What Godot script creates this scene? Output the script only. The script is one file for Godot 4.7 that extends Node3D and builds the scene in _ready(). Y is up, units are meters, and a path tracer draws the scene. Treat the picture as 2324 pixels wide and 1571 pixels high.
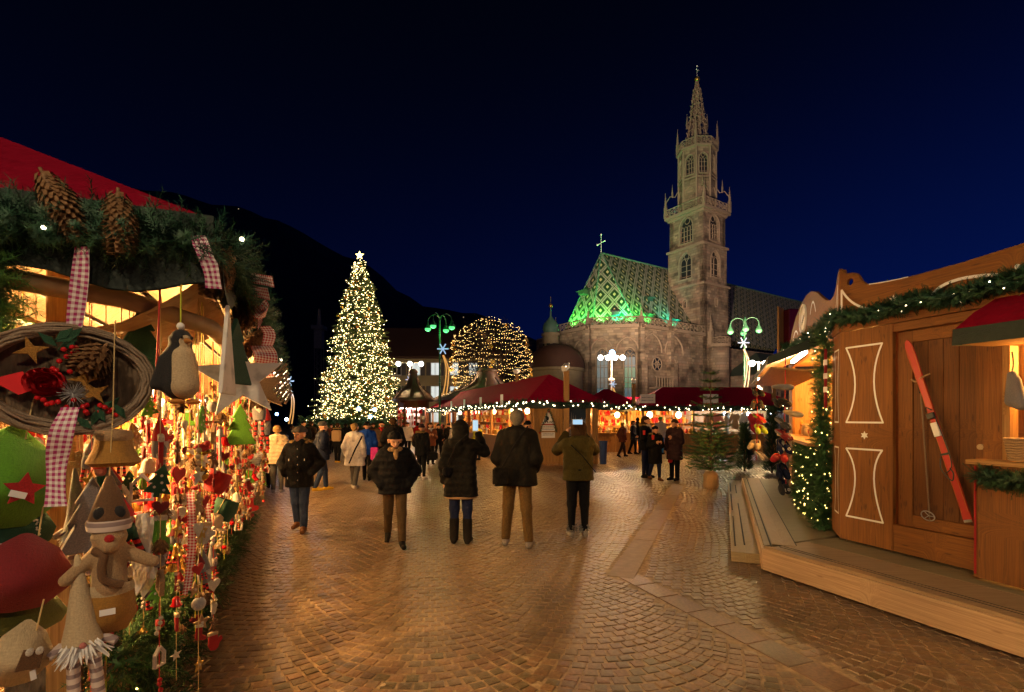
extends Node3D
# A Christmas market square at night: long ornament stall on the left, timber hut on the right, lit fir, cathedral behind.
const F := 1160.0          # focal length in the units of a 2324 wide picture
const HZ := 946.0          # horizon row
const EYE := 1.76

class B:
	var v := PackedVector3Array()
	var n := PackedVector3Array()
	var t := PackedVector2Array()
	func tri(a: Vector3, b: Vector3, c: Vector3, na: Vector3, nb: Vector3, nc: Vector3, ta := Vector2.ZERO, tb := Vector2.ZERO, tc := Vector2.ZERO):
		var g := (b - a).cross(c - a)
		if g.dot(na + nb + nc) > 0.0:
			v.append(a); v.append(c); v.append(b)
			n.append(na); n.append(nc); n.append(nb)
			t.append(ta); t.append(tc); t.append(tb)
		else:
			v.append(a); v.append(b); v.append(c)
			n.append(na); n.append(nb); n.append(nc)
			t.append(ta); t.append(tb); t.append(tc)
	func face(p: Array, out: Vector3):
		var g: Vector3 = (p[1] - p[0]).cross(p[2] - p[0])
		if g.length_squared() < 1e-16 and p.size() > 3:
			g = (p[2] - p[0]).cross(p[3] - p[0])
		g = g.normalized()
		if g.dot(out) < 0.0: g = -g
		for i in range(1, p.size() - 1):
			tri(p[0], p[i], p[i + 1], g, g, g)
	func box(c: Vector3, s: Vector3, r := Basis.IDENTITY, bev := 0.0):
		var h := s * 0.5
		var ax := [r.x, r.y, r.z]
		var hh := [h.x, h.y, h.z]
		for a in 3:
			var b := (a + 1) % 3
			var d := (a + 2) % 3
			for sg in [-1.0, 1.0]:
				var o: Vector3 = ax[a] * hh[a] * sg
				var pb: Vector3 = ax[b] * (hh[b] - bev)
				var pd: Vector3 = ax[d] * (hh[d] - bev)
				face([c + o - pb - pd, c + o + pb - pd, c + o + pb + pd, c + o - pb + pd], ax[a] * sg)
		if bev > 0.0:
			for a in 3:
				var b := (a + 1) % 3
				var d := (a + 2) % 3
				var pa: Vector3 = ax[a] * (hh[a] - bev)
				for sb in [-1.0, 1.0]:
					for sd in [-1.0, 1.0]:
						var p1: Vector3 = c + ax[b] * hh[b] * sb + ax[d] * (hh[d] - bev) * sd
						var p2: Vector3 = c + ax[b] * (hh[b] - bev) * sb + ax[d] * hh[d] * sd
						face([p1 - pa, p1 + pa, p2 + pa, p2 - pa], ax[b] * sb + ax[d] * sd)
	func cyl(a: Vector3, b: Vector3, ra: float, rb := -1.0, seg := 8, cap := true):
		if rb < 0.0: rb = ra
		var d := (b - a).normalized()
		var x := d.cross(Vector3.UP if absf(d.y) < 0.9 else Vector3.RIGHT).normalized()
		var y := d.cross(x)
		for i in seg:
			var u0 := x * cos(TAU * i / seg) + y * sin(TAU * i / seg)
			var u1 := x * cos(TAU * (i + 1) / seg) + y * sin(TAU * (i + 1) / seg)
			tri(a + u0 * ra, a + u1 * ra, b + u1 * rb, u0, u1, u1)
			if rb > 1e-5: tri(a + u0 * ra, b + u1 * rb, b + u0 * rb, u0, u1, u0)
			if cap:
				if ra > 1e-5: tri(a, a + u0 * ra, a + u1 * ra, -d, -d, -d)
				if rb > 1e-5: tri(b, b + u0 * rb, b + u1 * rb, d, d, d)
	func tube(p: Array, r: float, seg := 5, r_end := -1.0):
		if r_end < 0.0: r_end = r
		var prev := []
		var x := Vector3.ZERO
		for i in p.size():
			var d: Vector3 = (p[mini(i + 1, p.size() - 1)] - p[maxi(i - 1, 0)]).normalized()
			x = (d.cross(Vector3.UP if absf(d.y) < 0.9 else Vector3.RIGHT) if i == 0 else x - d * x.dot(d)).normalized()
			var y := d.cross(x)
			var rr := lerpf(r, r_end, float(i) / maxf(1.0, p.size() - 1))
			var ring := []
			for k in seg:
				var u := x * cos(TAU * k / seg) + y * sin(TAU * k / seg)
				ring.append([p[i] + u * rr, u])
			if i > 0:
				for k in seg:
					var q = (k + 1) % seg
					tri(prev[k][0], prev[q][0], ring[q][0], prev[k][1], prev[q][1], ring[q][1])
					tri(prev[k][0], ring[q][0], ring[k][0], prev[k][1], ring[q][1], ring[k][1])
			prev = ring
	func ball(c: Vector3, r: Vector3, seg := 8, rings := 5, bs := Basis.IDENTITY):
		for j in rings:
			for i in seg:
				var q := []
				for k in [[0, 0], [0, 1], [1, 1], [1, 0]]:
					var th: float = PI * (j + k[0]) / rings
					var ph: float = TAU * (i + k[1]) / seg
					q.append(Vector3(sin(th) * cos(ph), cos(th), sin(th) * sin(ph)))
				var m := []
				var w := []
				for e in q:
					m.append(c + bs * (e * r))
					w.append((bs * (e / r)).normalized())
				tri(m[0], m[1], m[2], w[0], w[1], w[2])
				tri(m[0], m[2], m[3], w[0], w[2], w[3])
	func prism(poly: PackedVector2Array, depth: float, xf := Transform3D.IDENTITY, inset := 0.0):
		var ids := Geometry2D.triangulate_polygon(poly)
		var z := xf.basis.z.normalized()
		var h := depth * 0.5
		var top := poly
		if inset > 0.0:
			var cc := Vector2.ZERO
			for p in poly: cc += p
			cc /= poly.size()
			top = PackedVector2Array()
			for p in poly: top.append(p + (cc - p).normalized() * inset)
		for i in range(0, ids.size(), 3):
			for sg in [-1.0, 1.0]:
				var q := []
				for k in 3: q.append(xf * Vector3(top[ids[i + k]].x, top[ids[i + k]].y, h * sg))
				tri(q[0], q[1], q[2], z * sg, z * sg, z * sg, top[ids[i]], top[ids[i + 1]], top[ids[i + 2]])
		var area := 0.0
		for i in poly.size(): area += poly[i].cross(poly[(i + 1) % poly.size()])
		var w := signf(area)
		var hb := h - inset
		for i in poly.size():
			var j := (i + 1) % poly.size()
			var e := (poly[j] - poly[i])
			var o: Vector3 = (xf.basis * Vector3(e.y * w, -e.x * w, 0)).normalized()
			var p0 := xf * Vector3(poly[i].x, poly[i].y, -hb)
			var p1 := xf * Vector3(poly[j].x, poly[j].y, -hb)
			var p2 := xf * Vector3(poly[j].x, poly[j].y, hb)
			var p3 := xf * Vector3(poly[i].x, poly[i].y, hb)
			face([p0, p1, p2, p3], o)
			if inset > 0.0:
				for sg in [-1.0, 1.0]:
					face([xf * Vector3(poly[i].x, poly[i].y, hb * sg), xf * Vector3(poly[j].x, poly[j].y, hb * sg), xf * Vector3(top[j].x, top[j].y, h * sg), xf * Vector3(top[i].x, top[i].y, h * sg)], o + z * sg)
	func lathe(p: Array, seg := 12, xf := Transform3D.IDENTITY, sy := 1.0):   # p: Vector2(radius, height), bottom to top
		for j in p.size() - 1:
			var e: Vector2 = p[j + 1] - p[j]
			if e.length() < 1e-6: continue
			var nn := [Vector2.ZERO, Vector2.ZERO]
			for k in 2:
				var e0: Vector2 = p[j + k] - p[maxi(j + k - 1, 0)]
				var e1: Vector2 = p[mini(j + k + 1, p.size() - 1)] - p[j + k]
				var a0 := Vector2(e0.y, -e0.x).normalized()
				var a1 := Vector2(e1.y, -e1.x).normalized()
				var own := Vector2(e.y, -e.x).normalized()
				nn[k] = (a0 + a1).normalized() if a0.dot(a1) > 0.5 and (a0 + a1).length() > 0.1 else own
			for i in seg:
				var q := []
				var w := []
				for k in [[0, 0], [0, 1], [1, 1], [1, 0]]:
					var a: float = TAU * (i + k[1]) / seg
					var pr: Vector2 = p[j + k[0]]
					q.append(xf * Vector3(pr.x * cos(a), pr.y, pr.x * sin(a) * sy))
					var nr: Vector2 = nn[k[0]]
					w.append((xf.basis * Vector3(nr.x * cos(a), nr.y, nr.x * sin(a))).normalized())
				if p[j].x > 1e-6: tri(q[0], q[1], q[2], w[0], w[1], w[2])
				if p[j + 1].x > 1e-6: tri(q[0], q[2], q[3], w[0], w[2], w[3])
	func strip(pts: Array, side: Array, wd: float, th := 0.0):   # a ribbon along pts, wide along side
		var l := 0.0
		for i in pts.size() - 1:
			var a: Vector3 = pts[i]
			var b: Vector3 = pts[i + 1]
			var sa: Vector3 = side[mini(i, side.size() - 1)] * wd * 0.5
			var sb: Vector3 = side[mini(i + 1, side.size() - 1)] * wd * 0.5
			var g := (b - a).cross(sa).normalized()
			var l2 := l + (b - a).length()
			var o := g * th * 0.5
			for sg in ([1.0, -1.0] if th > 0.0 else [1.0]):
				var oo: Vector3 = o * sg
				var gg: Vector3 = g * sg
				tri(a - sa + oo, a + sa + oo, b + sb + oo, gg, gg, gg, Vector2(0, l), Vector2(wd, l), Vector2(wd, l2))
				tri(a - sa + oo, b + sb + oo, b - sb + oo, gg, gg, gg, Vector2(0, l), Vector2(wd, l2), Vector2(0, l2))
			l = l2
	func quad_uv(p: Array, uvs: Array, out: Vector3):
		var g: Vector3 = (p[1] - p[0]).cross(p[2] - p[0]).normalized()
		if g.dot(out) < 0.0: g = -g
		for i in range(1, p.size() - 1):
			tri(p[0], p[i], p[i + 1], g, g, g, uvs[0], uvs[i], uvs[i + 1])
	func mesh() -> ArrayMesh:
		var a := []
		a.resize(Mesh.ARRAY_MAX)
		a[Mesh.ARRAY_VERTEX] = v
		a[Mesh.ARRAY_NORMAL] = n
		a[Mesh.ARRAY_TEX_UV] = t
		var m := ArrayMesh.new()
		if v.size() > 0: m.add_surface_from_arrays(Mesh.PRIMITIVE_TRIANGLES, a)
		return m

var rng := RandomNumberGenerator.new()
var M := {}

func rf(a: float, b: float) -> float: return rng.randf_range(a, b)
func at(px: float, py: float, d: float) -> Vector3: return Vector3((px - 1162.0) / F * d, EYE + (HZ - py) / F * d, -d)
func gnd(px: float, py: float, h := 0.0) -> Vector3:
	var d := (EYE - h) * F / (py - HZ)
	return Vector3((px - 1162.0) / F * d, h, -d)
func yaw_b(a: float) -> Basis: return Basis(Vector3.UP, a)

func smooth(p: Array, n := 5) -> Array:   # a rounded path through the points
	var out := []
	for i in p.size() - 1:
		for k in n: out.append((p[i] as Vector3).cubic_interpolate(p[i + 1], p[maxi(i - 1, 0)], p[mini(i + 2, p.size() - 1)], float(k) / n))
	out.append(p[-1])
	return out

# ---- scene tree helpers
func obj(called: String, what, mat: Material, parent: Node = self, xf := Transform3D.IDENTITY) -> MeshInstance3D:
	var o := MeshInstance3D.new()
	o.name = called
	o.mesh = what.mesh() if what is B else what
	o.material_override = mat
	o.transform = xf
	parent.add_child(o, true)
	return o
func tag(o: Node, label := "", category := "", group := "", kind := "") -> Node:
	if label: o.set_meta("label", label)
	if category: o.set_meta("category", category)
	if group: o.set_meta("group", group)
	if kind: o.set_meta("kind", kind)
	return o
func thing(called: String, label: String, category: String, where := Vector3.ZERO, turn := 0.0, group := "") -> Node3D:
	var o := Node3D.new()
	o.name = called
	o.position = where
	o.rotation.y = turn
	add_child(o, true)
	tag(o, label, category, group)
	return o
func struct(called: String, what, mat: Material, parent: Node = self) -> MeshInstance3D:
	var o := obj(called, what, mat, parent)
	o.set_meta("kind", "structure")
	return o
func multi(called: String, me: Mesh, mat: Material, xfs: Array, parent: Node = self, cols: Array = []) -> MultiMeshInstance3D:
	var mm := MultiMesh.new()
	mm.transform_format = MultiMesh.TRANSFORM_3D
	mm.use_colors = cols.size() > 0
	mm.mesh = me
	mm.instance_count = xfs.size()
	for i in xfs.size():
		mm.set_instance_transform(i, xfs[i])
		if cols.size(): mm.set_instance_color(i, cols[i % cols.size()])
	var o := MultiMeshInstance3D.new()
	o.name = called
	o.multimesh = mm
	o.material_override = mat
	o.set_meta("kind", "stuff")
	parent.add_child(o, true)
	return o
func omni(where: Vector3, e: float, c: Color, size := 0.05, reach := 30.0) -> void:
	var l := OmniLight3D.new()
	l.name = "lamp_glow"
	l.position = where
	l.light_energy = e
	l.light_color = c
	l.light_size = size
	l.omni_range = reach
	l.omni_attenuation = 2.0
	l.shadow_enabled = true
	add_child(l, true)
func spot(where: Vector3, to: Vector3, e: float, c: Color, cone: float, size := 0.1) -> void:
	var l := SpotLight3D.new()
	l.name = "flood_beam"
	l.light_energy = e
	l.light_color = c
	l.light_size = size
	l.spot_angle = cone
	l.spot_angle_attenuation = 0.7
	l.spot_range = 200.0
	l.spot_attenuation = 2.0
	l.shadow_enabled = true
	add_child(l, true)
	l.look_at_from_position(where, to, Vector3.UP if absf((to - where).normalized().y) < 0.98 else Vector3.RIGHT)

# ---- materials; colours are linear base colours
func lin(r: float, g: float, b: float) -> Color: return Color(r, g, b).linear_to_srgb()
func mat(r: float, g: float, b: float, rough := 0.8, metal := 0.0) -> StandardMaterial3D:
	var m := StandardMaterial3D.new()
	m.albedo_color = lin(r, g, b)
	m.roughness = rough
	m.metallic = metal
	return m
func glow(r: float, g: float, b: float, e: float) -> StandardMaterial3D:
	var m := mat(0.06, 0.06, 0.06, 0.4)
	m.emission_enabled = true
	m.emission = lin(r, g, b)
	m.emission_energy_multiplier = e
	return m
func ntex(freq: float, cols: Array, size := 256, oct := 4, sd := 1, kind := FastNoiseLite.TYPE_SIMPLEX_SMOOTH) -> NoiseTexture2D:
	var nz := FastNoiseLite.new()
	nz.noise_type = kind
	nz.frequency = freq
	nz.fractal_octaves = oct
	nz.seed = sd
	var g := Gradient.new()
	var offs := PackedFloat32Array()
	var cs := PackedColorArray()
	for i in cols.size():
		offs.append(float(i) / maxf(1.0, cols.size() - 1.0))
		var c: Array = cols[i]
		cs.append(lin(c[0], c[1], c[2]))
	g.offsets = offs
	g.colors = cs
	var t := NoiseTexture2D.new()
	t.width = size
	t.height = size
	t.seamless = true
	t.noise = nz
	t.color_ramp = g
	return t
func nbump(freq: float, size := 256, oct := 4, sd := 5) -> NoiseTexture2D:
	var nz := FastNoiseLite.new()
	nz.frequency = freq
	nz.fractal_octaves = oct
	nz.seed = sd
	var t := NoiseTexture2D.new()
	t.width = size
	t.height = size
	t.seamless = true
	t.noise = nz
	return t
func tmat(tex: Texture2D, rough: float, sc: Vector3, bump: Texture2D = null, cm := 0.5, world := false) -> StandardMaterial3D:
	var m := mat(1, 1, 1, rough)
	m.albedo_texture = tex
	m.uv1_triplanar = true
	m.uv1_world_triplanar = world
	m.uv1_scale = sc
	if bump:
		m.heightmap_enabled = true
		m.heightmap_texture = bump
		m.heightmap_scale = cm
	return m
func tinted(m: StandardMaterial3D, r: float, g: float, b: float) -> StandardMaterial3D:
	var k: StandardMaterial3D = m.duplicate()
	k.albedo_color = lin(r, g, b)
	return k

# ---- bodies and clothes: a distance field round tapered bones, meshed as surface nets
func blob(b: B, bones: Array, cell: float, k: float, ymin := -99.0, ymax := 99.0, rip := 0.0, carve: Array = []) -> void:
	var lo := Vector3(1e9, 1e9, 1e9)
	var hi := -lo
	for q in bones:
		var r: float = maxf(q[2], q[3])
		var rv := Vector3(r, r, r)
		lo = lo.min(q[0] - rv).min(q[1] - rv)
		hi = hi.max(q[0] + rv).max(q[1] + rv)
	lo.y = maxf(lo.y, ymin - cell)
	hi.y = minf(hi.y, ymax + cell)
	var pad := Vector3.ONE * (cell * 2.2)
	lo -= pad
	hi += pad
	var nx := int((hi.x - lo.x) / cell) + 2
	var ny := int((hi.y - lo.y) / cell) + 2
	var nz := int((hi.z - lo.z) / cell) + 2
	var f := PackedFloat32Array()
	f.resize(nx * ny * nz)
	f.fill(1.0)
	var sy := nx
	var sz := nx * ny
	var todo := []
	for q in bones: todo.append([q, 1.0])
	for q in carve: todo.append([q, -1.0])
	for it in todo:
		var q: Array = it[0]
		var sg: float = it[1]
		var a: Vector3 = q[0]
		var ba: Vector3 = q[1] - a
		var ra: float = q[2]
		var dr: float = q[3] - ra
		var l2 := maxf(ba.length_squared(), 1e-9)
		var m := maxf(q[2], q[3]) + cell * 2.5 + k
		var mv := Vector3(m, m, m)
		var b0: Vector3 = ((a.min(q[1]) - mv - lo) / cell)
		var b1: Vector3 = ((a.max(q[1]) + mv - lo) / cell)
		for z in range(maxi(0, int(b0.z)), mini(nz - 1, int(b1.z) + 1) + 1):
			for y in range(maxi(0, int(b0.y)), mini(ny - 1, int(b1.y) + 1) + 1):
				var py := lo.y + y * cell
				var wob := rip * sin(py * 62.0)
				for x in range(maxi(0, int(b0.x)), mini(nx - 1, int(b1.x) + 1) + 1):
					var pa := Vector3(lo.x + x * cell, py, lo.z + z * cell) - a
					var tt := clampf(pa.dot(ba) / l2, 0.0, 1.0)
					var d := (pa - ba * tt).length() - ra - dr * tt + wob
					var i := x + y * sy + z * sz
					var o := f[i]
					if sg > 0.0:
						var hh := k - absf(o - d)
						f[i] = minf(o, d) - (hh * hh / (4.0 * k) if hh > 0.0 else 0.0)
					else:
						f[i] = maxf(o, -d)
	if ymin > -90.0 or ymax < 90.0:
		for y in ny:
			var py := lo.y + y * cell
			var c := maxf(ymin - py, py - ymax)
			if c > -cell * 3.0:
				for z in nz:
					for x in nx:
						var i := x + y * sy + z * sz
						if f[i] < c: f[i] = c
	var idx := PackedInt32Array()
	idx.resize(f.size())
	idx.fill(-1)
	var vs := PackedVector3Array()
	var ns := PackedVector3Array()
	var off := [0, 1, sy, sy + 1, sz, sz + 1, sz + sy, sz + sy + 1]
	var lim := cell * 2.0
	var cv := PackedFloat32Array()
	cv.resize(8)
	for z in nz - 1:
		for y in ny - 1:
			for x in nx - 1:
				var i := x + y * sy + z * sz
				if absf(f[i]) > lim: continue
				var inside := 0
				for c in 8:
					cv[c] = f[i + off[c]]
					if cv[c] < 0.0: inside += 1
				if inside == 0 or inside == 8: continue
				var p := Vector3.ZERO
				var cnt := 0
				for c in 8:
					for ax in 3:
						var e := c ^ (1 << ax)
						if e > c and (cv[c] < 0.0) != (cv[e] < 0.0):
							var tt := cv[c] / (cv[c] - cv[e])
							var q := Vector3(c & 1, (c >> 1) & 1, (c >> 2) & 1)
							q[ax] = tt
							p += q
							cnt += 1
				p /= cnt
				idx[i] = vs.size()
				vs.append(lo + (Vector3(x, y, z) + p) * cell)
				ns.append(Vector3(cv[1] + cv[3] + cv[5] + cv[7] - cv[0] - cv[2] - cv[4] - cv[6], cv[2] + cv[3] + cv[6] + cv[7] - cv[0] - cv[1] - cv[4] - cv[5], cv[4] + cv[5] + cv[6] + cv[7] - cv[0] - cv[1] - cv[2] - cv[3]).normalized())
	var st := [1, sy, sz]
	for z in range(1, nz - 1):
		for y in range(1, ny - 1):
			for x in range(1, nx - 1):
				var i := x + y * sy + z * sz
				if absf(f[i]) > lim: continue
				var s0 := f[i] < 0.0
				for ax in 3:
					if (f[i + st[ax]] < 0.0) == s0: continue
					var u: int = st[(ax + 1) % 3]
					var w: int = st[(ax + 2) % 3]
					var a := idx[i]
					var bb := idx[i - u]
					var c := idx[i - u - w]
					var d := idx[i - w]
					if a < 0 or bb < 0 or c < 0 or d < 0: continue
					b.tri(vs[a], vs[bb], vs[c], ns[a], ns[bb], ns[c])
					b.tri(vs[a], vs[c], vs[d], ns[a], ns[c], ns[d])

func hand(b: B, wrist: Vector3, along: Vector3, palm: Vector3, side: float, curl: float) -> void:
	# along: wrist to knuckles; palm: where the palm looks; side: thumb direction sign
	var fw := along.normalized()
	var pn := (palm - fw * palm.dot(fw)).normalized()
	var sd := fw.cross(pn) * side
	var bones := [[wrist, wrist + fw * 0.07 + sd * 0.018, 0.022, 0.02], [wrist + fw * 0.01 - sd * 0.01, wrist + fw * 0.07 - sd * 0.022, 0.018, 0.016]]
	for j in 4:
		var base := wrist + fw * (0.08 - absf(j - 1.3) * 0.006) + sd * (0.03 - j * 0.02)
		var ln: float = [0.036, 0.042, 0.039, 0.03][j]
		var d1 := (fw * cos(curl) + pn * sin(curl))
		var d2 := (fw * cos(curl * 2.1) + pn * sin(curl * 2.1))
		bones.append([base, base + d1 * ln, 0.0095, 0.009])
		bones.append([base + d1 * ln, base + d1 * ln + d2 * ln * 0.9, 0.009, 0.0075])
	var tb := wrist + fw * 0.022 + sd * 0.024
	var td := (fw * 0.6 + sd * 0.7 + pn * 0.35 * (1.0 + curl)).normalized()
	bones.append([tb, tb + td * 0.038, 0.013, 0.011])
	bones.append([tb + td * 0.038, tb + td * 0.038 + (td + fw * 0.7).normalized() * 0.028, 0.011, 0.009])
	blob(b, bones, 0.006, 0.006)

var fig_cache := {}
# spec: legs, al, ar (arms: down pocket phone cup), hem, fat, rip, hood, hair, shoe, fine, look
func figure(s: Dictionary) -> Dictionary:
	var key := str(s)
	if fig_cache.has(key): return fig_cache[key]
	var fine: bool = s.get("fine", false)
	var c := 0.014 if fine else 0.024
	var fat: float = s.get("fat", 0.02)
	var hem: float = s.get("hem", 0.8)
	var lean: float = s.get("lean", 0.0)
	var out := {}
	# legs
	var ang: Array = {"stand": [[0.02, 0.0], [-0.03, -0.02], 0.09], "apart": [[0.05, 0.02], [-0.1, -0.06], 0.15], "walk": [[0.38, 0.16], [-0.28, -0.52], 0.09], "step": [[0.2, 0.06], [-0.16, -0.34], 0.085]}[s.get("legs", "stand")]
	var hip := []
	var knee := []
	var ank := []
	for i in 2:
		var sx := 1.0 - 2.0 * i
		var h0 := Vector3(sx * 0.09, 0.93, 0)
		var kn := h0 + Vector3(sx * (ang[2] - 0.08) * 0.5, -0.43 * cos(ang[i][0]), 0.43 * sin(ang[i][0]))
		var an := kn + Vector3(sx * (ang[2] - 0.08) * 0.5, -0.42 * cos(ang[i][1]), 0.42 * sin(ang[i][1]))
		hip.append(h0)
		knee.append(kn)
		ank.append(an)
	var drop := minf(ank[0].y, ank[1].y) - 0.085
	for i in 2:
		for a in [hip, knee, ank]: a[i] = a[i] - Vector3(0, drop, 0)
	var sk := Vector3(0, -drop, 0)
	var tilt := Basis(Vector3.RIGHT, lean)
	var piv := Vector3(0, 0.95, 0)
	var up := func(p: Vector3) -> Vector3: return piv + tilt * (p - piv) + sk
	# arms
	var el := []
	var wr := []
	var sh := []
	for i in 2:
		var sx := 1.0 - 2.0 * i
		var pose: String = s.get("al" if i == 0 else "ar", "down")
		var pe: Array = {"down": [Vector3(0.245, 1.13, -0.03), Vector3(0.25, 0.88, 0.05)], "swing": [Vector3(0.25, 1.14, -0.1), Vector3(0.26, 0.92, 0.02)], "pocket": [Vector3(0.32, 1.15, -0.09), Vector3(0.2, 0.98, 0.11)],
			"phone": [Vector3(0.29, 1.3, 0.2), Vector3(0.13, 1.55, 0.33)], "raise": [Vector3(0.33, 1.31, 0.12), Vector3(0.22, 1.57, 0.26)], "cup": [Vector3(0.23, 1.13, 0.02), Vector3(0.1, 1.24, 0.24)], "bag": [Vector3(0.25, 1.14, -0.04), Vector3(0.2, 0.98, 0.15)]}[pose]
		sh.append(up.call(Vector3(sx * 0.17, 1.415, 0)))
		el.append(up.call(Vector3(sx * pe[0].x, pe[0].y, pe[0].z)))
		wr.append(up.call(Vector3(sx * pe[1].x, pe[1].y, pe[1].z)))
	var turn: float = s.get("look", 0.0)
	var hb := Basis(Vector3.UP, turn) * Basis(Vector3.RIGHT, s.get("nod", 0.0))
	var hc: Vector3 = up.call(Vector3(0, 1.63, 0.02))
	var hd := func(p: Vector3) -> Vector3: return hc + hb * (p - Vector3(0, 1.63, 0.02))
	# the body: one surface of skin from head to ankle, under the clothes
	var body := B.new()
	var bones := [[up.call(Vector3(0, 1.0, 0)), up.call(Vector3(0, 1.36, 0)), 0.1, 0.11], [up.call(Vector3(0, 1.36, 0)), up.call(Vector3(0, 1.55, 0.0)), 0.07, 0.052]]
	for i in 2:
		bones.append([sh[i], el[i], 0.05, 0.04])
		bones.append([el[i], wr[i], 0.04, 0.03])
		bones.append([hip[i], knee[i], 0.08, 0.055])
		bones.append([knee[i], ank[i], 0.052, 0.038])
		bones.append([hip[i], up.call(Vector3(0, 1.05, 0)), 0.07, 0.08])
	blob(body, bones, 0.024, 0.02)
	var hbones := [[hd.call(Vector3(0, 1.66, -0.005)), hd.call(Vector3(0, 1.655, 0.03)), 0.086, 0.08], [hd.call(Vector3(0, 1.6, 0.05)), hd.call(Vector3(0, 1.555, 0.07)), 0.06, 0.036], [up.call(Vector3(0, 1.44, 0)), hd.call(Vector3(0, 1.57, 0.0)), 0.058, 0.052],
		[hd.call(Vector3(0, 1.64, 0.112)), hd.call(Vector3(0, 1.603, 0.13)), 0.011, 0.017], [hd.call(Vector3(0.094, 1.64, 0.0)), hd.call(Vector3(0.09, 1.605, 0.01)), 0.018, 0.012], [hd.call(Vector3(-0.094, 1.64, 0.0)), hd.call(Vector3(-0.09, 1.605, 0.01)), 0.018, 0.012],
		[hd.call(Vector3(-0.022, 1.572, 0.1)), hd.call(Vector3(0.022, 1.572, 0.1)), 0.011, 0.011], [hd.call(Vector3(-0.05, 1.665, 0.088)), hd.call(Vector3(0.05, 1.665, 0.088)), 0.018, 0.018]]
	var sock := [[hd.call(Vector3(0.034, 1.645, 0.118)), hd.call(Vector3(0.034, 1.645, 0.12)), 0.015, 0.015], [hd.call(Vector3(-0.034, 1.645, 0.118)), hd.call(Vector3(-0.034, 1.645, 0.12)), 0.015, 0.015]]
	if fine: blob(body, hbones, 0.007, 0.02, -99, 99, 0, sock)
	else: blob(body, hbones, 0.013, 0.02)
	for i in 2:
		var pose: String = s.get("al" if i == 0 else "ar", "down")
		if pose == "pocket": continue
		var sx := 1.0 - 2.0 * i
		var dirv: Vector3 = (wr[i] - el[i]).normalized()
		if pose == "phone" or pose == "raise": hand(body, wr[i], (dirv + Vector3(-sx * 0.3, 0.8, 0)).normalized(), Vector3(-sx, 0, -0.2), -1.0 if i == 0 else 1.0, 0.45)
		elif pose == "cup": hand(body, wr[i], dirv, Vector3(-sx, 0.1, 0), 1.0 if i == 0 else -1.0, 0.7)
		else: hand(body, wr[i], dirv, Vector3(-sx, 0, 0), 1.0 if i == 0 else -1.0, 0.35)
	out.body = body.mesh()
	var eyes := B.new()
	for sx in [1.0, -1.0]: eyes.ball(hd.call(Vector3(sx * 0.034, 1.645, 0.098)), Vector3.ONE * 0.013, 8, 5)
	out.eyes = eyes.mesh()
	# trousers
	var tr := B.new()
	var tb := []
	for i in 2:
		tb.append([hip[i], knee[i], 0.098, 0.073])
		tb.append([knee[i], ank[i] + Vector3(0, 0.03, 0), 0.07, 0.06 if not s.get("slim", false) else 0.048])
		tb.append([hip[i], hip[i] + Vector3(-hip[i].x, 0.12, 0), 0.1, 0.12])
	blob(tr, tb, 0.016 if fine else 0.024, 0.03, minf(ank[0].y, ank[1].y) - 0.03)
	out.trousers = tr.mesh()
	# shoes
	for i in 2:
		var so := B.new()
		var lift: float = (ank[i].y - 0.085)
		var pitch := Basis(Vector3.RIGHT, 0.0 if lift < 0.03 else 0.55)
		var toe: Vector3 = ank[i] + pitch * Vector3((1.0 - 2.0 * i) * 0.02, -0.045, 0.17)
		var heel: Vector3 = ank[i] + pitch * Vector3(0, -0.04, -0.04)
		var bs := [[heel, toe, 0.043, 0.038], [ank[i], ank[i] + pitch * Vector3(0, -0.02, 0.09), 0.052, 0.04]]
		if s.get("shoe", "") == "boot": bs.append([ank[i], ank[i].lerp(knee[i], 0.6), 0.064, 0.072])
		blob(so, bs, 0.012 if fine else 0.02, 0.02, -99.0 if lift > 0.03 else 0.004)
		out["shoe%d" % i] = so.mesh()
	# coat
	var co := B.new()
	var cb := []
	var hy := hem - 0.04
	for sx in [1.0, -1.0]:
		cb.append([up.call(Vector3(sx * 0.095, 1.38, -0.005)), up.call(Vector3(sx * 0.085, 1.12, 0.0)), 0.105 + fat, 0.1 + fat])
		var low := Vector3(sx * (0.09 + s.get("flare", 0.0)), hy, 0) + sk
		cb.append([up.call(Vector3(sx * 0.085, 1.12, 0.0)), low, 0.1 + fat, 0.115 + fat])
	cb.append([up.call(Vector3(0, 1.36, 0.02)), Vector3(0, hy, 0.0) + sk, 0.11 + fat, 0.12 + fat])
	cb.append([up.call(Vector3(0, 1.42, 0)), up.call(Vector3(0, 1.5, 0.01)), 0.1, 0.088])
	for i in 2:
		cb.append([sh[i], el[i], 0.068 + fat * 0.7, 0.056 + fat * 0.7])
		cb.append([el[i], el[i].lerp(wr[i], 0.93), 0.056 + fat * 0.7, 0.046 + fat * 0.5])
	if s.get("hood", false):
		cb.append([up.call(Vector3(-0.07, 1.47, -0.09)), up.call(Vector3(0.07, 1.47, -0.09)), 0.075, 0.075])
		cb.append([up.call(Vector3(0, 1.46, -0.1)), up.call(Vector3(0, 1.35, -0.13)), 0.085, 0.055])
	if s.get("hair", "") == "hood":
		cb.append([hd.call(Vector3(0, 1.66, -0.03)), hd.call(Vector3(0, 1.56, -0.04)), 0.125, 0.12])
	blob(co, cb, c, 0.035, hem - drop if hem > 0.0 else -99.0, 99, s.get("rip", 0.0))
	out.coat = co.mesh()
	# head wear
	var hr := B.new()
	var hair: String = s.get("hair", "short")
	var hcell := 0.009 if fine else 0.016
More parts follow.
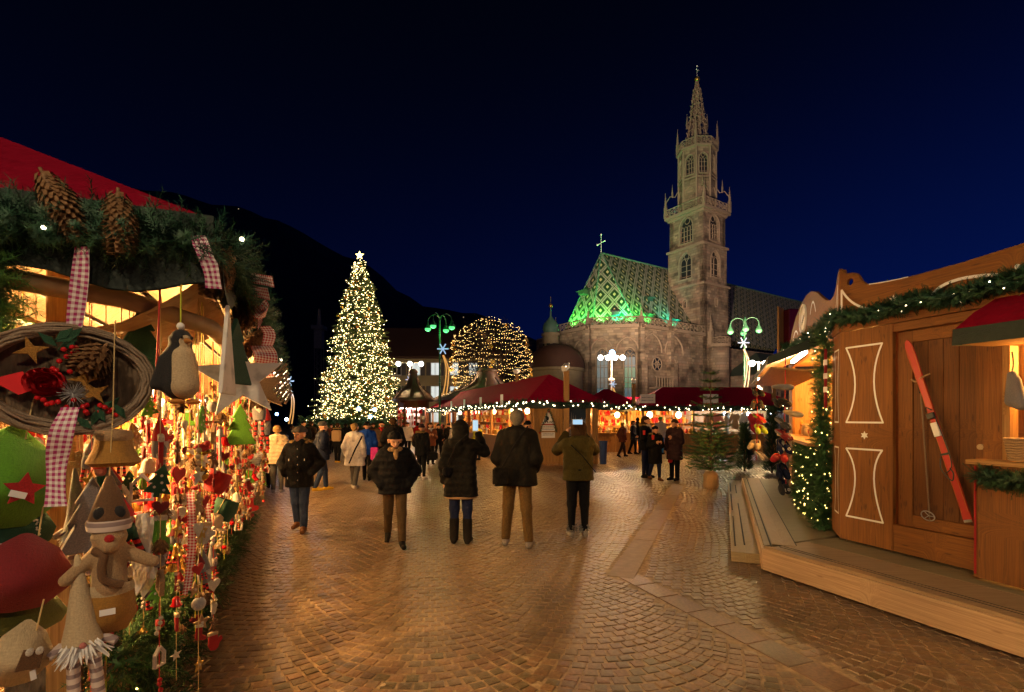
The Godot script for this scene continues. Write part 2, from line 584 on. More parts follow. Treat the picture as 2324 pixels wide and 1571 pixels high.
	if hair == "short": blob(hr, [[hd.call(Vector3(0, 1.675, -0.02)), hd.call(Vector3(0, 1.69, 0.03)), 0.094, 0.08], [hd.call(Vector3(0, 1.66, -0.03)), hd.call(Vector3(0, 1.6, -0.045)), 0.088, 0.055]], hcell, 0.02)
	elif hair == "long": blob(hr, [[hd.call(Vector3(0, 1.675, -0.025)), hd.call(Vector3(0, 1.69, 0.03)), 0.1, 0.085], [hd.call(Vector3(0.05, 1.66, -0.05)), hd.call(Vector3(0.065, 1.46, -0.07)), 0.075, 0.05], [hd.call(Vector3(-0.05, 1.66, -0.05)), hd.call(Vector3(-0.065, 1.46, -0.07)), 0.075, 0.05], [hd.call(Vector3(0, 1.64, -0.06)), hd.call(Vector3(0, 1.42, -0.1)), 0.08, 0.05]], hcell, 0.02)
	elif hair == "cap":
		blob(hr, [[hd.call(Vector3(0, 1.69, -0.03)), hd.call(Vector3(0, 1.685, 0.06)), 0.1, 0.088], [hd.call(Vector3(-0.05, 1.69, 0.1)), hd.call(Vector3(0.05, 1.69, 0.1)), 0.04, 0.04]], hcell, 0.03, hc.y + 0.045)
	elif hair == "beanie": blob(hr, [[hd.call(Vector3(0, 1.68, -0.015)), hd.call(Vector3(0, 1.695, 0.02)), 0.104, 0.092]], hcell, 0.02, hc.y + 0.025)
	if hr.v.size(): out.hair = hr.mesh()
	# fur edge of a hood
	if s.get("fur", false):
		var fu := B.new()
		var fr := RandomNumberGenerator.new()
		fr.seed = 7
		var n := 26
		for j in n:
			var a := lerpf(-0.5, PI + 0.5, j / (n - 1.0))
			var p: Vector3 = up.call(Vector3(cos(a) * 0.15, 1.53 - absf(cos(a)) * 0.03, -0.03 - sin(a) * 0.13) + Vector3(fr.randf_range(-1, 1), fr.randf_range(-1, 1), fr.randf_range(-1, 1)) * 0.012)
			fu.ball(p, Vector3.ONE * fr.randf_range(0.026, 0.038), 6, 4)
			for q in 14:
				var dv := Vector3(fr.randf_range(-1, 1), fr.randf_range(-1, 1), fr.randf_range(-1, 1)).normalized()
				fu.cyl(p, p + dv * 0.06, 0.006, 0.0005, 3, false)
		out.fur = fu.mesh()
	out.wr = wr
	out.hc = hc
	out.hb = hb
	fig_cache[key] = out
	return out

# px, top, foot: column of the figure and rows of its head and feet in the photograph; d: distance where the feet are hidden
func person(label: String, px: float, top: float, foot: float, yaw: float, s: Dictionary, c: Dictionary, group := "visitors in the square", dist := 0.0) -> Node3D:
	var d := EYE * F / (foot - HZ) if dist == 0.0 else dist
	var h := EYE + (HZ - top) / F * d
	var k := h / (1.77 - maxf(0.0, sin(s.get("lean", 0.0))) * 0.12 + (0.03 if s.get("hair", "") in ["cap", "beanie", "hood"] else 0.0))
	var f := figure(s)
	var t := thing("person", label, "person", Vector3((px - 1162.0) / F * d, 0.012, -d), yaw, group)
	t.scale = Vector3.ONE * k
	obj("body", f.body, M.skin if not c.has("skin") else c.skin, t)
	if s.get("fine", false) and absf(wrapf(yaw, -PI, PI)) < 1.7: obj("eye", f.eyes, M.eye, t)
	obj("trousers", f.trousers, c.get("legs", M.cloth_black), t)
	obj("coat", f.coat, c.get("coat", M.cloth_black), t)
	for i in 2: obj("shoe", f["shoe%d" % i], c.get("shoe", M.shoe_black), t)
	if f.has("hair"): obj("hat" if s.hair in ["cap", "beanie"] else "hair", f.hair, c.get("hair", M.hair_brown), t)
	if f.has("fur"): obj("fur_trim", f.fur, c.get("fur", M.fur), t)
	if c.has("scarf"):
		var sc := B.new()
		for j in 10:
			var a := TAU * j / 10.0
			sc.ball(f.hc + Vector3(cos(a) * 0.085, -0.13 + 0.012 * sin(j * 2.3), sin(a) * 0.085 - 0.01), Vector3(0.045, 0.04, 0.045), 6, 4)
		sc.ball(f.hc + Vector3(0.01, -0.2, 0.11), Vector3(0.04, 0.09, 0.03), 6, 5)
		obj("scarf", sc, c.scarf, t)
	return t
func of(t: Node3D, p: Vector3) -> Vector3: return t.transform * p

# ---- textures that say what surfaces are made of
func masonry(w: int, h: int, course: int, cols: Array, joint: Array, sd: int) -> ImageTexture:
	var im := Image.create(w, h, false, Image.FORMAT_RGB8)
	var r := RandomNumberGenerator.new()
	r.seed = sd
	im.fill(lin(joint[0], joint[1], joint[2]))
	var y := 0
	var row := 0
	while y < h:
		var x := -r.randi_range(0, course * 2)
		while x < w:
			var bw := r.randi_range(int(course * 1.3), int(course * 2.9))
			var c: Array = cols[r.randi_range(0, cols.size() - 1)]
			var k := r.randf_range(0.82, 1.12)
			im.fill_rect(Rect2i(x, y, bw - 1, course - 1), lin(c[0] * k, c[1] * k, c[2] * k))
			x += bw
		y += course
		row += 1
	return ImageTexture.create_from_image(im)
func tile_pattern() -> ImageTexture:   # glazed roof tiles laid as double-edged lozenges round a pale square
	var n := 128
	var im := Image.create(n, n, false, Image.FORMAT_RGB8)
	for y in n:
		for x in n:
			var u := (x + 0.5) / n
			var w := (y + 0.5) / n
			var d := absf(u - 0.5) + absf(w - 0.5)       # 0.5 on the lozenge's edge
			var e := absf(d - 0.5)
			var c := Color(0.02, 0.05, 0.025)
			if e < 0.035: c = Color(0.03, 0.03, 0.03)
			elif e < 0.085: c = Color(0.55, 0.52, 0.42)
			elif e < 0.115: c = Color(0.05, 0.1, 0.05)
			elif e < 0.15: c = Color(0.48, 0.45, 0.36)
			if d < 0.12 or d > 0.88: c = Color(0.6, 0.52, 0.28)
			if (y / 2) % 3 == 0: c *= 0.86
			im.set_pixel(x, y, Color(c.r, c.g, c.b).linear_to_srgb())
	return ImageTexture.create_from_image(im)
func gingham(r: float, g: float, b: float) -> ImageTexture:
	var n := 32
	var im := Image.create(n, n, false, Image.FORMAT_RGB8)
	for y in n:
		for x in n:
			var k := (1 if x < n / 2 else 0) + (1 if y < n / 2 else 0)
			var f := k * 0.5
			im.set_pixel(x, y, Color(lerpf(0.75, r, f), lerpf(0.72, g, f), lerpf(0.72, b, f)).linear_to_srgb())
	return ImageTexture.create_from_image(im)
func stripes(a: Array, b: Array) -> ImageTexture:
	var im := Image.create(8, 32, false, Image.FORMAT_RGB8)
	im.fill(lin(a[0], a[1], a[2]))
	im.fill_rect(Rect2i(0, 0, 8, 14), lin(b[0], b[1], b[2]))
	return ImageTexture.create_from_image(im)
func wood_image(sd: int, base: Array, dark: Array, knots := 20) -> ImageTexture:   # boards with the grain along v, dark knots
	var n := 512
	var im := Image.create(n, n, false, Image.FORMAT_RGB8)
	var nz := FastNoiseLite.new()
	nz.seed = sd
	nz.frequency = 0.05
	nz.fractal_octaves = 3
	var r := RandomNumberGenerator.new()
	r.seed = sd
	var ks := []
	for i in knots: ks.append(Vector3(r.randf() * n, r.randf() * n, r.randf_range(5.0, 11.0)))
	for y in n:
		var fy := y * 0.055
		var edge := 1.0 - clampf(absf(y - n * 0.5) / (n * 0.5) * 8.0 - 7.0, 0.0, 1.0)
		for x in n:
			var wx := float(x)
			var kd := 0.0
			for q in ks:
				var dy: float = (y - q.y) * 0.55
				if absf(dy) > 40.0: continue
				var dx: float = x - q.x
				var d2 := dx * dx + dy * dy
				if d2 > 1600.0: continue
				wx += dx * 14.0 / (d2 * 0.05 + 8.0)
				kd = maxf(kd, 1.0 - sqrt(d2) / q.z)
			var g := nz.get_noise_2d(wx * 1.6 * edge, fy) * 0.7 + nz.get_noise_2d(wx * 7.0, fy * 3.0 + 90.0) * 0.35
			var f := clampf(0.42 + g * 0.9, 0.0, 1.0)
			f = maxf(f, clampf(kd * 1.6, 0.0, 1.0))
			im.set_pixel(x, y, Color(lerpf(base[0], dark[0], f), lerpf(base[1], dark[1], f), lerpf(base[2], dark[2], f)).linear_to_srgb())
	return ImageTexture.create_from_image(im)
func printed(t: Texture2D, rough := 0.8, sc := Vector3.ONE) -> StandardMaterial3D:
	var m := mat(1, 1, 1, rough)
	m.albedo_texture = t
	m.uv1_scale = sc
	return m

func make_materials() -> void:
	var bump := nbump(0.03)
	var fine := nbump(0.12, 256, 3)
	M.stone_joint = tmat(ntex(0.05, [[0.16, 0.11, 0.065], [0.4, 0.29, 0.18]]), 0.9, Vector3.ONE * 0.9, fine, 0.6)
	var cob := ntex(0.03, [[0.12, 0.072, 0.04], [0.18, 0.112, 0.062], [0.25, 0.16, 0.09]], 256, 5, 3)
	M.cobbles = tmat(cob, 0.36, Vector3.ONE * 3.0, fine, 0.25, true)
	M.cobbles.vertex_color_use_as_albedo = true
	for i in 5:
		var k: Array = [[1.0, 1.0, 1.0], [1.1, 1.05, 1.0], [0.92, 0.92, 0.92], [1.03, 0.96, 0.92], [0.86, 0.9, 0.84]][i]
		M["cobble%d" % i] = tmat(cob, [0.34, 0.4, 0.32, 0.42, 0.36][i], Vector3.ONE * 3.0, fine, 0.25, true)
		M["cobble%d" % i].albedo_color = Color(minf(1.0, k[0] * 0.9), minf(1.0, k[1] * 0.9), minf(1.0, k[2] * 0.9))
	M.slab = tmat(ntex(0.02, [[0.16, 0.105, 0.06], [0.23, 0.155, 0.095]]), 0.6, Vector3.ONE * 1.5, fine, 0.2)
	M.ground = tmat(ntex(0.02, [[0.1, 0.065, 0.045], [0.2, 0.13, 0.09]], 512), 0.55, Vector3.ONE * 1.2, fine, 1.0)
	M.hill = tmat(ntex(0.03, [[0.015, 0.018, 0.01], [0.05, 0.05, 0.03]], 256), 1.0, Vector3.ONE * 0.02)
	var mas := masonry(256, 256, 10, [[0.31, 0.24, 0.17], [0.27, 0.21, 0.15], [0.35, 0.27, 0.19], [0.21, 0.16, 0.12], [0.3, 0.21, 0.155], [0.25, 0.2, 0.155]], [0.16, 0.125, 0.095], 4)
	M.masonry = tmat(mas, 0.9, Vector3.ONE * 0.09)
	var soot := ntex(0.012, [[1.0, 1.0, 1.0], [0.85, 0.83, 0.8], [0.24, 0.22, 0.21]], 256, 5, 9)
	M.masonry.detail_enabled = true
	M.masonry.detail_albedo = soot
	M.masonry.detail_blend_mode = BaseMaterial3D.BLEND_MODE_MUL
	M.masonry.uv2_triplanar = true
	M.masonry.uv2_scale = Vector3.ONE * 0.07
	M.carved = tmat(ntex(0.06, [[0.2, 0.15, 0.11], [0.38, 0.29, 0.2]]), 0.9, Vector3.ONE * 0.5, bump, 4.0)
	M.plaster = tmat(ntex(0.03, [[0.26, 0.21, 0.13], [0.36, 0.29, 0.19]]), 0.9, Vector3.ONE * 0.2)
	M.roof_tiles = printed(tile_pattern(), 0.42)
	M.dark_tiles = tmat(ntex(0.05, [[0.06, 0.03, 0.022], [0.14, 0.06, 0.04]]), 0.7, Vector3.ONE * 0.6, bump, 3.0)
	M.slate = mat(0.03, 0.045, 0.035, 0.6)
	M.copper = mat(0.08, 0.17, 0.13, 0.6)
	M.gold = mat(0.7, 0.45, 0.1, 0.3, 0.9)
	M.iron = mat(0.06, 0.06, 0.06, 0.5, 0.6)
	M.pole_green = mat(0.03, 0.12, 0.06, 0.45, 0.2)
	M.pole_pale = mat(0.5, 0.48, 0.42, 0.5)
	M.leaded = mat(0.02, 0.022, 0.026, 0.25)
	M.glass_blue = glow(0.1, 0.28, 0.34, 0.3)
	M.glass_green = glow(0.04, 0.4, 0.2, 0.35)
	M.glass_pale = glow(0.22, 0.25, 0.24, 0.3)
	M.canvas_red = tmat(ntex(0.02, [[0.17, 0.003, 0.015], [0.23, 0.004, 0.02]]), 0.75, Vector3.ONE * 1.0, bump, 1.5)
	M.canvas_red.metallic_specular = 0.15
	M.canvas_red.backlight_enabled = true
	M.canvas_red.backlight = Color(0.12, 0.01, 0.015)
	M.canvas_crimson = M.canvas_red.duplicate()
	M.canvas_crimson.albedo_texture = ntex(0.02, [[0.3, 0.006, 0.035], [0.42, 0.009, 0.05]])
	M.canvas_green = tmat(ntex(0.02, [[0.01, 0.02, 0.017], [0.018, 0.03, 0.025]]), 0.8, Vector3.ONE * 2.0, fine, 0.3)
	M.canvas_tan = tmat(ntex(0.015, [[0.22, 0.13, 0.06], [0.32, 0.2, 0.1]]), 0.7, Vector3.ONE, bump, 2.0)
	M.canvas_tan.backlight_enabled = true
	M.canvas_tan.backlight = Color(0.25, 0.17, 0.1)
	var wd := wood_image(3, [0.27, 0.1, 0.013], [0.11, 0.035, 0.005])
	var wp := wood_image(8, [0.42, 0.23, 0.075], [0.19, 0.085, 0.022])
	for q in [["wood", wd, 0.68], ["pine", wp, 0.65]]:
		for w in [["v", Vector3(1.7, 0.6, 1.7)], ["h", Vector3(0.6, 1.7, 1.7)]]:
			var m := tmat(q[1], q[2], w[1])
			m.heightmap_enabled = true
			m.heightmap_texture = fine
			m.heightmap_scale = 0.12
			M[q[0] + "_" + w[0]] = m
	# boards that run sideways take the same picture with its grain turned
	for q in [["wood", wd], ["pine", wp]]:
		var im: Image = q[1].get_image().duplicate()
		im.rotate_90(CLOCKWISE)
		M[q[0] + "_h"].albedo_texture = ImageTexture.create_from_image(im)
	M.wood_dark = tinted(M.wood_v, 0.6, 0.55, 0.5)
	M.wood_mid = tinted(M.wood_v, 0.85, 0.82, 0.8)
	var ws := wood_image(15, [0.58, 0.43, 0.28], [0.34, 0.22, 0.13], 7)
	var wsi: Image = ws.get_image().duplicate()
	wsi.rotate_90(CLOCKWISE)
	M.deck = tmat(ImageTexture.create_from_image(wsi), 0.6, Vector3(0.7, 1.6, 1.6), fine, 0.15)
	M.deck.albedo_color = lin(0.5, 0.55, 0.47)
	M.felt_mat = tmat(ntex(0.1, [[0.1, 0.12, 0.085], [0.2, 0.21, 0.15]]), 0.95, Vector3.ONE * 4.0, fine, 0.3)
	M.grip = mat(0.03, 0.03, 0.025, 0.9)
	M.white_paint = mat(0.78, 0.78, 0.8, 0.5)
	M.needle = mat(0.02, 0.075, 0.03, 0.6)
	M.needle.vertex_color_use_as_albedo = true
	M.needle.albedo_color = Color.WHITE
	M.needle.backlight_enabled = true
	M.needle.backlight = Color(0.25, 0.3, 0.2)
	M.bark = tmat(ntex(0.04, [[0.06, 0.04, 0.025], [0.16, 0.11, 0.07]]), 0.95, Vector3(3, 1, 3), bump, 1.5)
	M.bulb_white = glow(1.0, 0.82, 0.52, 11.0)
	M.bulb_tree = glow(1.0, 0.74, 0.32, 21.0)
	M.bulb_amber = glow(1.0, 0.58, 0.18, 11.0)
	M.bulb_gold = glow(1.0, 0.72, 0.2, 9.0)
	M.comet_star = glow(0.45, 0.68, 1.0, 0.75)
	M.comet_tail = glow(1.0, 0.45, 0.1, 0.75)
	M.bulb_cold = glow(0.6, 0.75, 1.0, 14.0)
	M.lamp_warm = glow(1.0, 0.72, 0.38, 14.0)
	M.lamp_white = glow(1.0, 0.93, 0.82, 14.0)
	M.lamp_green = glow(0.12, 1.0, 0.26, 1.3)
	M.lamp_blue = glow(0.25, 0.55, 1.0, 14.0)
	M.window_glim = glow(1.0, 0.75, 0.45, 1.2)
	M.screen = glow(0.35, 0.6, 0.8, 1.1)
	M.skin = mat(0.48, 0.24, 0.15, 0.55)
	M.skin.subsurf_scatter_enabled = true
	M.skin.subsurf_scatter_strength = 0.1
	M.eye = mat(0.04, 0.03, 0.025, 0.2)
	M.fabric_bump = fine
	var mottle := ntex(0.06, [[0.55, 0.55, 0.55], [1.0, 1.0, 1.0]], 256, 5, 31)
	var folds := nbump(0.014, 256, 3, 44)
	for q in [["cloth_black", 0.008, 0.008, 0.0105], ["cloth_navy", 0.012, 0.016, 0.04], ["cloth_blue", 0.01, 0.06, 0.4], ["cloth_cream", 0.55, 0.42, 0.27], ["cloth_white", 0.62, 0.56, 0.56], ["cloth_olive", 0.07, 0.055, 0.016],
			["cloth_brown", 0.06, 0.035, 0.022], ["cloth_rust", 0.16, 0.05, 0.03], ["cloth_khaki", 0.12, 0.072, 0.028], ["cloth_tan", 0.085, 0.055, 0.028], ["cloth_gray", 0.075, 0.07, 0.07], ["cloth_charcoal", 0.01, 0.009, 0.0085],
			["denim", 0.03, 0.045, 0.1], ["denim_dark", 0.014, 0.02, 0.06], ["cloth_red", 0.4, 0.015, 0.015], ["cloth_yellow", 0.5, 0.5, 0.02], ["cloth_sky", 0.05, 0.25, 0.6], ["cloth_plum", 0.05, 0.025, 0.03],
			["shoe_black", 0.015, 0.013, 0.012], ["shoe_brown", 0.13, 0.055, 0.025], ["shoe_yellow", 0.6, 0.35, 0.03], ["shoe_white", 0.55, 0.5, 0.46], ["shoe_gray", 0.24, 0.22, 0.21], ["hair_brown", 0.05, 0.025, 0.012],
			["hair_gray", 0.13, 0.115, 0.095], ["hair_blond", 0.3, 0.18, 0.07], ["hair_black", 0.012, 0.01, 0.009], ["fur", 0.3, 0.2, 0.08], ["fur_dark", 0.02, 0.015, 0.012], ["plaid", 0.32, 0.2, 0.1], ["pink", 0.8, 0.06, 0.4], ["hat_green", 0.12, 0.5, 0.02]]:
		var m := mat(q[1], q[2], q[3], 0.75)
		m.rim_enabled = true
		m.rim = 0.08
		m.metallic_specular = 0.2
		m.rim_tint = 0.7
		m.heightmap_enabled = true
		m.heightmap_texture = folds
		m.heightmap_scale = 1.6
		m.albedo_texture = mottle
		m.uv1_triplanar = true
		m.uv1_scale = Vector3(2.6, 2.0, 2.6)
		M[q[0]] = m
	for q in [["red", 0.5, 0.012, 0.016], ["dark_red", 0.22, 0.006, 0.012], ["green", 0.1, 0.33, 0.012], ["deep_green", 0.01, 0.075, 0.035], ["white", 0.7, 0.66, 0.6], ["cream", 0.6, 0.46, 0.28], ["beige", 0.45, 0.29, 0.15], ["brown", 0.16, 0.075, 0.03], ["mustard", 0.42, 0.2, 0.03],
			["gold", 0.6, 0.36, 0.06], ["gray", 0.22, 0.21, 0.23], ["silver", 0.5, 0.5, 0.52], ["orange", 0.6, 0.22, 0.03], ["black", 0.015, 0.014, 0.016], ["pale_yellow", 0.65, 0.52, 0.22], ["pink", 0.6, 0.2, 0.18], ["lime", 0.4, 0.55, 0.03], ["blue", 0.05, 0.1, 0.3]]:
		var m := mat(q[1], q[2], q[3], 0.85)
		m.rim_enabled = true
		m.rim = 0.4
		m.heightmap_enabled = true
		m.heightmap_texture = fine
		m.heightmap_scale = 0.3
		m.albedo_texture = mottle
		m.uv1_triplanar = true
		m.uv1_scale = Vector3.ONE * 8.0
		M["felt_" + q[0]] = m
	M.gloss_red = mat(0.5, 0.01, 0.015, 0.15)
	M.gloss_gold = mat(0.75, 0.45, 0.1, 0.25, 0.9)
	M.cone = tmat(ntex(0.05, [[0.1, 0.045, 0.018], [0.34, 0.19, 0.08]]), 0.7, Vector3.ONE * 6.0)
	M.birch = tmat(ntex(0.018, [[0.62, 0.58, 0.54], [0.66, 0.62, 0.58], [0.6, 0.56, 0.52], [0.12, 0.11, 0.1]], 256, 5, 12), 0.8, Vector3.ONE * 1.6, fine, 0.3)
	M.twig = tmat(ntex(0.06, [[0.13, 0.09, 0.06], [0.32, 0.24, 0.17]]), 0.85, Vector3.ONE * 8.0)
	M.check = printed(gingham(0.36, 0.02, 0.14), 0.85, Vector3(55, 55, 1))
	M.check_red = printed(gingham(0.42, 0.015, 0.03), 0.85, Vector3(70, 70, 1))
	M.stripe_gray = tmat(stripes([0.6, 0.5, 0.45], [0.26, 0.19, 0.19]), 0.9, Vector3(10, 32, 10))
	M.stripe_elf = tmat(stripes([0.5, 0.015, 0.015], [0.02, 0.012, 0.012]), 0.9, Vector3(10, 38, 10))
	M.cord = mat(0.55, 0.4, 0.18, 0.8)
	M.cord_red = mat(0.4, 0.02, 0.02, 0.8)
	M.cord_green = mat(0.4, 0.42, 0.03, 0.8)
	M.fluff = mat(0.72, 0.7, 0.7, 1.0)

# ---- the square
func build_ground() -> void:
	var g := B.new()
	g.quad_uv([Vector3(-400, -0.022, 60), Vector3(400, -0.022, 60), Vector3(400, -0.022, -700), Vector3(-400, -0.022, -700)], [Vector2.ZERO, Vector2.ZERO, Vector2.ZERO, Vector2.ZERO], Vector3.UP)
	var plaza := struct("plaza_ground", g, M.ground)
	var gr := B.new()
	gr.quad_uv([Vector3(-26, -0.003, 3), Vector3(26, -0.003, 3), Vector3(26, -0.003, -31), Vector3(-26, -0.003, -31)], [Vector2.ZERO, Vector2.ZERO, Vector2.ZERO, Vector2.ZERO], Vector3.UP)
	struct("paving_joint", gr, M.stone_joint, plaza)
	# setts in overlapping arcs; the nearest are pieces of their own, the rest one mass
	var variants := []
	for k in 4:
		var b := B.new()
		var pts := []
		var tp := []
		for i in 4:
			var sx: float = [-1, 1, 1, -1][i]
			var sz: float = [-1, -1, 1, 1][i]
			var p := Vector3(sx * rf(0.455, 0.5), -0.028, sz * rf(0.455, 0.5))
			pts.append(p)
			tp.append(Vector3(p.x * 0.93, rf(0.0, 0.004), p.z * 0.93))
		var cen := Vector3(rf(-0.1, 0.1), rf(0.003, 0.0055), rf(-0.1, 0.1))
		for i in 4:
			var j := (i + 1) % 4
			var m0: Vector3 = pts[i] + Vector3(0, 0.022, 0)
			var m1: Vector3 = pts[j] + Vector3(0, 0.022, 0)
			b.face([pts[i], pts[j], m1, m0], Vector3(pts[i].x + pts[j].x, 0, pts[i].z + pts[j].z))
			b.face([m0, m1, tp[j], tp[i]], Vector3(pts[i].x + pts[j].x, 1, pts[i].z + pts[j].z))
			b.face([tp[i], tp[j], cen], Vector3.UP)
		variants.append(b.mesh())
	var all := []
	var W := 1.36
	var R := 1.02
	var rot := yaw_b(0.16)
	var band := [Vector3(4.3, 0, -13.2), Vector3(1.25, 0, -5.75), Vector3(2.3, 0, -3.0)]
	for ci in range(-16, 17):
		var cx := ci * W
		for k in range(-20, 330):
			var cz := 3.0 - k * 0.1 + (0.5 if ci % 2 else 0.0) * 0.1
			for j in 14:
				var th := (j - 6.5) / 14.0 * 1.46 + (0.05 if k % 2 else 0.0)
				var p := rot * Vector3(cx + R * sin(th), 0, cz + R * (cos(th) - 0.8))
				var d := -p.z
				if d < 2.0 or d > 30.0 or absf(p.x) > d * 1.06 + 0.4: continue
				# stalls and platforms stand on part of the square
				if p.x + 2.9 < -0.458 * (d - 3.27) - 1.3 and d < 19: continue
				var on := false
				for q in 2:
					var a: Vector3 = band[q]
					var ba: Vector3 = band[q + 1] - a
					var tt := clampf((p - a).dot(ba) / ba.length_squared(), 0, 1)
					if (p - a - ba * tt).length() < (0.2 if q == 0 else 0.18): on = true
				if on: continue
				var wob := rf(-0.06, 0.06)
				var bs := rot * yaw_b(th + wob)
				all.append([d + absf(p.x) * 0.15, Transform3D(bs * Basis.from_scale(Vector3(0.1 * rf(0.85, 1.02), rf(0.9, 1.1), 0.094 * cos(th) * rf(0.88, 1.0))), p + Vector3(rf(-0.004, 0.004), rf(-0.003, 0.003), rf(-0.004, 0.004)))])
	all.sort_custom(func(a, b): return a[0] < b[0])
	var n := 0
	var rest := [[], [], [], []]
	for q in all:
		var p: Vector3 = q[1].origin
		var u := -p.x / p.z * F + 1162.0
		var row := HZ + EYE * F / -p.z
		if n < 230 and row < 1575.0 and u > 270 and u < 2330:
			obj("cobblestone", variants[n % 4], M["cobble%d" % rng.randi_range(0, 4)], plaza, q[1])
			n += 1
		else: rest[rng.randi_range(0, 3)].append(q[1])
	for k in 4:
		var cols := []
		for i in 37:
			var v := rf(0.72, 0.92)
			cols.append(Color(v, v * rf(0.94, 1.0), v * rf(0.9, 1.0)))
		multi("cobblestone_paving", variants[k], M.cobbles, rest[k], plaza, cols)
	# the band of flat slabs and the kerb row that bends off it
	var s := B.new()
	for q in 2:
		var a: Vector3 = band[q]
		var dir: Vector3 = (band[q + 1] - a).normalized()
		var ln: float = (band[q + 1] - a).length()
		var w: float = 0.3 if q == 0 else 0.25
		var along := 0.1
		while along < ln:
			var l: float = rf(0.7, 1.0) if q == 0 else rf(0.3, 0.42)
			var b := B.new()
			b.box(Vector3(0, -0.016, 0), Vector3(w * rf(0.95, 1.0), 0.04, l - 0.012), Basis.IDENTITY, 0.005)
			obj("paving_slab", b, M.slab if q == 0 else M["cobble%d" % rng.randi_range(0, 3)], plaza, Transform3D(Basis.looking_at(dir), a + dir * (along + l * 0.5) + Vector3(0, rf(-0.003, 0.002), 0)))
			along += l
	# scraps of paper on the setts
	for q in [[612, 1466], [330, 1440], [548, 1518], [690, 1340], [650, 1240], [2240, 1500], [870, 1558]]:
		var b := B.new()
		var p := PackedVector2Array()
		for i in 5: p.append(Vector2(cos(i * 1.256 + 0.3), sin(i * 1.256 + 0.3)) * rf(0.012, 0.026))
		b.prism(p, 0.002, Transform3D(Basis(Vector3.RIGHT, PI / 2), Vector3.ZERO))
		var o := obj("paper_scrap", b, M.felt_cream, self, Transform3D(yaw_b(rf(0, 6)), gnd(q[0], q[1]) + Vector3(0, 0.011, 0)))
		tag(o, "small pale scrap of paper lying on the setts", "litter", "scraps of paper on the paving")

func build_hills() -> void:
	var prof := [Vector2(-900, 300), Vector2(-300, 330), Vector2(100, 380), Vector2(450, 452), Vector2(540, 468), Vector2(620, 492), Vector2(700, 532), Vector2(765, 572), Vector2(830, 604), Vector2(900, 655), Vector2(960, 688), Vector2(1030, 700), Vector2(1090, 714), Vector2(1150, 735), Vector2(1225, 772), Vector2(1300, 815), Vector2(1500, 900), Vector2(1900, 930), Vector2(3000, 940)]
	var nz := FastNoiseLite.new()
	nz.frequency = 0.012
	var b := B.new()
	var nx := 130
	var nyy := 14
	var pts := []
	for j in nyy + 1:
		var row := []
		var tt := float(j) / nyy
		var d := lerpf(420.0, 1100.0, tt)
		for i in nx + 1:
			var px := lerpf(-900.0, 3000.0, float(i) / nx)
			var k := 0
			while k < prof.size() - 2 and prof[k + 1].x < px: k += 1
			var py: float = lerpf(prof[k].y, prof[k + 1].y, clampf((px - prof[k].x) / (prof[k + 1].x - prof[k].x), 0, 1))
			var top := (HZ - py) / F * 1100.0
			var h := top * pow(tt, 0.8) + nz.get_noise_2d(px * 0.5, tt * 400.0) * 14.0 * tt
			row.append(Vector3((px - 1162.0) / F * d, h, -d))
		pts.append(row)
	for j in nyy:
		for i in nx: b.face([pts[j][i], pts[j][i + 1], pts[j + 1][i + 1], pts[j + 1][i]], Vector3(0, 1, 1))
	struct("hills", b, M.hill)
	var st := B.new()
	var p5 := []
	for i in 11:
		var a := PI / 2 + i * PI / 5
		p5.append(Vector3(cos(a), sin(a), 0) * (5.5 if i % 2 == 0 else 2.4))
	st.tube(p5, 0.55, 5)
	for q in [[541, 470], [1052, 716], [846, 640]]:
		var hb := B.new()
		hb.ball(Vector3.ZERO, Vector3.ONE * 0.5, 6, 4)
		tag(obj("hill_light", hb, M.window_glim, self, Transform3D(Basis.IDENTITY, at(q[0], q[1] + 4, 880))), "tiny far house light on the dark hillside", "light", "house lights on the hill")
	tag(obj("star_light", st, M.lamp_warm, self, Transform3D(Basis.IDENTITY, at(632, 617, 700))), "star outlined in light high on the dark hillside", "star light")

# ---- shared building pieces
func arch(w: float, y1: float, n := 6, point := 1.25) -> Array:   # a pointed arch from the left springing to the right one
	var out := []
	var r := w * 0.5 * (1.0 + point) * 0.5 + w * 0.25
	var c := r - w * 0.5
	var top := acos(c / r)
	for i in n + 1: out.append(Vector2(c - r * cos(top * i / n), y1 + r * sin(top * i / n)))
	for i in range(n - 1, -1, -1): out.append(Vector2(-out[i].x, out[i].y))
	return out
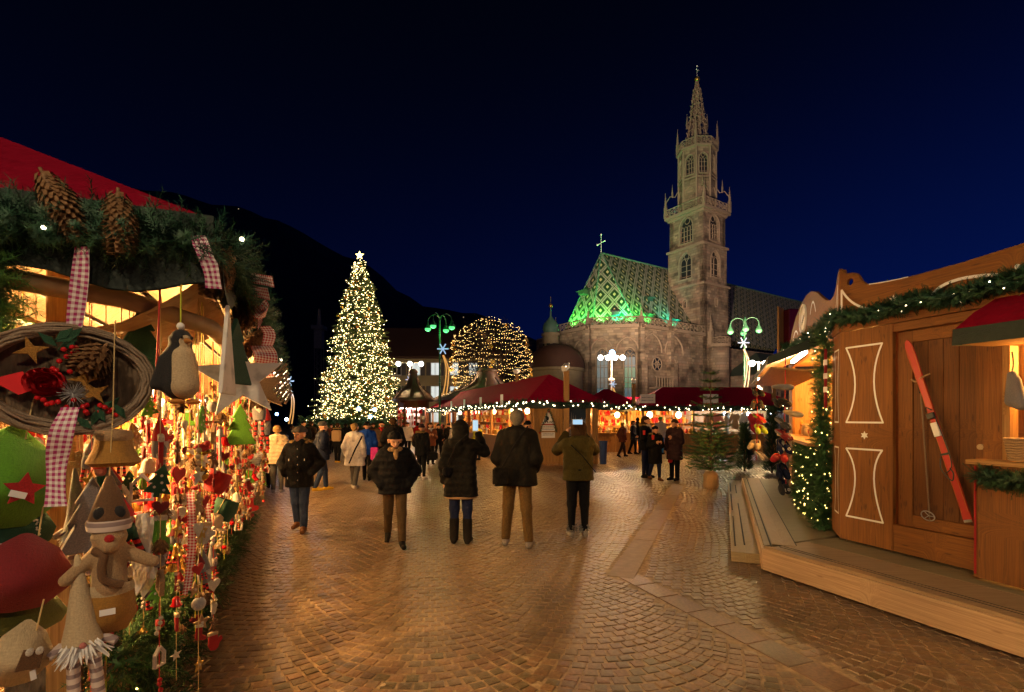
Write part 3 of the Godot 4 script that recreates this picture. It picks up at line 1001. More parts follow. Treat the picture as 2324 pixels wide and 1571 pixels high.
# a wall of width w and height h, its foot at y0, with pointed windows [centre, width, sill, springing, glass, mullions]
func wall_face(root: Node3D, xf: Transform3D, w: float, y0: float, h: float, wins: Array, th := 0.9, m: Material = null) -> MeshInstance3D:
	var b := B.new()
	var x := 0.0
	for q in wins:
		var x0: float = q[0] - q[1] * 0.5
		var x1: float = q[0] + q[1] * 0.5
		b.box(Vector3((x + x0) * 0.5, y0 + h * 0.5, -th * 0.5), Vector3(x0 - x, h, th))
		b.box(Vector3(q[0], (y0 + q[2]) * 0.5, -th * 0.5), Vector3(q[1], q[2] - y0, th))
		var a := arch(q[1], q[3])
		var half := a.size() / 2
		for sd in 2:
			var poly := PackedVector2Array()
			for i in range(half + 1):
				var p: Vector2 = a[i] if sd == 0 else a[a.size() - 1 - i]
				poly.append(Vector2(q[0] + p.x, p.y))
			poly.append(Vector2(q[0], y0 + h))
			poly.append(Vector2(x0 if sd == 0 else x1, y0 + h))
			b.prism(poly, th, Transform3D(Basis.IDENTITY, Vector3(0, 0, -th * 0.5)))
		x = x1
	b.box(Vector3((x + w) * 0.5, y0 + h * 0.5, -th * 0.5), Vector3(w - x, h, th))
	var wall := obj("wall", b, m if m else M.masonry, root, xf)
	for q in wins:
		var poly := PackedVector2Array([Vector2(q[1] * 0.5, q[2]), Vector2(-q[1] * 0.5, q[2])])
		var a := arch(q[1], q[3])
		for p in a: poly.append(p)
		var gb := B.new()
		gb.prism(poly, 0.06, Transform3D(Basis.IDENTITY, Vector3(q[0], 0, -th * 0.62)))
		var g := obj("window", gb, M.leaded, wall)
		if q[4] is Array:   # lit panes between the mullions, row by row
			var rows: Array = q[4]
			var nc := 3
			var y := float(q[2])
			var ph: float = (q[3] - q[2]) / rows.size()
			for rr in rows.size():
				for c in nc:
					var pb := B.new()
					pb.box(Vector3(q[0] - q[1] * 0.5 + q[1] * (c + 0.5) / nc, y + ph * 0.5, -th * 0.62 + 0.05), Vector3(q[1] / nc - 0.1, ph - 0.1, 0.03))
					obj("pane", pb, rows[rr], g)
				y += ph
		var mb := B.new()
		var n: int = q[5]
		for i in range(1, n): mb.box(Vector3(q[0] - q[1] * 0.5 + q[1] * i / n, (q[2] + q[3]) * 0.5, -th * 0.45), Vector3(0.1, q[3] - q[2], 0.14))
		for i in 3: mb.box(Vector3(q[0], lerpf(q[2], q[3], (i + 0.5) / 3.0), -th * 0.45), Vector3(q[1], 0.07, 0.06))
		for i in n:   # little arches and a ring of tracery
			var sub := []
			for p in arch(q[1] / n - 0.08, q[3], 4): sub.append(Vector3(q[0] - q[1] * 0.5 + q[1] * (i + 0.5) / n + p.x, p.y, -th * 0.45))
			mb.tube(sub, 0.06, 4)
		var ring := []
		for i in 13: ring.append(Vector3(q[0] + cos(i * TAU / 12) * q[1] * 0.2, q[3] + q[1] * 0.5 + sin(i * TAU / 12) * q[1] * 0.2, -th * 0.45))
		mb.tube(ring, 0.06, 4)
		obj("tracery", mb, M.carved, wall)
		var fb := B.new()
		var fr := []
		for p in a: fr.append(Vector3(q[0] + p.x * 1.12, p.y + 0.1, 0.0))
		fr.push_front(Vector3(q[0] - q[1] * 0.56, q[2], 0))
		fr.append(Vector3(q[0] + q[1] * 0.56, q[2], 0))
		fb.tube(fr, 0.13, 5)
		fb.box(Vector3(q[0], q[2] - 0.08, 0.05), Vector3(q[1] * 1.25, 0.18, 0.3))
		obj("moulding", fb, M.carved, wall)
	return wall
func lattice_rail(b: B, a: Vector3, c: Vector3, h: float, step: float) -> void:
	var n := maxi(1, int(round((c - a).length() / step)))
	for y in [0.0, h]: b.tube([a + Vector3(0, y, 0), c + Vector3(0, y, 0)], 0.1, 4)
	for i in n + 1:
		var p := a.lerp(c, float(i) / n)
		b.cyl(p, p + Vector3(0, h, 0), 0.06, -1, 4, false)
		if i < n:
			var q := a.lerp(c, float(i + 1) / n)
			b.tube([p, q + Vector3(0, h, 0)], 0.045, 4)
			b.tube([q, p + Vector3(0, h, 0)], 0.045, 4)
			var m := (p + q) * 0.5 + Vector3(0, h * 0.5, 0)
			var dv := (q - p).normalized() * h * 0.26
			b.tube([m + dv, m + Vector3(0, h * 0.26, 0), m - dv, m - Vector3(0, h * 0.26, 0), m + dv], 0.045, 4)
func pinnacle(b: B, p: Vector3, h: float, w: float) -> void:
	b.box(p + Vector3(0, h * 0.22, 0), Vector3(w, h * 0.44, w))
	b.cyl(p + Vector3(0, h * 0.44, 0), p + Vector3(0, h, 0), w * 0.55, 0.02, 4, false)
	for i in 4:
		for s in [-1, 1]:
			var y := h * (0.5 + i * 0.1)
			var r := w * 0.55 * (0.9 - i * 0.2) + 0.05
			b.ball(p + Vector3(s * r, y, 0), Vector3.ONE * w * 0.14, 5, 3)
			b.ball(p + Vector3(0, y, s * r), Vector3.ONE * w * 0.14, 5, 3)
	b.ball(p + Vector3(0, h, 0), Vector3.ONE * w * 0.22, 6, 4)

func build_church() -> void:
	var TH := deg_to_rad(34.0)
	var ch := thing("cathedral", "large stone cathedral with lozenge patterned tile roof and polygonal choir", "cathedral", Vector3(17.2, 0, -86), TH)
	var e := 15.6       # eaves
	var ap := 9.17
	var hs := 3.8
	var rows_w := [M.glass_pale, M.glass_blue, M.glass_blue, M.glass_pale, M.glass_blue]
	var rows_l := [M.glass_blue, M.glass_blue, M.glass_pale, M.glass_blue, M.glass_blue]
	var rows_g := [M.glass_blue, M.glass_blue, M.glass_green, M.glass_green, M.glass_blue]
	# corners going round: far left, end left, end right, near, then along the near wall to the tower
	var c := [Vector2(-ap, -hs), Vector2(-ap, hs), Vector2(-hs, ap), Vector2(11.6, ap)]
	for i in 3:
		var d: Vector2 = c[i + 1] - c[i]
		var w := d.length()
		var xf := Transform3D(Basis(Vector3.UP, -atan2(d.y, d.x)), Vector3(c[i].x, 0, c[i].y))
		var wins: Array = [[[w * 0.5, 1.6, 3.2, 10.9, null, 3]], [[w * 0.26, 1.65, 3.0, 10.8, rows_l, 3], [w * 0.8, 1.65, 3.0, 10.8, rows_g, 3]], [[7.4, 1.7, 3.4, 9.6, null, 3]]][i]
		var wall := wall_face(ch, xf, w, 0.0, e, wins)
		var tr := B.new()
		tr.box(Vector3(w * 0.5, e - 0.25, 0.15), Vector3(w, 0.5, 0.5))
		obj("cornice", tr, M.carved, wall)
		tr = B.new()
		tr.box(Vector3(w * 0.5, 2.4, 0.12), Vector3(w, 0.3, 0.4))
		obj("string_course", tr, M.carved, wall)
		for q in 2:   # blind arches above the windows
			var n2: float = w / (2.0 if i < 2 else 3.0)
			var ar := []
			for p in arch(n2 * 0.86, 11.6, 6, 0.7): ar.append(Vector3(n2 * (q + 0.5) + p.x, p.y, 0.03))
			tr = B.new()
			tr.tube(ar, 0.16, 5)
			obj("blind_arch", tr, M.carved, wall)
		var rb := B.new()
		lattice_rail(rb, Vector3(0.1, e + 0.02, 0.2), Vector3(w - 0.1, e + 0.02, 0.2), 1.1, 0.95)
		obj("balustrade", rb, M.carved, wall)
		if i == 2:
			var ro := B.new()
			ro.cyl(Vector3(3.6, 9.8, -0.1), Vector3(3.6, 9.8, 0.06), 1.0, -1, 20)
			var rw := obj("rose_window", ro, M.leaded, wall)
			var rt := B.new()
			for k in 6: rt.tube([Vector3(3.6, 9.8, 0.1), Vector3(3.6 + cos(k * TAU / 6), 9.8 + sin(k * TAU / 6), 0.1)], 0.07, 4)
			for r in [0.45, 1.05]:
				var rg := []
				for k in 21: rg.append(Vector3(3.6 + cos(k * TAU / 20) * r, 9.8 + sin(k * TAU / 20) * r, 0.1))
				rt.tube(rg, 0.1 if r > 1 else 0.06, 5)
			obj("tracery", rt, M.carved, rw)
			var bal := B.new()
			bal.box(Vector3(4.2, 6.1, 0.7), Vector3(4.6, 0.3, 1.4))
			bal.box(Vector3(4.2, 7.7, 1.3), Vector3(4.6, 0.2, 0.3))
			for k in 8: bal.cyl(Vector3(2.1 + k * 0.6, 6.2, 1.3), Vector3(2.1 + k * 0.6, 7.6, 1.3), 0.12, 0.1, 6)
			obj("balcony", bal, M.carved, wall)
			var pt := B.new()
			var ar := []
			for k in 13: ar.append(Vector3(4.4 - cos(k * PI / 12) * 2.2, 3.2 + sin(k * PI / 12) * 2.0, 0.2))
			pt.tube(ar, 0.3, 5)
			obj("portal_arch", pt, M.carved, wall)
	# buttresses with pinnacles at the corners
	for i in 4:
		var d: Vector2 = (c[i] if i < 3 else Vector2(8.0, ap)).normalized()
		var p: Vector2 = c[i] if i < 3 else Vector2(2.6, ap)
		if i == 3: d = Vector2(0, 1)
		var b := B.new()
		var bs := Basis(Vector3.UP, -atan2(d.y, d.x))
		b.box(Vector3(p.x + d.x * 0.7, 5.0, p.y + d.y * 0.7), Vector3(1.4, 10.0, 0.9), bs)
		b.box(Vector3(p.x + d.x * 0.35, 12.8, p.y + d.y * 0.35), Vector3(0.8, 5.6, 0.7), bs)
		b.box(Vector3(p.x + d.x * 0.9, 15.2, p.y + d.y * 0.9), Vector3(1.6, 0.3, 0.3), bs)
		pinnacle(b, Vector3(p.x + d.x * 0.3, e, p.y + d.y * 0.3), 2.4, 0.5)
		obj("buttress", b, M.masonry, ch)
	# the tiled roof: each slope its own sheet, lozenges 2.15 m wide and 3 m long
	var top := Vector3(-3.0, 28.8, 0)
	var far := Vector3(62, 28.8, 0)
	var a2 := 8.2
	var h2 := 3.4
	var slopes := [[Vector3(-a2, e, -h2), Vector3(-a2, e, h2), top], [Vector3(-a2, e, h2), Vector3(-h2, e, a2), top], [Vector3(-h2, e, a2), Vector3(12.4, e, a2), Vector3(12.4, 28.8, 0), top],
		[Vector3(12.4, e, a2), Vector3(62, e - 2.0, a2 + 1.2), far, Vector3(12.4, 28.8, 0)], [Vector3(62, e, -a2), Vector3(-h2, e, -a2), top, far], [Vector3(-h2, e, -a2), Vector3(-a2, e, -h2), top]]
	for i in slopes.size():
		var q: Array = slopes[i]
		var p0: Vector3 = q[0]
		var ax: Vector3 = (q[1] - p0).normalized()
		var nn: Vector3 = ax.cross(q[2] - p0).normalized()
		var ay := nn.cross(ax)
		var uvs := []
		for p in q: uvs.append(Vector2((p - (q[0] + q[1]) * 0.5).dot(ax) / 2.15, (p - p0).dot(ay) / 3.0))
		var b := B.new()
		b.quad_uv(q, uvs, Vector3(0, 1, 0))
		obj("roof_slope", b, M.roof_tiles, ch)
	var hip := B.new()
	for p in [Vector3(-a2, e, -h2), Vector3(-a2, e, h2), Vector3(-h2, e, a2)]:
		for i in 60: hip.ball(top.lerp(p, i / 59.0) + Vector3(0, 0.05, 0), Vector3(0.13, 0.13, 0.13), 5, 3)
	hip.tube([top, far], 0.16, 5)
	obj("ridge_tiles", hip, M.copper, ch)
	for q in [[Vector3(-6.7, 17.2, 6.9), -PI * 0.25], [Vector3(0.6, 17.3, 8.2), 0.0], [Vector3(-7.9, 21.5, -0.4), -PI * 0.5], [Vector3(3.4, 20.7, 5.7), 0.0], [Vector3(7.5, 17.0, 8.6), 0.0]]:
		var b := B.new()
		b.box(Vector3(0, 0.35, -0.9), Vector3(1.2, 0.7, 1.9))
		b.box(Vector3(0, 0.8, -0.7), Vector3(1.5, 0.12, 2.3), Basis(Vector3.RIGHT, 0.32))
		obj("dormer", b, M.slate, ch, Transform3D(Basis(Vector3.UP, -q[1] if q[1] > 0 else q[1]), (q[0] as Vector3) * Vector3(0.9, 1, 0.9)))
	var cr := B.new()
	cr.cyl(top, top + Vector3(0, 2.9, 0), 0.07, 0.05, 6)
	cr.tube([top + Vector3(0, 1.55, -0.8), top + Vector3(0, 1.75, 0.8)], 0.06, 5)
	for p in [Vector3(0, 3.0, 0), Vector3(0, 1.55, -0.85), Vector3(0, 1.75, 0.85)]: cr.ball(top + p, Vector3.ONE * 0.16, 6, 4)
	obj("ridge_cross", cr, M.white_paint, ch)
	# nave beyond the tower
	var nv := B.new()
	nv.box(Vector3(39, 6.7, 0), Vector3(46, 13.4, 20.6))
	nv.box(Vector3(2, 7.5, -5), Vector3(24, 15.0, 7.0))
	obj("nave_wall", nv, M.masonry, ch)
	# ---- the tower, rising from the near side
	var t0 := Vector3(11.6, 0, 2.1)
	var tw := 6.1        # along the nave
	var td := 6.9        # towards the square
	var tower := thing("bell_tower", "tall Gothic stone bell tower with openwork spire and golden ball", "tower", ch.transform * (t0 + Vector3(tw * 0.5, 0, td * 0.5)), TH)
	var hx := tw * 0.5
	var hz := td * 0.5
	var stages := [[0.0, 24.0, 0.35], [24.0, 6.7, 0.18], [30.7, 5.6, 0.0]]
	for s in 3:
		var q: Array = stages[s]
		var g: float = q[2]
		for f in 4:
			var wd: float = (td if f % 2 == 0 else tw) + g * 2.0
			var off: float = (hx if f % 2 == 0 else hz) + g
			var bs := Basis(Vector3.UP, [-PI * 0.5, 0.0, PI * 0.5, PI][f])
			var xf := Transform3D(bs, bs * Vector3(-wd * 0.5, 0, off))
			var wins: Array = [[[wd * 0.5, 0.7, 20.4, 21.3, null, 1]], [[wd * 0.5, 2.3, 25.4, 28.2, null, 2]], [[wd * 0.5, 2.5, 31.6, 34.2, null, 4]]][s]
			wall_face(tower, xf, wd, q[0], q[1], wins, 0.8)
		var b := B.new()
		b.box(Vector3(0, q[0] + q[1], 0), Vector3(tw + g * 2 + 0.5, 0.35, td + g * 2 + 0.5))
		obj("string_course", b, M.carved, tower)
	var gl := B.new()
	gl.box(Vector3(0, 36.75, 0), Vector3(tw + 1.3, 0.5, td + 1.3))
	for i in 4:
		var k := [[-1, -1], [1, -1], [1, 1], [-1, 1], [-1, -1]]
		lattice_rail(gl, Vector3(k[i][0] * (hx + 0.55), 37.0, k[i][1] * (hz + 0.55)), Vector3(k[i + 1][0] * (hx + 0.55), 37.0, k[i + 1][1] * (hz + 0.55)), 1.3, 1.0)
		var p := Vector3(k[i][0] * (hx + 0.5), 37.0, k[i][1] * (hz + 0.5))
		pinnacle(gl, p, 4.4, 0.42)
		gl.tube([p + Vector3(0, 2.6, 0), p * Vector3(0.85, 1, 0.85) + Vector3(0, 3.8, 0), p * Vector3(0.7, 1, 0.7) + Vector3(0, 3.6, 0), p * Vector3(0.55, 1, 0.55) + Vector3(0, 5.0, 0)], 0.09, 5)
		pinnacle(gl, p * Vector3(0.78, 1, 0.78) + Vector3(0, 3.6, 0), 2.2, 0.2)
	obj("gallery", gl, M.carved, tower)
	var oc := 2.85
	var side := oc * 2.0 * tan(PI / 8)
	for f in 8:
		var bs := Basis(Vector3.UP, f * PI / 4 + 0.21)
		var xf := Transform3D(bs, bs * Vector3(-side * 0.5, 0, oc))
		wall_face(tower, xf, side, 36.7, 11.2, [[side * 0.5, 1.4, 43.2, 45.6, null, 3]], 0.5)
		var b := B.new()
		b.cyl(bs * Vector3(side * 0.5, 36.7, oc), bs * Vector3(side * 0.5, 48.6, oc), 0.22, 0.2, 5)
		var ar := []
		for p in arch(1.6, 40.0, 5): ar.append(bs * Vector3(p.x, p.y, oc + 0.05))
		b.tube(ar, 0.1, 4)
		b.box(bs * Vector3(0, 42.6, oc), Vector3(side, 0.2, 0.3), bs)
		b.box(bs * Vector3(0, 47.9, oc + 0.1), Vector3(side + 0.3, 0.35, 0.6), bs)
		lattice_rail(b, bs * Vector3(-side * 0.55, 48.1, oc + 0.25), bs * Vector3(side * 0.55, 48.1, oc + 0.25), 1.2, 0.8)
		if f % 2 == 0: pinnacle(b, bs * Vector3(side * 0.5, 48.0, oc + 0.2), 4.8, 0.4)
		obj("octagon_shaft", b, M.carved, tower)
	var sp := B.new()
	for f in 8:
		var a := f * PI / 4 + 0.6
		var dv := Vector3(cos(a), 0, sin(a))
		sp.tube([dv * 2.15 + Vector3(0, 48, 0), dv * 1.25 + Vector3(0, 53, 0), dv * 0.22 + Vector3(0, 60.5, 0)], 0.17, 5, 0.1)
		for i in 12:
			var y := 48.6 + i * 0.95
			var r := lerpf(2.1, 0.3, i / 12.0)
			sp.ball(dv * (r + 0.16) + Vector3(0, y, 0), Vector3(0.13, 0.2, 0.13), 5, 3)
		var dn := Vector3(cos(a + PI / 4), 0, sin(a + PI / 4))
		for i in 9:
			var y := 48.8 + i * 1.2
			var r := lerpf(2.08, 0.38, i / 9.0)
			sp.tube([dv * r + Vector3(0, y, 0), (dv + dn).normalized() * r * 0.93 + Vector3(0, y + 0.45, 0), dn * r + Vector3(0, y, 0)], 0.09, 4)
			if i < 6: sp.tube([(dv + dn).normalized() * r * 0.93 + Vector3(0, y, 0), (dv + dn).normalized() * r * 0.84 + Vector3(0, y + 1.2, 0)], 0.06, 4)
		if f % 2 == 0:
			pinnacle(sp, dv * 1.75 + Vector3(0, 52.2, 0), 2.6, 0.25)
			pinnacle(sp, dv * 0.75 + Vector3(0, 56.9, 0), 1.9, 0.2)
	sp.cyl(Vector3(0, 48, 0), Vector3(0, 58, 0), 1.25, 0.15, 8, false)
	sp.cyl(Vector3(0, 57.5, 0), Vector3(0, 60.6, 0), 0.5, 0.12, 8)
	obj("spire", sp, M.carved, tower)
	var fin := B.new()
	fin.ball(Vector3(0, 60.9, 0), Vector3(0.5, 0.45, 0.5), 12, 8)
	obj("golden_ball", fin, M.gold, tower)
	var vane := B.new()
	vane.cyl(Vector3(0, 61.2, 0), Vector3(0, 63.2, 0), 0.035, -1, 5)
	vane.tube([Vector3(-0.6, 62.3, 0.35), Vector3(0.6, 62.9, -0.35)], 0.05, 5)
	for p in [Vector3(-0.6, 62.3, 0.35), Vector3(0.6, 62.9, -0.35), Vector3(0, 63.25, 0)]: vane.ball(p, Vector3.ONE * 0.15, 6, 4)
	obj("weather_vane", vane, M.white_paint, tower)
	# stair turret, low sacristy and its slate roof by the tower's foot
	var tu := thing("stair_turret", "octagonal stone stair turret with traceried parapet at the tower's foot", "turret", ch.transform * Vector3(13.6, 0, 10.6), TH)
	var b := B.new()
	b.cyl(Vector3.ZERO, Vector3(0, 13.6, 0), 1.7, -1, 8)
	obj("wall", b, M.masonry, tu)
	b = B.new()
	for f in 8:
		var a0 := f * PI / 4
		lattice_rail(b, Vector3(cos(a0) * 1.8, 13.7, sin(a0) * 1.8), Vector3(cos(a0 + PI / 4) * 1.8, 13.7, sin(a0 + PI / 4) * 1.8), 1.1, 0.75)
	b.cyl(Vector3(0, 13.3, 0), Vector3(0, 13.7, 0), 1.95, -1, 8)
	pinnacle(b, Vector3(-1.4, 13.7, -0.6), 5.0, 0.7)
	obj("parapet", b, M.carved, tu)
	var sa := thing("sacristy", "low stone building with steep dark roof right of the tower", "building", ch.transform * Vector3(22.0, 0, 13.0), TH)
	wall_face(sa, Transform3D(Basis.IDENTITY, Vector3(-5, 0, 4)), 12, 0, 8.6, [[3.0, 1.2, 3.0, 5.6, null, 2], [8.5, 1.2, 3.0, 5.6, null, 2]], 0.6)
	wall_face(sa, Transform3D(Basis(Vector3.UP, -PI / 2), Vector3(-5, 0, -4)), 8, 0, 8.6, [[4.0, 1.6, 1.0, 4.6, null, 2]], 0.6)
	b = B.new()
	for q in [[Vector3(-5.3, 8.6, 4.3), Vector3(7.3, 8.6, 4.3), Vector3(3, 12.6, 0), Vector3(-1.6, 12.6, 0)], [Vector3(-5.3, 8.6, -4), Vector3(-5.3, 8.6, 4.3), Vector3(-1.6, 12.6, 0)], [Vector3(7.3, 8.6, 4.3), Vector3(7.3, 8.6, -4), Vector3(3, 12.6, 0)]]: b.face(q, Vector3.UP)
	obj("roof", b, M.slate, sa)
	# round chapel with a red dome and its little lantern
	var dm := thing("round_chapel", "round plastered chapel with dark red tiled dome left of the choir", "chapel", at(1262, 946, 72) * Vector3(1, 0, 1))
	b = B.new()
	b.lathe([Vector2(3.75, 0), Vector2(3.75, 8.0), Vector2(4.0, 8.1), Vector2(4.0, 8.45)], 32)
	obj("wall", b, M.plaster, dm)
	b = B.new()
	b.lathe([Vector2(4.05, 8.45), Vector2(3.85, 9.6), Vector2(3.3, 10.7), Vector2(2.3, 11.5), Vector2(1.0, 11.9), Vector2(0, 12.0)], 32)
	obj("dome", b, M.dark_tiles, dm)
	var lt := thing("lantern_turret", "small pale octagonal turret with green onion cap and gold ball", "turret", at(1250, 946, 77) * Vector3(1, 0, 1))
	b = B.new()
	b.cyl(Vector3(0, 0, 0), Vector3(0, 14.0, 0), 1.25, -1, 8)
	b.cyl(Vector3(0, 13.9, 0), Vector3(0, 14.3, 0), 1.45, -1, 8)
	obj("wall", b, M.plaster, lt)
	for k in 8:
		var bs := Basis(Vector3.UP, k * PI / 4 + PI / 8)
		b = B.new()
		b.box(bs * Vector3(0, 11.8, 1.17), Vector3(0.5, 1.7, 0.08), bs)
		obj("window", b, M.leaded, lt)
	b = B.new()
	b.lathe([Vector2(1.0, 14.3), Vector2(1.25, 14.9), Vector2(1.1, 15.7), Vector2(0.5, 16.4), Vector2(0.15, 16.9), Vector2(0.06, 18.4), Vector2(0, 18.4)], 16)
	obj("onion_cap", b, M.copper, lt)
	b = B.new()
	b.ball(Vector3(0, 18.5, 0), Vector3.ONE * 0.32, 8, 6)
	b.cyl(Vector3(0, 18.5, 0), Vector3(0, 19.9, 0), 0.04, -1, 5)
	obj("gold_ball", b, M.gold, lt)
	# green floodlights hidden behind the choir's balustrade, and what they throw on the tiles
	for q in [[Vector3(-8.85, e + 0.75, -1.6), Vector3(-6.2, 20, -0.8), 88.4, Color(0.4, 1.0, 0.4)], [Vector3(-8.85, e + 0.75, 1.6), Vector3(-6.2, 20, 0.9), 88.4, Color(0.3, 1.0, 0.42)], [Vector3(-7.7, e + 0.75, 4.8), Vector3(-5.4, 20, 2.8), 93.6, Color(0.4, 1.0, 0.38)], [Vector3(-5.6, e + 0.75, 6.9), Vector3(-4.2, 20, 4.2), 114.4, Color(0.1, 0.95, 0.6)], [Vector3(-4.2, e + 0.75, 8.3), Vector3(-3.4, 20, 5.0), 88.4, Color(0.25, 1.0, 0.38)], [Vector3(-0.6, e + 0.75, 8.85), Vector3(-0.6, 20, 5.6), 88.4, Color(0.3, 1.0, 0.45)], [Vector3(5.4, e + 0.75, 8.85), Vector3(5.4, 20, 5.6), 104.0, Color(0.1, 0.85, 0.7)]]:
		var wp: Vector3 = ch.transform * q[0]
		var fb := B.new()
		fb.box(Vector3.ZERO, Vector3(0.2, 0.1, 0.14))
		tag(obj("floodlight", fb, M.iron, self, Transform3D(Basis.IDENTITY, wp - Vector3(0, 0.12, 0))), "small floodlight at the choir balustrade", "floodlight", "green floodlights at the roof's foot")
		spot(wp, ch.transform * q[1], q[2] * 1.0, q[3], 54.0, 0.15)

# ---- houses and the mast far behind
func house(label: String, where: Vector3, turn: float, w: float, d: float, h: float, m: Material, storeys: int, cols: int, lit: Array, roof_h := 3.0) -> void:
	var t := thing("house", label, "house", where, turn)
	var b := B.new()
	b.box(Vector3(0, h * 0.5, -d * 0.5), Vector3(w, h, d))
	var wall := obj("wall", b, m, t)
	b = B.new()
	b.box(Vector3(0, h + 0.1, -d * 0.5), Vector3(w + 0.9, 0.3, d + 0.9))
	var k := Vector3(0, h + 0.25, 0)
	for q in [[Vector3(-w * 0.5 - 0.5, 0, 0.5), Vector3(w * 0.5 + 0.5, 0, 0.5), Vector3(w * 0.5 - 2, roof_h, -d * 0.5), Vector3(-w * 0.5 + 2, roof_h, -d * 0.5)], [Vector3(-w * 0.5 - 0.5, 0, -d - 0.5), Vector3(w * 0.5 + 0.5, 0, -d - 0.5), Vector3(w * 0.5 - 2, roof_h, -d * 0.5), Vector3(-w * 0.5 + 2, roof_h, -d * 0.5)],
			[Vector3(-w * 0.5 - 0.5, 0, 0.5), Vector3(-w * 0.5 - 0.5, 0, -d - 0.5), Vector3(-w * 0.5 + 2, roof_h, -d * 0.5)], [Vector3(w * 0.5 + 0.5, 0, 0.5), Vector3(w * 0.5 + 0.5, 0, -d - 0.5), Vector3(w * 0.5 - 2, roof_h, -d * 0.5)]]:
		var p := []
		for e in q: p.append(e + k)
		b.face(p, Vector3.UP)
	obj("roof", b, M.dark_tiles, t)
	var fr := B.new()
	fr.box(Vector3.ZERO, Vector3(1.3, 1.9, 0.12))
	var sh := B.new()
	sh.box(Vector3.ZERO, Vector3(0.6, 1.9, 0.07))
	var pn := B.new()
	for sx in [-0.3, 0.3]: pn.box(Vector3(sx, 0, 0.065), Vector3(0.5, 1.7, 0.03))
	var ms := [fr.mesh(), sh.mesh(), pn.mesh()]
	for s in storeys:
		for c in cols:
			var p := Vector3(-w * 0.5 + w * (c + 0.5) / cols, h * (s + 0.55) / storeys, 0.05)
			var win := obj("window", ms[0], M.white_paint, wall, Transform3D(Basis.IDENTITY, p))
			obj("pane", ms[2], M.leaded if not (s * cols + c) in lit else M.window_lit, win)
			for sx in [-1, 1]: obj("shutter", ms[1], M.felt_gray, wall, Transform3D(Basis.IDENTITY, p + Vector3(sx * 0.98, 0, 0.02)))
		for c in 3:
			var side := Transform3D(Basis(Vector3.UP, -PI / 2), Vector3(-w * 0.5 - 0.05, h * (s + 0.55) / storeys, -d * (c + 0.5) / 3.0))
			obj("pane", ms[2], M.leaded, obj("window", ms[0], M.white_paint, wall, side))
func build_houses() -> void:
	M.window_lit = glow(0.8, 0.85, 0.8, 0.9)
	M.wall_green = mat(0.34, 0.36, 0.28, 0.9)
	M.wall_cream = mat(0.5, 0.42, 0.26, 0.9)
	M.wall_gray = mat(0.26, 0.3, 0.28, 0.9)
	house("pale yellow building with lit windows behind the lamp and the big fir", Vector3(-12.5, 0, -74), 0.02, 22, 12, 10.2, M.wall_cream, 3, 8, [3, 4, 5, 11, 12, 13, 14, 15, 19, 20, 21, 22], 5.2)
	var dirv := Vector3(-0.416, 0, -0.909)
	var p0 := Vector3(-21.5, 0, -40)
	for i in 4:
		var L: float = [13.0, 14.0, 15.0, 18.0][i]
		var c := p0 + dirv * (L * 0.5)
		house(["cream gabled house nearest behind the long stall", "greenish house front second behind the long stall", "grey house front third behind the long stall", "cream house at the far end of the dark row"][i], c, atan2(0.909, -0.416), L - 0.4, 11, [13.6, 12.6, 11.4, 11.0][i], [M.wall_cream, M.wall_green, M.wall_gray, M.wall_cream][i], 4, 5, [], 2.6)
		p0 += dirv * L
	var t := thing("lattice_mast", "thin lattice crane mast with pale block on top against the dark hill", "crane mast", at(724, 946, 120) * Vector3(1, 0, 1))
	var b := B.new()
	for s in [[-1, -1], [1, -1], [1, 1], [-1, 1]]:
		b.cyl(Vector3(s[0] * 0.8, 0, s[1] * 0.8), Vector3(s[0] * 0.8, 18, s[1] * 0.8), 0.1, -1, 4)
		for i in 12: b.tube([Vector3(s[0] * 0.8, i * 1.5, 0.8), Vector3(-s[0] * 0.8, i * 1.5 + 1.5, 0.8)], 0.06, 4)
	obj("mast", b, M.carved, t)
	b = B.new()
	b.box(Vector3(0, 20, 0), Vector3(1.8, 4.5, 1.8))
	b.box(Vector3(0, 22.6, 0), Vector3(2.8, 0.9, 2.8))
	b.cyl(Vector3(0, 23, 0), Vector3(0, 27, 0), 0.6, 0.3, 8)
	obj("block", b, M.plaster, t)

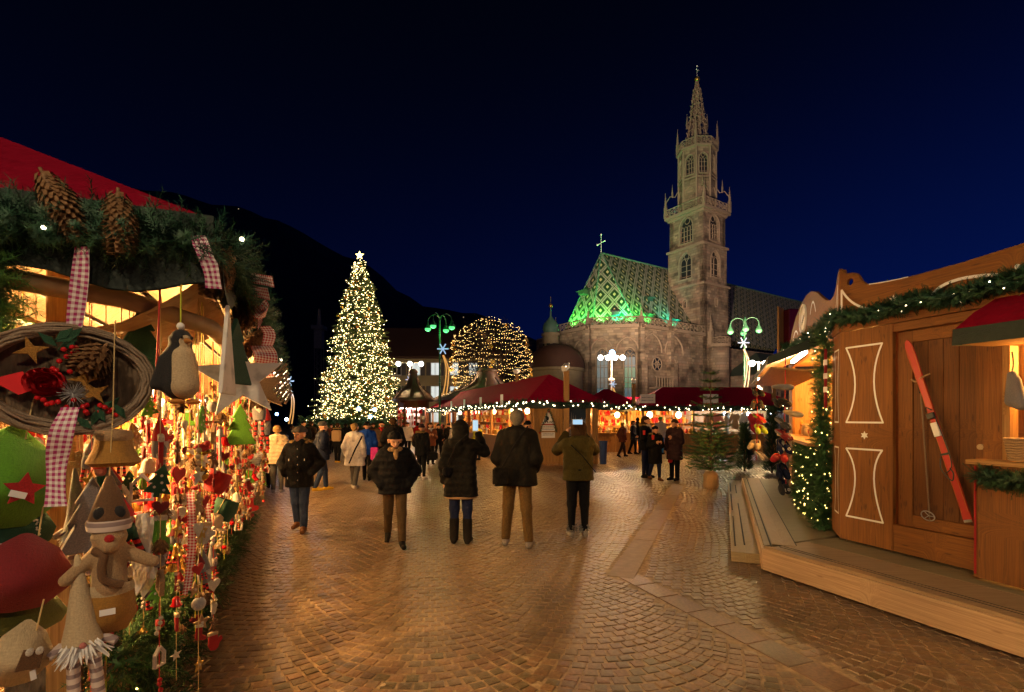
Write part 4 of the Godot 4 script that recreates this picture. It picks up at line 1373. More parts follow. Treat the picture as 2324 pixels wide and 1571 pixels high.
# ---- greenery
func sprig(ln: float, n: int, nl: float, wd: float, sd: int) -> ArrayMesh:   # a fir twig: a stem with needles standing off it
	var r := RandomNumberGenerator.new()
	r.seed = sd
	var b := B.new()
	b.cyl(Vector3.ZERO, Vector3(0, ln, 0), wd * 0.9, wd * 0.4, 3, false)
	for i in n:
		var y := ln * (i + 0.5) / n
		var a := i * 2.4 + r.randf_range(-0.4, 0.4)
		var o := Vector3(cos(a), 0, sin(a))
		var tip := Vector3(0, y, 0) + (o * 0.85 + Vector3(0, 0.55, 0)) * nl * r.randf_range(0.75, 1.1) * (1.0 - 0.35 * i / n)
		var s := Vector3(-sin(a), 0, cos(a)) * wd
		var p := Vector3(0, y, 0)
		var nn := (o * 0.4 + Vector3(0, 1, 0)).normalized()
		b.tri(p - s, p + s, tip, nn, nn, nn)
	return b.mesh()
func frond(sd: int) -> ArrayMesh:   # a flat fir spray of side twigs, 1 long
	var r := RandomNumberGenerator.new()
	r.seed = sd
	var b := B.new()
	b.cyl(Vector3.ZERO, Vector3(0, 0, 1), 0.014, 0.005, 3, false)
	for i in 9:
		var z := 0.1 + i * 0.1
		for sd2 in [-1.0, 1.0]:
			var l := (1.05 - z) * 0.55 * r.randf_range(0.8, 1.1) + 0.08
			var d := Vector3(sd2 * 0.8, r.randf_range(-0.15, 0.15), 0.6).normalized()
			var p := Vector3(0, 0, z)
			for k in 3:
				var q := p + d * l * (k / 3.0)
				var e := p + d * l * ((k + 1.6) / 3.0)
				for w in [-1.0, 1.0]:
					var s: Vector3 = (Vector3(0, w * 0.055, -0.02) + d.cross(Vector3.UP) * 0.045 * w)
					var nn: Vector3 = d.cross(s).normalized()
					b.tri(q, e, (q + e) * 0.5 + s, nn, nn, nn)
	return b.mesh()
func greens(n: int, base: Color, spread := 0.35) -> Array:
	var out := []
	for i in n:
		var k := rf(1.0 - spread, 1.0 + spread)
		out.append(Color(base.r * k * rf(0.8, 1.25), base.g * k, base.b * k * rf(0.75, 1.2)))
	return out
func along(path: Array, step: float) -> Array:
	var out := []
	var acc := 0.0
	for i in path.size() - 1:
		var a: Vector3 = path[i]
		var b: Vector3 = path[i + 1]
		var l := (b - a).length()
		while acc < l:
			out.append([a.lerp(b, acc / l), (b - a) / l])
			acc += step
		acc -= l
	return out
# a fir garland with its little lamps along a path
func garland(label: String, path: Array, r: float, per_m: int, bulbs_m: float, bulb: Material, me: ArrayMesh, group := "", bulb_r := 0.016, base := Color(0.02, 0.075, 0.035), each := false) -> Node3D:
	var t := thing("fir_garland", label, "garland", Vector3.ZERO, 0.0, group)
	var xs := []
	for q in along(path, 1.0 / per_m):
		var dv := Vector3(rf(-1, 1), rf(-1, 1), rf(-1, 1)).normalized()
		var y: Vector3 = (dv + q[1] * rf(-0.5, 0.5)).normalized()
		var x := y.cross(Vector3(0.3, 0.2, 0.9)).normalized()
		xs.append(Transform3D(Basis(x, y, x.cross(y)).scaled(Vector3.ONE * rf(0.7, 1.2)), q[0] + dv * r * rf(0.0, 0.75)))
	multi("foliage", me, M.needle, xs, t, greens(41, base))
	var st := B.new()
	var pl := []
	for q in path: pl.append(q)
	st.tube(pl, 0.006, 4)
	obj("wire", st, M.iron, t)
	var b := B.new()
	b.ball(Vector3.ZERO, Vector3.ONE * bulb_r, 6, 4)
	var bm := b.mesh()
	var bx := []
	for q in along(path, 1.0 / bulbs_m):
		var dv := Vector3(rf(-1, 1), rf(-1, 0.5), rf(-1, 1)).normalized()
		bx.append(Transform3D(Basis.IDENTITY, q[0] + dv * r * rf(0.8, 1.05)))
	if each:
		for x in bx: obj("bulb", bm, bulb, t, x)
	else: multi("bulb_string", bm, bulb, bx, t)
	return t

func build_trees() -> void:
	# the big lit fir
	var D := 50.0
	var base := at(816, 946, D) * Vector3(1, 0, 1)
	var H := 17.3
	var t := thing("christmas_tree", "tall fir covered in warm white lights with a star on top", "christmas tree", base)
	var b := B.new()
	b.cyl(Vector3.ZERO, Vector3(0, H * 0.97, 0), 0.28, 0.03, 8)
	obj("trunk", b, M.bark, t)
	var limbs := B.new()
	var xs := []
	var blx := []
	var bau := []
	var rad := func(y: float) -> float:
		var k := 1.0 - (y - 0.6) / (H - 0.6)
		return 4.4 * pow(maxf(k, 0.0), 0.93) * (1.0 if y > 2.0 else 0.75 + 0.125 * y) + 0.06
	var y := 0.7
	while y < H - 0.4:
		var R: float = rad.call(y)
		var n := int(5 + R * 4.2)
		var ph := rf(0, 6)
		for i in n:
			var a := ph + TAU * i / n + rf(-0.15, 0.15)
			var o := Vector3(cos(a), 0, sin(a))
			var L := R * rf(0.68, 1.16)
			var droop := -0.16 * L
			limbs.tube([Vector3(0, y, 0), o * L * 0.5 + Vector3(0, y + 0.05 * L, 0), o * L + Vector3(0, y + droop, 0)], 0.03 + 0.01 * R, 4, 0.008)
			var m := int(3 + L * 3.2)
			for k in m:
				var f := lerpf(0.3, 1.0, (k + rf(0, 1)) / m)
				var p := o * L * f + Vector3(0, y + droop * f * f + 0.04 * L * f, 0) + Vector3(rf(-0.12, 0.12), rf(-0.12, 0.1), rf(-0.12, 0.12))
				var dz := (o + Vector3(-o.z, 0, o.x) * rf(-0.9, 0.9) + Vector3(0, rf(-0.45, 0.15), 0)).normalized()
				var dx := Vector3.UP.cross(dz).normalized()
				var s := rf(0.45, 0.8) * (0.5 + 0.5 * minf(1.0, R))
				xs.append(Transform3D(Basis(dx, dz.cross(dx), dz).scaled(Vector3.ONE * s), p))
				for w in 2:
					if f > 0.42 and rng.randf() < 0.8: blx.append(Transform3D(Basis.from_scale(Vector3.ONE * rf(0.7, 1.25)), p + dz * s * rf(0.1, 1.0) + Vector3(rf(-0.1, 0.1), rf(0, 0.1), rf(-0.1, 0.1))))
				if f > 0.8 and o.z > -0.1 and rng.randf() < 0.1: bau.append(p + dz * s * 0.7 - Vector3(0, 0.12, 0))
		y += 0.26 + 0.022 * R
	obj("branches", limbs, M.bark, t)
	multi("crown", frond(3), M.needle, xs, t, greens(53, Color(0.09, 0.13, 0.03)))
	b = B.new()
	b.ball(Vector3.ZERO, Vector3.ONE * 0.025, 5, 4)
	multi("fairy_lights", b.mesh(), M.bulb_tree, blx, t)
	b = B.new()
	var p10 := PackedVector2Array()
	for i in 10: p10.append(Vector2(cos(PI / 2 + i * PI / 5), sin(PI / 2 + i * PI / 5)) * (0.42 if i % 2 == 0 else 0.18))
	b.prism(p10, 0.1, Transform3D(Basis.IDENTITY, base + Vector3(0, H + 0.25, 0)), 0.02)
	tag(obj("tree_star", b, M.bulb_gold), "golden star on the tip of the tall lit fir", "star")
	b = B.new()
	b.ball(Vector3.ZERO, Vector3.ONE * 0.16, 10, 7)
	b.cyl(Vector3(0, 0.15, 0), Vector3(0, 0.2, 0), 0.03, -1, 5)
	var bm := b.mesh()
	for i in mini(bau.size(), 120): tag(obj("tree_bauble", bm, M.gloss_gold if i % 5 else M.felt_orange, self, Transform3D(Basis.IDENTITY, base + bau[i])), ["gold bauble hanging in the tall lit fir", "orange bauble hanging in the tall lit fir"][0 if i % 5 else 1], "bauble", "baubles on the tall fir")
	# dark cut branches heaped round its foot
	xs = []
	for i in 700:
		var a := rf(0, TAU)
		var o := Vector3(cos(a), 0, sin(a))
		var dz := (o + Vector3(0, rf(0.2, 1.2), 0)).normalized()
		var dx := Vector3.UP.cross(dz).normalized()
		xs.append(Transform3D(Basis(dx, dz.cross(dx), dz).scaled(Vector3.ONE * rf(0.6, 1.1)), base + o * rf(3.2, 5.2) + Vector3(0, rf(0.1, 1.2), 0)))
	tag(multi("fir_branches", frond(5), M.needle, xs, self, greens(31, Color(0.03, 0.075, 0.02))), "dark fir branches heaped round the foot of the lit tree", "branches")
	for q in [[968, 925, 44, 0], [985, 935, 44, 0], [880, 946, 43, 1], [890, 930, 44, 1], [854, 928, 43, 1], [668, 940, 50, 1], [690, 952, 48, 0]]:
		b = B.new()
		b.ball(Vector3.ZERO, Vector3.ONE * 0.16, 8, 5)
		tag(obj("decor_light", b, M.lamp_blue if q[3] else M.bulb_cold, self, Transform3D(Basis.IDENTITY, at(q[0] - 40, q[1], q[2]))), "small blue or cold white light near the foot of the tall fir", "light", "cold lights round the tall fir")
	# the broad bare tree wound with amber strings
	base = at(1114, 946, 60) * Vector3(1, 0, 1)
	t = thing("round_tree", "broad rounded tree wound with horizontal strings of amber lights", "tree", base)
	b = B.new()
	b.tube([Vector3.ZERO, Vector3(0.1, 2, 0), Vector3(0, 4.2, 0)], 0.34, 9, 0.26)
	obj("trunk", b, M.bark, t)
	limbs = B.new()
	var tips := []
	for i in 15:
		var a := i * 2.4
		var el := 0.25 + 0.9 * (i % 5) / 4.0
		var o := Vector3(cos(a) * cos(el), sin(el), sin(a) * cos(el))
		var p := [Vector3(0, 3.4, 0), Vector3(0, 4.4, 0) + o * 1.6, Vector3(0, 5.6, 0) + o * Vector3(4.2, 4.6, 4.2) * 0.85 + Vector3(0, 1.6, 0) * o.y]
		limbs.tube(p, 0.13, 5, 0.03)
		for k in 14:
			var f := rf(0.3, 1.0)
			var q: Vector3 = p[1].lerp(p[2], f)
			var d := (o + Vector3(rf(-1, 1), rf(-0.5, 1), rf(-1, 1))).normalized()
			limbs.tube([q, q + d * rf(0.6, 1.3), q + d * rf(1.3, 2.0) + Vector3(0, rf(-0.2, 0.3), 0)], 0.03, 3, 0.006)
	obj("branches", limbs, M.bark, t)
	var tw := []
	for i in 3200:
		var dv := Vector3(rf(-1, 1), rf(-0.75, 1), rf(-1, 1))
		if dv.length() > 1.0 or dv.length() < 0.4: continue
		var yy := (dv + Vector3(rf(-1, 1), rf(-1, 1), rf(-1, 1)) * 0.8).normalized()
		var xx := yy.cross(Vector3(0.2, 0.3, 0.9)).normalized()
		tw.append(Transform3D(Basis(xx, yy, xx.cross(yy)).scaled(Vector3.ONE * rf(0.5, 1.1)), Vector3(0, 8.3, 0) + dv * Vector3(4.7, 4.9, 4.7)))
	multi("crown", sprig(1.0, 9, 0.3, 0.014, 4), M.needle, tw, t, greens(23, Color(0.045, 0.03, 0.015)))
	blx = []
	var suns := []
	for r in 17:
		var yy := lerpf(3.9, 13.0, r / 16.0)
		var k := (yy - 8.0) / 5.15
		var R := 4.75 * sqrt(maxf(0.02, 1.0 - absf(k * k * (1.0 if k > 0 else 0.55)))) * rf(0.95, 1.03)
		var n := int(R * 20)
		var sc := int(5 + R * 1.4)
		for i in n:
			var a := TAU * i / n
			var rr := R * (1.0 + 0.05 * sin(a * 5 + r)) + rf(-0.07, 0.07)
			if rng.randf() < 0.2: continue
			blx.append(Transform3D(Basis.IDENTITY, Vector3(cos(a) * rr, yy + 0.2 * absf(sin(a * sc * 0.5 + r)) + 0.16 * sin(a * 3 + r) + rf(-0.07, 0.07), sin(a) * rr)))
			if i % 17 == 5 and sin(a) > -0.2: suns.append(Vector3(cos(a) * (rr + 0.1), yy - 0.2, sin(a) * (rr + 0.1)))
	for i in 60: blx.append(Transform3D(Basis.IDENTITY, Vector3(rf(-5.6, -3.8), rf(1.8, 4.6), rf(0.5, 2))))
	b = B.new()
	b.ball(Vector3.ZERO, Vector3.ONE * 0.024, 5, 4)
	multi("fairy_lights", b.mesh(), M.bulb_amber, blx, t)
	b = B.new()
	p10 = PackedVector2Array()
	for i in 24: p10.append(Vector2(cos(i * TAU / 24), sin(i * TAU / 24)) * (0.2 if i % 2 else 0.27))
	b.prism(p10, 0.05)
	bm = b.mesh()
	for p in suns: tag(obj("sun_ornament", bm, M.gloss_gold, self, Transform3D(Basis(Vector3.UP, rf(-0.5, 0.5)), base + p)), "gold sun shaped disc hanging in the broad lit tree", "ornament", "gold suns in the broad tree")
	# the small cut fir in its sack
	base = gnd(1613, 1108)
	t = thing("small_fir", "small unlit fir standing on the setts beside the wooden steps", "fir tree", base)
	var fh := 2.95
	b = B.new()
	b.cyl(Vector3(0, 0.2, 0), Vector3(0, fh, 0), 0.035, 0.006, 6)
	obj("trunk", b, M.bark, t)
	limbs = B.new()
	xs = []
	y = 0.45
	while y < fh - 0.1:
		var k := 1.0 - (y - 0.4) / (fh - 0.4)
		var R := 0.62 * pow(k, 0.6) * (0.75 if y < 0.6 else 1.0) * (0.6 if y > 2.0 else 1.0)
		var n := 6 if y > 1.3 else 9
		for i in n:
			var a := TAU * i / n + y * 7.0 + rf(-0.2, 0.2)
			var o := Vector3(cos(a), 0, sin(a))
			var L := R * rf(0.7, 1.15)
			var up := 0.35 if y > 1.8 else 0.12
			limbs.tube([Vector3(0, y, 0), o * L + Vector3(0, y + up * L, 0)], 0.012, 4, 0.004)
			for q in int(5 + L * 15):
				var f := rf(0.2, 1.0)
				var yv := (o + Vector3(-o.z, 0, o.x) * rf(-0.9, 0.9) + Vector3(0, rf(-0.1, 0.5), 0)).normalized()
				var xv := yv.cross(Vector3(0.1, 0.9, 0.3)).normalized()
				xs.append(Transform3D(Basis(xv, yv, xv.cross(yv)).scaled(Vector3.ONE * rf(0.8, 1.4)), o * L * f + Vector3(0, y + up * L * f, 0)))
		y += 0.085 if y < 1.5 else 0.21
	for i in 8:
		var yv := Vector3(rf(-0.3, 0.3), 1, rf(-0.3, 0.3)).normalized()
		var xv := yv.cross(Vector3(0.1, 0.1, 0.9)).normalized()
		xs.append(Transform3D(Basis(xv, yv, xv.cross(yv)), Vector3(0, rf(1.6, fh - 0.1), 0)))
	obj("branches", limbs, M.bark, t)
	multi("crown", sprig(0.15, 30, 0.034, 0.0036, 6), M.needle, xs, t, greens(31, Color(0.05, 0.12, 0.035)))
	b = B.new()
	var lp := []
	for q in [[0.16, 0.0], [0.185, 0.05], [0.175, 0.2], [0.17, 0.34], [0.12, 0.41], [0.05, 0.43], [0.0, 0.43]]: lp.append(Vector2(q[0], q[1]))
	b.lathe(lp, 20)
	for i in 9:
		var a := i * 0.7
		b.tube([Vector3(cos(a) * 0.08, 0.42, sin(a) * 0.08), Vector3(cos(a + 0.2) * 0.178, 0.3, sin(a + 0.2) * 0.178), Vector3(cos(a + 0.5) * 0.184, 0.1, sin(a + 0.5) * 0.184)], 0.008, 4, 0.004)
	tag(obj("root_sack", b, M.felt_beige, self, Transform3D(Basis.IDENTITY, base)), "tan cloth sack tied round the roots of the small fir", "sack")
	for q in [[1690, 1000, 16.5, 1.5], [1752, 1000, 16.0, 2.0]]:   # two narrow evergreens beyond the slippers
		var p: Vector3 = at(q[0], 946, q[2]) * Vector3(1, 0, 1)
		t = thing("conifer_shrub", ["shorter dark conifer left behind the hanging slippers", "taller dark conifer right behind the hanging slippers"][0 if q[0] < 1700 else 1], "shrub", p)
		b = B.new()
		b.cyl(Vector3.ZERO, Vector3(0, q[3], 0), 0.03, 0.01, 6)
		obj("trunk", b, M.bark, t)
		xs = []
		for i in 700:
			var yy: float = rf(0.05, q[3])
			var a := rf(0, TAU)
			var rr: float = 0.2 * (1.0 - 0.75 * yy / q[3]) * sqrt(rf(0.2, 1))
			var yv := Vector3(cos(a), 0.8, sin(a)).normalized()
			var xv := yv.cross(Vector3(0.2, 0.1, 0.9)).normalized()
			xs.append(Transform3D(Basis(xv, yv, xv.cross(yv)), Vector3(cos(a) * rr, yy, sin(a) * rr)))
		multi("crown", sprig(0.17, 26, 0.045, 0.006, 6), M.needle, xs, t, greens(17, Color(0.02, 0.06, 0.02)))

func comet(label: String, p: Vector3, s: float) -> void:
	var t := thing("comet_light", label, "comet light", p)
	var b := B.new()
	for i in 6:
		var a := i * PI / 3
		b.tube([Vector3.ZERO, Vector3(cos(a), sin(a), 0) * 0.27 * s], 0.03 * s, 4)
	obj("star", b, M.comet_star, t)
	for k in 2:
		b = B.new()
		b.tube(smooth([Vector3(0.04 * k, -0.3 * s, 0), Vector3((0.16 + 0.1 * k) * s, -0.9 * s, 0), Vector3((0.12 + 0.13 * k) * s, -1.6 * s, 0), Vector3((0.0 + 0.16 * k) * s, -2.2 * s, 0)]), 0.032 * s, 5)
		obj("tail", b, M.comet_tail, t)
func build_lamps() -> void:
	for q in [[998.0, 32.0, 745.0, "green lit four armed street lamp near the big fir"], [1690.0, 33.0, 752.0, "green lit four armed street lamp near the tower's foot"]]:
		var d: float = q[1]
		var ly: float = EYE + (HZ - q[2]) / F * d
		var p := at(q[0], HZ, d) * Vector3(1, 0, 1)
		var t := thing("street_lamp", q[3], "street lamp", p)
		var b := B.new()
		b.cyl(Vector3.ZERO, Vector3(0, 1.2, 0), 0.11, 0.09, 10)
		b.cyl(Vector3(0, 1.2, 0), Vector3(0, ly + 0.5, 0), 0.075, 0.05, 10)
		obj("pole", b, M.pole_green, t)
		for i in 4:
			var a := i * PI / 2 + 0.35
			var o := Vector3(cos(a), 0, sin(a))
			var arc := []
			for k in 9:
				var th := PI * k / 8
				arc.append(o * (0.42 - 0.42 * cos(th)) + Vector3(0, ly + 0.45 + 0.42 * sin(th), 0))
			b = B.new()
			b.tube(arc, 0.028, 6)
			obj("arm", b, M.pole_green, t)
			b = B.new()
			b.lathe([Vector2(0.2, 0), Vector2(0.17, 0.12), Vector2(0.08, 0.24), Vector2(0.04, 0.42), Vector2(0, 0.42)], 14, Transform3D(Basis.IDENTITY, o * 0.84 + Vector3(0, ly + 0.03, 0)))
			var sh := obj("lamp_shade", b, M.pole_green, t)
			b = B.new()
			b.ball(o * 0.84 + Vector3(0, ly - 0.02, 0), Vector3(0.19, 0.14, 0.19), 10, 6)
			obj("lamp_bulb", b, M.lamp_green, sh)
			omni(p + o * 0.84 + Vector3(0, ly - 0.25, 0), 0.8, Color(0.3, 1.0, 0.45), 0.12)
	for q in [[930.0, 38.0, 826.0, "white street lamp with three globes left of the green one", -0.85], [1388.0, 35.0, 812.0, "street lamp with four white globes before the choir", -0.75], [1722.0, 30.0, 825.0, "white street lamp with two globes beside the timber hut", -0.4]]:
		var d: float = q[1]
		var ly: float = EYE + (HZ - q[2]) / F * d
		var p := at(q[0], HZ, d) * Vector3(1, 0, 1)
		var t := thing("street_lamp", q[3], "street lamp", p)
		var b := B.new()
		b.cyl(Vector3.ZERO, Vector3(0, ly + 0.1, 0), 0.07, 0.05, 8)
		b.ball(Vector3(0, ly - 1.5, 0), Vector3(0.22, 0.14, 0.22), 8, 5)
		obj("pole", b, M.pole_pale, t)
		var n: int = 2 if q[0] > 1700 else 4 if q[0] > 1300 else 3
		for i in n:
			var x: float = q[4] + absf(q[4]) * 2.0 * i / maxf(1.0, n - 1.0)
			b = B.new()
			b.tube([Vector3(0, ly, 0), Vector3(x * 0.6, ly + 0.1, 0.05), Vector3(x, ly + 0.02, 0)], 0.025, 5)
			obj("arm", b, M.pole_pale, t)
			b = B.new()
			b.ball(Vector3(x, ly, 0.02), Vector3.ONE * 0.18, 12, 8)
			obj("lamp_globe", b, M.lamp_white, t)
			omni(p + Vector3(x, ly, 0.02), 24.0, Color(1.0, 0.8, 0.55), 0.15)
		if n == 4:
			b = B.new()
			b.ball(Vector3(0.02, ly + 0.32, 0.1), Vector3.ONE * 0.2, 10, 7)
			obj("lamp_globe", b, M.lamp_blue, t)
			omni(p + Vector3(0.02, ly + 0.32, 0.1), 8.0, Color(0.4, 0.65, 1.0), 0.15)
	comet("comet shaped light on the green lamp near the big fir", at(1005, 792, 31.8), 1.3)
	comet("comet shaped light on the green lamp near the tower", at(1688, 778, 32.7), 1.35)
	comet("comet shaped light on the lamp before the choir", at(1391, 872, 34.8), 0.9)
	comet("comet shaped light on the white lamp beside the big fir", at(929, 862, 37.7), 1.1)
	omni(at(668, 880, 41.5), 14.0, Color(0.75, 0.88, 1.0), 0.3)
	comet("comet shaped light down the alley beyond the long stall", at(655, 865, 42), 1.6)
	# lamps of the square behind the photographer, whose light falls on the setts
	for q in [[Vector3(-1.6, 0, 4.4), 7.4, 40.0], [Vector3(5.0, 0, 8.0), 7.6, 30.0]]:
		var p: Vector3 = q[0]
		var t := thing("street_lamp", ["street lamp behind the photographer on the stall side", "street lamp behind the photographer on the hut side"][0 if p.x < 0 else 1], "street lamp", p)
		var b := B.new()
		b.cyl(Vector3.ZERO, Vector3(0, q[1] - 0.1, 0), 0.07, 0.05, 8)
		obj("pole", b, M.pole_pale, t)
		b = B.new()
		b.ball(Vector3(0, q[1], 0), Vector3.ONE * 0.2, 12, 8)
		obj("lamp_globe", b, M.lamp_warm, t)
		omni(p + Vector3(0, q[1], 0), q[2], Color(1.0, 0.87, 0.68), 0.18)

# ---- pagoda roofed kiosks
func kiosk(label: String, p: Vector3, s: float, seg: int) -> void:
	var t := thing("pagoda_kiosk", label, "kiosk", p)
	var b := B.new()
	b.lathe([Vector2(1.55, 2.86), Vector2(1.6, 2.98), Vector2(1.5, 3.12), Vector2(1.2, 3.42), Vector2(0.8, 3.72), Vector2(0.52, 4.05), Vector2(0.36, 4.5), Vector2(0.3, 4.9), Vector2(0.36, 4.95), Vector2(0.34, 5.05), Vector2(0.22, 5.2), Vector2(0.0, 5.25)], seg, Transform3D(Basis.from_scale(Vector3(s, 1.0, s)), Vector3.ZERO))
	for i in seg:
		var a := TAU * i / seg
		var o := Vector3(cos(a) * s, 1, sin(a) * s)
		b.tube([o * Vector3(1.6, 3.0, 1.6), o * Vector3(1.2, 3.46, 1.2), o * Vector3(0.8, 3.76, 0.8), o * Vector3(0.52, 4.09, 0.52), o * Vector3(0.36, 4.5, 0.36)], 0.035, 4)
	obj("roof", b, M.kiosk_roof, t)
	for i in 8:
		var a := TAU * (i + 0.5) / 8
		b = B.new()
		b.box(Vector3(cos(a) * 1.12 * s, 1.45, sin(a) * 1.12 * s), Vector3(0.12, 2.9, 0.12), Basis(Vector3.UP, -a))
		obj("post", b, M.wood_dark, t)
		b = B.new()
		var a2 := TAU * i / 8
		b.box(Vector3(cos(a2) * 1.04 * s, 0.5, sin(a2) * 1.04 * s), Vector3(0.06, 1.0, 0.8 * s), Basis(Vector3.UP, -a2))
		obj("panel", b, M.wood_dark, t)
		b = B.new()
		b.box(Vector3(cos(a2) * 1.06 * s, 2.62, sin(a2) * 1.06 * s), Vector3(0.06, 0.5, 0.82 * s), Basis(Vector3.UP, -a2))
		obj("fascia", b, M.wood_dark, t)
	b = B.new()
	b.cyl(Vector3(0, 0, 0), Vector3(0, 2.9, 0), 0.5 * s, -1, 12)
	obj("core", b, M.felt_white, t)
	b = B.new()
	for k in 8: b.ball(Vector3(cos(k * PI / 4) * 0.95 * s, 2.42, sin(k * PI / 4) * 0.95 * s), Vector3.ONE * 0.09, 8, 5)
	obj("lamp", b, M.lamp_white, t)
	for k in [0.8, 2.3]: omni(p + Vector3(cos(k) * 0.8 * s, 2.3, sin(k) * 0.8 * s), 2.4, Color(1.0, 0.85, 0.8), 0.1)

# ---- wares: small cached shapes
var ware_mesh := {}
func ware(kind: String) -> ArrayMesh:
	if ware_mesh.has(kind): return ware_mesh[kind]
	var b := B.new()
	match kind:
		"bottle": b.lathe([Vector2(0, 0), Vector2(0.04, 0), Vector2(0.042, 0.14), Vector2(0.016, 0.19), Vector2(0.014, 0.26), Vector2(0, 0.26)], 8)
		"gift_box":
			b.box(Vector3(0, 0.06, 0), Vector3(0.14, 0.12, 0.1), Basis.IDENTITY, 0.006)
			b.box(Vector3(0, 0.125, 0), Vector3(0.15, 0.03, 0.11), Basis.IDENTITY, 0.005)
		"ball": b.ball(Vector3(0, 0.055, 0), Vector3.ONE * 0.055, 9, 6)
		"cup": b.lathe([Vector2(0, 0), Vector2(0.04, 0), Vector2(0.05, 0.1), Vector2(0.044, 0.1), Vector2(0.036, 0.02), Vector2(0, 0.02)], 9)
		"figurine":
			b.lathe([Vector2(0, 0), Vector2(0.055, 0), Vector2(0.05, 0.04), Vector2(0.03, 0.12), Vector2(0.02, 0.14)], 9)
			b.ball(Vector3(0, 0.165, 0), Vector3.ONE * 0.034, 8, 5)
			b.cyl(Vector3(0, 0.185, 0), Vector3(0.01, 0.26, 0), 0.035, 0.003, 8)
		"candle":
			b.cyl(Vector3.ZERO, Vector3(0, 0.16, 0), 0.035, -1, 9)
			b.cyl(Vector3(0, 0.16, 0), Vector3(0, 0.19, 0), 0.004, -1, 4)
		"jar": b.lathe([Vector2(0, 0), Vector2(0.055, 0.0), Vector2(0.06, 0.02), Vector2(0.06, 0.11), Vector2(0.045, 0.13), Vector2(0.05, 0.135), Vector2(0.05, 0.165), Vector2(0, 0.165)], 10)
		"little_house":
			b.prism(PackedVector2Array([Vector2(-0.06, 0), Vector2(0.06, 0), Vector2(0.06, 0.1), Vector2(0, 0.17), Vector2(-0.06, 0.1)]), 0.09)
			b.box(Vector3(0.034, 0.145, 0), Vector3(0.1, 0.012, 0.11), Basis(Vector3.BACK, -0.86))
			b.box(Vector3(-0.034, 0.145, 0), Vector3(0.1, 0.012, 0.11), Basis(Vector3.BACK, 0.86))
	ware_mesh[kind] = b.mesh()
	return ware_mesh[kind]
func wares(xf: Transform3D, x0: float, x1: float, y: float, z: float, step: float, kinds: Array, mats: Array, where: String, s := 1.0) -> void:
	var x := x0
	while x < x1:
		var k: String = kinds[rng.randi_range(0, kinds.size() - 1)]
		var mk: String = mats[rng.randi_range(0, mats.size() - 1)]
		var o := obj(k, ware(k), M[mk], self, xf * Transform3D(Basis(Vector3.UP, rf(0, TAU)).scaled(Vector3.ONE * s * rf(0.75, 1.25)), Vector3(x, y, z + rf(-0.05, 0.05))))
		tag(o, mk.replace("felt_", "").replace("gloss_", "shiny ").replace("_", " ") + " " + k.replace("_", " ") + " " + where, k.replace("_", " "), "wares " + where)
		x += step * rf(0.8, 1.3)

